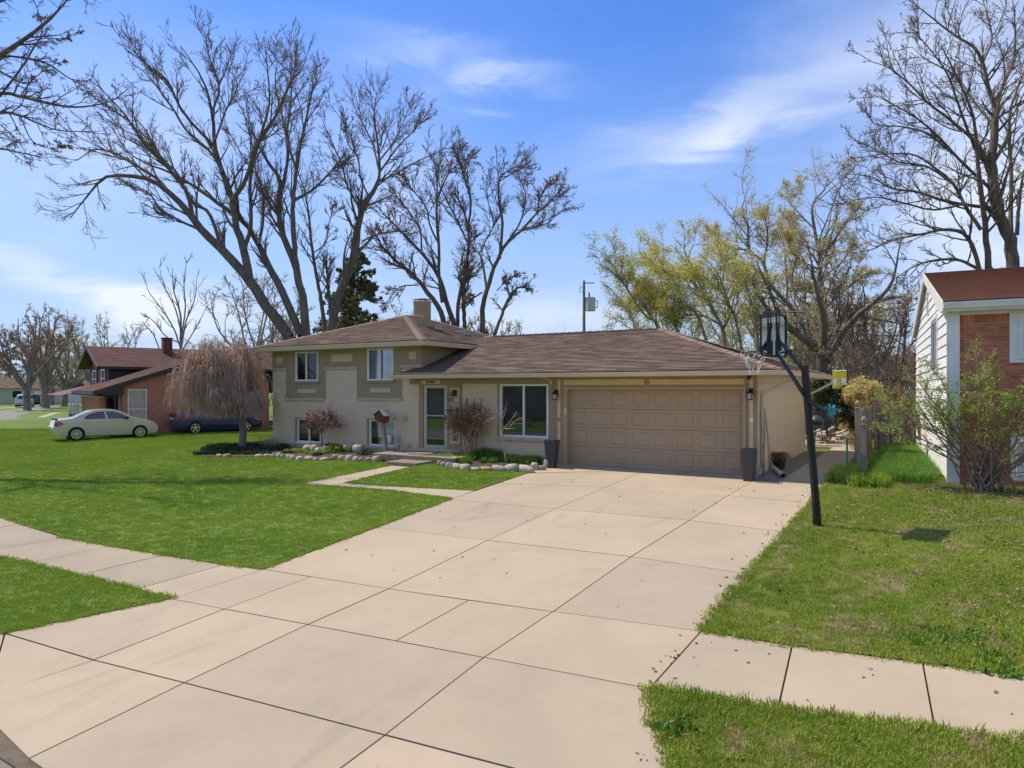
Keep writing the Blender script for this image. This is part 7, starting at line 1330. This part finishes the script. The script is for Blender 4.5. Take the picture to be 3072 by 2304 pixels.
b3 = empty('rock_pile', (0, 0, 0), label='heap of big rounded boulders under the dwarf maple', cat='rocks')
for px, py, w, h, c in [(705, 160, 66, 50, 'stone_tan'), (742, 163, 54, 54, 'stone_grey'), (768, 176, 62, 44, 'stone_grey'), (806, 168, 56, 56, 'stone_grey'), (940, 155, 56, 34, 'stone_tan'), (1000, 160, 66, 50, 'stone_grey')]:
    p = onY(*q7(px, py), 17.35 if px < 900 else 17.6); k = 22/F/1.94; stone(b3, p.x, p.y, w*k*1.1, h*k*1.2, w*k*.9, c, p.z-h*k*.55)
b4 = empty('rubble_pile', (0, 0, 0), label='pile of pale broken stone and concrete at the end of the side walk', cat='rubble')
for i in range(70):
    p = onY(*z7(random.uniform(1010, 1470), random.uniform(430, 570)), 30.5); y = 30.5+random.uniform(-.8, 1.2); w = random.uniform(.15, .42); o = stone(b4, p.x, y, w, w*random.uniform(.25, .5), w*.8, random.choice(['stone_grey', 'stone_tan', 'stone_tan']), .02+random.uniform(0, .38)*(1 if p.x > -4.6 else .3)); o.scale.z *= .8
for i in range(5): b = MB(); x, y = -4.3+.45*i, 30.1+random.uniform(-.3, .4); b.bar((x, y, .25), (x+.6, y+.2, .55+.1*(i % 2)), .28, .07); b.build('slab_piece', 'stone_grey', b4)
# ------------------------------------------------------------------ plants in the beds
hosta = bladeset('leaf_clump', 14, .15, .07, .035, 'leaf_spring', 21); spiky = bladeset('leaf_clump', 18, .26, .08, .016, 'leaf_green', 22); low = bladeset('leaf_clump', 26, .07, .10, .022, 'leaf_dark', 23); tul = bladeset('leaf_clump', 12, .17, .08, .03, 'leaf_green', 24)
def plants(pxs, cr, src, sp, n, s0, s1, name='bed_plants', y=None):
    P = []
    for px, py in pxs:
        g = gnd(*cr(px, py)) if y is None else onY(*cr(px, py), y)
        for _ in range(n): x, yy = g.x+random.gauss(0, sp), min(g.y+random.gauss(0, sp*.7), 17.95); P.append((x, yy, zg(x, yy)+.05))
    scatter(name, np.array(P), rng.uniform(s0, s1, len(P)), src, tilt=.25)
plants([(540, 1500), (600, 1495), (650, 1485), (700, 1490), (760, 1500)], k3, hosta, .12, 22, .8, 1.4); plants([(840, 1490), (900, 1480), (950, 1480), (1000, 1490)], k3, spiky, .12, 26, .8, 1.3); plants([(870, 1525), (960, 1520), (760, 1535), (680, 1520)], k3, tul, .08, 12, .6, 1.); plants([(1080, 1500), (1140, 1490), (1200, 1490), (1260, 1500), (1320, 1500), (1370, 1500), (1180, 1520), (1280, 1525)], k3, hosta, .11, 20, .7, 1.2)
plants([(90+30*i, 205-12*(i % 3)) for i in range(13)]+[(120+35*i, 180) for i in range(13)]+[(170+35*i, 160) for i in range(12)], q7, low, .13, 26, .8, 1.6, 'ground_cover'); plants([(250, 155), (210, 160), (280, 150)], q7, tul, .12, 10, .4, .7)
plants([(630, 190), (670, 195), (600, 195), (740, 205), (780, 205), (810, 200), (690, 200)], q7, hosta, .1, 12, .5, .9); plants([(900, 190), (930, 190), (960, 195), (870, 180), (990, 190)], q7, tul, .1, 12, .7, 1.1); plants([(1040, 210), (760, 210), (590, 200)], q7, low, .1, 14, .8, 1.3)
plants([(830, 175), (880, 170), (850, 182)], q7, spiky, .09, 16, .6, .9)
# daffodils
for i in range(26):
    cl = random.choice([(835, 155), (880, 163), (850, 185), (870, 160)]); p = onY(*q7(cl[0]+random.gauss(0, 10), cl[1]+random.gauss(0, 5)), 17.25+random.uniform(-.1, .1)); f = MB()
    for k in range(6): a = k*math.pi/3; f.face([(p.x, p.y-.02, p.z), (p.x+.02*math.cos(a-.4), p.y-.025, p.z+.02*math.sin(a-.4)), (p.x+.042*math.cos(a), p.y-.02, p.z+.042*math.sin(a)), (p.x+.02*math.cos(a+.4), p.y-.025, p.z+.02*math.sin(a+.4))])
    f.lathe([(.009, -.05), (.016, -.025), (0, -.02)], (p.x, p.y, p.z), 8, 'y'); f.tube([(p.x, p.y-.01, p.z), (p.x+.01, p.y+.02, .05)], .004, 4, m=1)
    o = f.build('daffodil', ['daffodil', 'leaf_green'], None); tag(o, 'yellow daffodil blooming among the boulders of the left bed', 'flower', 'daffodils in the left bed')
# dry stalks by the corner
dry = MB()
for i in range(60): x, y = -20.9+random.uniform(-.35, .4), 17.6+random.uniform(-.2, .2); dry.tube([(x, y, .02), (x+random.uniform(-.05, .05), y, random.uniform(.2, .42))], .006, 3)
dry.build('dry_stalks', 'twig_tan', None, kind='stuff')
# foliage strip along the right end of the walk
pl_ = []
for i in range(190): q = z7(random.uniform(1090, 1800), 0); x = random.uniform(-2.0, -.85); y = random.uniform(17.5, 19.6) if x < -1.5 else random.uniform(17.3, 17.95); pl_.append((x, y, zg(x, y)+.02))
scatter('daylily_leaves', np.array(pl_), rng.uniform(.7, 1.25, len(pl_)), bladeset('leaf_clump', 22, .22, .10, .024, 'leaf_spring', 31), tilt=.3)
# ------------------------------------------------------------------ planters, birdhouse, timber
def planter(x, y, label):
    o = empty('planter', (x, y, zg(x, y)-.01), label=label, cat='planter', group='tall planters beside the garage door'); a, c, h = .105, .17, .78; b = MB()
    v = [(sx*r, sy*r, z) for r, z in ((a, 0), (c, h), (c-.02, h), (c-.03, h-.14)) for sx, sy in ((-1, -1), (1, -1), (1, 1), (-1, 1))]
    b.faces(v, [(3, 2, 1, 0)]+[(i*4+j, i*4+(j+1) % 4, (i+1)*4+(j+1) % 4, (i+1)*4+j) for i in range(3) for j in range(4)]); b.build('pot', 'planter', o, bevel=.008); b = MB(); b.face([(-c+.03, -c+.03, h-.13), (c-.03, -c+.03, h-.13), (c-.03, c-.03, h-.13), (-c+.03, c-.03, h-.13)]); b.build('potting_soil', 'soil', o)
planter(-9.05, 17.33, 'tall dark tapered planter left of the garage door'); planter(-3.72, 17.27, 'tall grey tapered planter right of the garage door')
bh = empty('birdhouse', (-15.28, 17.55, .0), label='faded red wooden birdhouse on a leaning grey post by the porch', cat='birdhouse'); b = MB(); b.bar((.02, 0, -.05), (-.16, 0, 1.12), .11, .11); b.build('post', 'wood_post', bh, bevel=.01)
b = MB(); b.prism([(-.36, -.14, 1.13), (-.02, -.14, 1.05), (.05, -.14, 1.28), (-.12, -.14, 1.44), (-.38, -.14, 1.30)], (0, .28, 0)); b.lathe([(0, -.006), (.025, -.006), (.025, 0)], (-.16, -.142, 1.24), 10, 'y'); b.build('box', 'wood_red', bh); b = MB(); b.bar((-.12, 0, 1.46), (-.42, 0, 1.29), .36, .02, up=(0, 0, 1)); b.build('roof_board', 'dark_trim', bh); b = MB(); b.bar((-.13, 0, 1.46), (.08, 0, 1.27), .36, .02); b.build('roof_board', 'silver_paint', bh)
b = MB(); b.tube([(-.16, -.15, 1.17), (-.16, -.22, 1.17)], .008, 6); b.build('perch', 'wood_post', bh)
tag((lambda b: b.build('timber', 'wood_grey', None, bevel=.01))(MB().box(-22.05, -21.45, 18.3, 18.5, -.02, .22)), 'short dark timber block beside the left corner of the house', 'timber')
tag((lambda b: b.build('edging_board', 'wood_post', None))(MB().bar((-21.38, 18.1, .18), (-23.5, 17.0, -.06), .05, .12)), 'long weathered edging board sloping from the house corner into the lawn', 'board')
# ------------------------------------------------------------------ basketball hoop
gp = gnd(2453, 1579); HP = empty('basketball_hoop', gp, label='black in-ground basketball hoop with clear backboard leaning over the lawn edge', cat='basketball hoop')
topw = at(*k5(508, 478), (-S_*gp.x+C_*gp.y)-.12); tl = topw-gp
b = MB(); b.tube([(0, 0, -.05), tuple(tl*.16), tuple(tl*.161), tuple(tl)], [.072, .072, .066, .062], 16); b.build('pole', 'black_metal', HP, smooth=False); b = MB(); b.tube([tuple(tl*.995), tuple(tl*1.01)], .066, 14); b.build('pole_cap', 'dark_trim', HP)
nrm = Vector((-.97, .24, 0)).normalized(); tan_ = Vector((nrm.y, -nrm.x, 0)).normalized()     # board normal, board width direction
bc = at(*k5(289, 250), (-S_*topw.x+C_*topw.y)+.35)-gp; BW, BH = 1.02, .74
def bq(u, v, w=0): return bc+tan_*u+Vector((0, 0, v))+nrm*w
def board_frame():
    b = MB(); c = .06; k = [(-BW/2+c, -BH/2), (BW/2-c, -BH/2), (BW/2, -BH/2+c), (BW/2, BH/2-c), (BW/2-c, BH/2), (-BW/2+c, BH/2), (-BW/2, BH/2-c), (-BW/2, -BH/2+c)]
    for i in range(8): b.bar(bq(*k[i]), bq(*k[(i+1) % 8]), .036, .03)
    b.build('board_frame', 'black_metal', HP)
    for u in (-.17, .17): b = MB(); b.bar(bq(u, -BH/2+.02, -.02), bq(u, BH/2-.02, -.02), .024, .02); b.build('board_brace', 'black_metal', HP)
    b = MB(); b.faces([bq(-BW/2+.02, -BH/2+.02, .005), bq(BW/2-.02, -BH/2+.02, .005), bq(BW/2-.02, BH/2-.02, .005), bq(-BW/2+.02, BH/2-.02, .005), bq(-BW/2+.02, -BH/2+.02, .018), bq(BW/2-.02, -BH/2+.02, .018), bq(BW/2-.02, BH/2-.02, .018), bq(-BW/2+.02, BH/2-.02, .018)], [(0, 3, 2, 1), (4, 5, 6, 7), (0, 1, 5, 4), (1, 2, 6, 5), (2, 3, 7, 6), (3, 0, 4, 7)]); pn = b.build('backboard_pane', 'clear_board', HP)
    b = MB(); b.faces([bq(-.42, -.22, .021), bq(-.27, -.22, .021), bq(-.27, .02, .021), bq(-.42, .02, .021)], [(0, 1, 2, 3)]); b.build('blue_print', 'blue_tint', pn)
    b = MB()
    for p_, q_ in (((-.23, -.2), (.23, -.2)), ((.23, -.2), (.23, .16)), ((.23, .16), (-.23, .16)), ((-.23, .16), (-.23, -.2))): b.bar(bq(*p_, .022), bq(*q_, .022), .03, .003)
    b.build('target_square', 'white_trim', pn)
board_frame()
b = MB(); b.bar(bq(0, .22, -.05), bq(0, -.28, -.12), .06, .05); b.build('mount_plate', 'black_metal', HP, bevel=.01); b = MB(); b.bar(bq(0, -.38, -.06), bq(0, -.1, -.06), .08, .06); b.build('mount_plate', 'black_metal', HP)
for s_ in (-1, 1):
    b = MB(); b.bar(bq(s_*.035, -.08, -.08), tl*.97+tan_*s_*.05, .038, .03); b.build('upper_arm', 'black_metal', HP); ext_ = Vector(tl*.80)
    b = MB(); b.bar(bq(s_*.035, -.34, -.08), ext_+tan_*s_*.06, .038, .03); b.bar(ext_+tan_*s_*.07, ext_-nrm*.30+tan_*s_*.05-Vector((0, 0, .20)), .045, .035); b.build('lower_arm', 'black_metal', HP)
b = MB(); b.tube([ext_-nrm*.30-Vector((0, 0, .20)), ext_-nrm*.33-Vector((0, 0, .62))], .018, 8); b.build('adjust_rod', 'dark_trim', HP)
b = MB(); b.bar(bq(0, -.32, -.12), bq(0, -.30, .0)-nrm*.18, .03); b.bar(bq(-.08, -.28, -.3), bq(.08, -.28, -.3), .03); b.build('spring', 'black_metal', HP)
rc_ = bq(0, -.28, .15+.225); b = MB(); b.tube([rc_+Vector((.225*math.cos(a), .225*math.sin(a), 0)) for a in np.linspace(0, 2*math.pi, 25)], .010, 6, False); b.bar(bq(-.07, -.28, .02), rc_-nrm*.20+tan_*-.07, .02); b.bar(bq(.07, -.28, .02), rc_-nrm*.20+tan_*.07, .02); b.build('rim', 'black_metal', HP)
b = MB(); rr_ = random.Random(5)
for k in range(12):
    a0 = 2*math.pi*k/12; torn = rr_.random() < .45; n_ = 2 if torn else 6; pts = []
    for j in range(n_): r_ = .225-.13*min(1, j/4)+rr_.uniform(-.02, .02); a = a0+.26*(j % 2)+rr_.uniform(-.1, .1); pts.append(rc_+Vector((r_*math.cos(a), r_*math.sin(a), -.075*j-.01)))
    b.tube(pts, .0045, 4)
    if not torn:
        pts = [rc_+Vector(((.225-.13*min(1, j/4))*math.cos(a0-.26*(j % 2)), (.225-.13*min(1, j/4))*math.sin(a0-.26*(j % 2)), -.075*j-.01)) for j in range(6)]; b.tube(pts, .0045, 4)
b.build('net', 'net', HP)
# ------------------------------------------------------------------ fence, posts and things by the side walk
def gothic_post(x, y, h, label, s=.10):
    o = empty('fence_post', (x, y, zg(x, y)), label=label, cat='post', group='weathered gate posts'); b = MB(); b.box(-s/2, s/2, -s/2, s/2, -.1, h-.24); b.box(-s/2-.012, s/2+.012, -s/2-.012, s/2+.012, h-.24, h-.20); b.build('post', 'wood_post', o, bevel=.008)
    b = MB(); b.lathe([(.03, h-.20), (.03, h-.17), (.055, h-.14), (.065, h-.10), (.055, h-.055), (.02, h-.02), (0, h-.015)], (0, 0, 0), 12); b.build('finial', 'wood_post', o, smooth=True)
g = gnd(*z7(1645, 1030)); gothic_post(g.x, g.y, 1.50, 'weathered post with ball finial standing nearest the lawn'); gothic_post(g.x-.27, g.y+1.6, 1.86, 'taller weathered post just behind the nearest gate post')
fn = empty('picket_fence', (0, 0, 0), label='old grey picket fence with leaning boards between gate post and white house', cat='fence')
def picket(x, y, h, lean, leany=0, rz=0., w=.088):
    b = MB(); b.prism([(-w/2, 0, 0), (w/2, 0, 0), (w/2, 0, h-.05), (w/4, 0, h), (-w/4, 0, h), (-w/2, 0, h-.05)], (0, .018, 0)); o = b.build('picket', 'wood_grey', fn, loc=(x, y, zg(x, y)-.05), rot=(leany, lean, rz)); return o
x = -1.62; y = 27.4
for i in range(27):
    lean = -.03-.012*i if i < 9 else -.22+random.uniform(-.10, .08)
    if i > 12 and random.random() < .22: x += .10; continue
    picket(x, y+random.uniform(-.02, .02), 1.78-.02*i+random.uniform(-.04, .04) if i < 12 else 1.5+random.uniform(-.15, .1), lean, random.uniform(-.03, .03)); x += .098 if i < 9 else .112
for i in range(30): picket(-1.72, 20.9+i*.22, 1.62+random.uniform(-.02, .02), 0, 0, R(90)+.02)
b = MB(); b.bar((-1.65, 27.44, .55), (1.2, 27.5, .45), .04, .09); b.build('rail', 'wood_grey', fn); b = MB(); b.bar((-1.65, 27.44, 1.35), (1.2, 27.5, 1.15), .04, .09); b.build('rail', 'wood_grey', fn)
# hose post
g = gnd(*z7(1420, 965)); hp = empty('hose_post', g, label='slim green garden hose post with a pale head beside the side walk', cat='hose post'); b = MB(); b.bar((0, 0, 0), (0, 0, .86), .045); b.build('post', 'hose_green', hp); b = MB(); b.lathe([(0, .04), (.08, .03), (.09, 0), (.08, -.03), (0, -.04)], (0, 0, .90), 10); b.tube([(-.10, 0, .93), (.10, 0, .93)], .025, 8); b.build('head', 'stone_grey', hp); b = MB(); b.tube([(.03, -.03, .88), (.03, -.06, .8), (.03, -.06, .74)], .014, 6); b.build('tap', 'hose_green', hp)
# spinner
p = onY(*z7(1200, 140), 29.5); sp_ = empty('wind_spinner', (p.x, p.y, 0), label='teal metal wind spinner with curved petals on a thin pole', cat='wind spinner'); b = MB(); b.tube([(0, .06, 0), (0, .06, p.z)], .012, 6); b.build('pole', 'black_metal', sp_)
for k in range(8):
    a = k*math.pi/4+.2; c, s = math.cos(a), math.sin(a); b = MB(); P_ = lambda r, t, d: (r*c-t*s, d, p.z+r*s+t*c); b.face([P_(.03, 0, 0), P_(.14, -.055, -.03), P_(.25, -.06, -.02), P_(.27, .0, .0), P_(.25, .055, .03), P_(.14, .04, .02)]); b.build('petal', 'teal', sp_, smooth=False)
b = MB(); b.lathe([(0, -.03), (.03, -.02), (.03, .06)], (0, 0, p.z), 10, 'y'); b.build('hub', 'teal', sp_)
# yellow banner
p0, p1 = onY(*k5(706, 503), 31.), onY(*k5(805, 630), 31.); yb = empty('hanging_banner', ((p0.x+p1.x)/2, 31., p1.z), label='bright yellow hanging banner with white panels beyond the garage', cat='banner'); wv_, hv = p1.x-p0.x, p0.z-p1.z; b = MB(); n = 8
for i in range(n):
    for j in range(3): x0, x1 = -wv_/2+wv_*i/n, -wv_/2+wv_*(i+1)/n; dz = lambda x: .02*math.sin(9*x); b.face([(x0, dz(x0), hv*j/3), (x1, dz(x1), hv*j/3), (x1, dz(x1), hv*(j+1)/3), (x0, dz(x0), hv*(j+1)/3)])
b.build('cloth', 'yellow_cloth', yb); b = MB(); b.box(-wv_*.42, -wv_*.18, -.04, -.03, hv*.2, hv*.55); b.build('white_panel', 'white_trim', yb); b = MB(); b.box(wv_*.12, wv_*.46, -.04, -.03, hv*.2, hv*.6); b.build('white_panel', 'white_trim', yb); b = MB(); b.tube([(-wv_/2, 0, hv), (wv_/2, 0, hv)], .02, 6); b.tube([(-wv_/3, 0, hv), (0, 0, hv+.5), (wv_/3, 0, hv)], .008, 5); b.build('rod', 'white_trim', yb)
# kettle grill
g = gnd(*z7(1010, 600)); gr = empty('kettle_grill', (g.x, g.y, g.z), label='grey domed kettle grill on thin legs at the end of the side walk', cat='grill'); b = MB(); b.lathe([(0, 1.14), (.12, 1.12), (.22, 1.04), (.28, .93), (.285, .90)], (0, 0, 0), 18); b.build('lid', 'planter', gr, smooth=True); b = MB(); b.lathe([(.285, .895), (.27, .80), (.18, .70), (0, .66)], (0, 0, 0), 18); b.build('bowl', 'black_metal', gr, smooth=True)
for a in (.5, 2.6, 4.7): b = MB(); b.tube([(.16*math.cos(a), .16*math.sin(a), .72), (.27*math.cos(a), .27*math.sin(a), .06)], .016, 6); b.build('leg', 'black_metal', gr)
b = MB(); b.lathe([(.12, -.02), (.14, -.02), (.14, .02), (.12, .02)], (.30, -.08, .14), 16, 'y'); b.build('wheel', 'dark_trim', gr); b = MB(); b.lathe([(0, .2), (.2, .2), (.2, .21), (0, .21)], (0, 0, 0), 14); b.build('shelf', 'silver_paint', gr); b = MB(); b.tube([(-.05, 0, 1.15), (-.05, 0, 1.18), (.05, 0, 1.18), (.05, 0, 1.15)], .01, 5); b.build('handle', 'black_metal', gr)
tag(MB().box(g.x-.5, g.x+.45, g.y-.45, g.y-.1, g.z+.01, g.z+.05).build('paving_slab', 'stone_grey', None), 'pale flat slab lying at the foot of the kettle grill', 'slab')
# dry grass clump in a pot, leaning canes, drain pipe
p = gnd(*z7(520, 925)); cl = empty('dry_grass_clump', (p.x, p.y, p.z), label='rusty dry ornamental grass clump in a dark pot by the garage side', cat='plant'); b = MB(); b.lathe([(0, 0), (.13, 0), (.17, .26), (.15, .26), (.13, .2)], (0, 0, 0), 14); b.build('pot', 'dark_trim', cl); b = MB(); r2_ = random.Random(9)
for i in range(420): a = r2_.uniform(0, 6.28); L_ = r2_.uniform(.2, .48); rd = L_*r2_.uniform(.3, 1.05); b.tube([(0.05*math.cos(a), .05*math.sin(a), .22), (rd*.5*math.cos(a), rd*.5*math.sin(a), .22+L_*.55), (rd*math.cos(a), rd*math.sin(a), .22+L_*.35-.12*r2_.random())], [.005, .004, .002], 3, False)
b.build('blades', 'leaf_dry', cl)
cn = [((330, 1000), (262, 170)), ((300, 990), (330, 110)), ((425, 990), (345, 230)), ((320, 1000), (290, 130)), ((390, 760), (330, 120))]
for i, (a, c) in enumerate(cn):
    p, q = onY(*z7(*a), 17.75+.12*i), onY(*z7(*c), 18.2+.1*i); p.z = zg(p.x, p.y); b = MB(); b.tube([p, p.lerp(q, .4)+Vector((.02, -.03, 0)), q], [.012, .010, .006], 5); tag(b.build('garden_cane', ['wood_post', 'dark_trim', 'wood_post', 'dark_trim', 'wood_post'][i]), ['tallest pale cane crossing the garage corner', 'dark forked cane leaning nearest the garage door side', 'pale cane leaning farthest right by the rusty grass clump', 'dark thin cane running close along the downspout', 'short pale cane behind the rusty grass clump'][i], 'cane', 'canes leaning on the garage corner')
b = MB(); p, q = gnd(*z7(355, 890)), gnd(*z7(575, 1045)); b.tube([p+Vector((0, .1, .14)), p+Vector((.05, 0, .10)), q+Vector((0, 0, .07))], [.05, .055, .06], 12, False); b.tube([q+Vector((0, 0, .07)), q+(q-p).normalized()*.02+Vector((0, 0, .07))], [.06, .066], 12, False); tag(b.build('drain_pipe', 'gutter', None, smooth=True), 'pale drain pipe lying on the gravel beside the garage corner', 'pipe')
# utility pole
p = at(1752, 1168, 60); up = empty('utility_pole', (p.x, p.y, 0), label='grey wooden utility pole with a transformer behind the low roof', cat='utility pole'); zt = CZ+(1168-842)*60/F; b = MB(); b.tube([(0, 0, -.2), (0, 0, zt)], [.17, .10], 10); b.build('pole', 'pole_wood', up)
rx_ = Vector((C_, S_, 0)); k = 60/F/7.54; b = MB(); cn_ = rx_*((662-520)*k); zt0 = CZ+(1168-(800+700/7.54))*60/F; zb0 = CZ+(1168-(800+1000/7.54))*60/F; b.tube([cn_+Vector((0, 0, zb0)), cn_+Vector((0, 0, zt0))], .47*.95, 16); tf = b.build('transformer', 'transformer', up); b = MB(); b.tube([cn_+Vector((-.1, 0, zt0)), cn_+Vector((-.1, 0, zt0+.45))], .07, 8); b.bar((0, 0, zt0-.1), cn_+Vector((0, 0, zt0-.1)), .08); b.bar((0, 0, zt0-.6), cn_+Vector((0, 0, zt0-.6)), .08); b.build('bushing', 'dark_trim', tf)
b = MB(); za = CZ+(1168-(800+370/7.54))*60/F; b.bar(Vector((0, 0, za)), rx_*(.9)+Vector((0, 0, za)), .07); b.tube([rx_*-.05+Vector((0, 0, za-.4)), rx_*-.35+Vector((0, 0, za-.25)), rx_*-.35+Vector((0, 0, za-.8)), rx_*-.05+Vector((0, 0, za-.7))], .03, 5); b.tube([cn_+rx_*.45+Vector((0, 0, zt0-.2)), cn_+rx_*.62+Vector((0, 0, zt0-.3)), cn_+rx_*.6+Vector((0, 0, zb0+.3)), cn_+rx_*.1+Vector((0, -.4, zb0))], .035, 5); b.build('bracket', 'dark_trim', up)
# little ornaments at the neighbour's wall
tag(MB().tube([tuple(N.matrix_basis @ Vector((.05, 1.62, .2))), tuple(N.matrix_basis @ Vector((.05, 1.62, 1.95)))], .05, 6).build('porch_post', 'dark_trim', None), 'dark slim porch post at the red house entry', 'post')
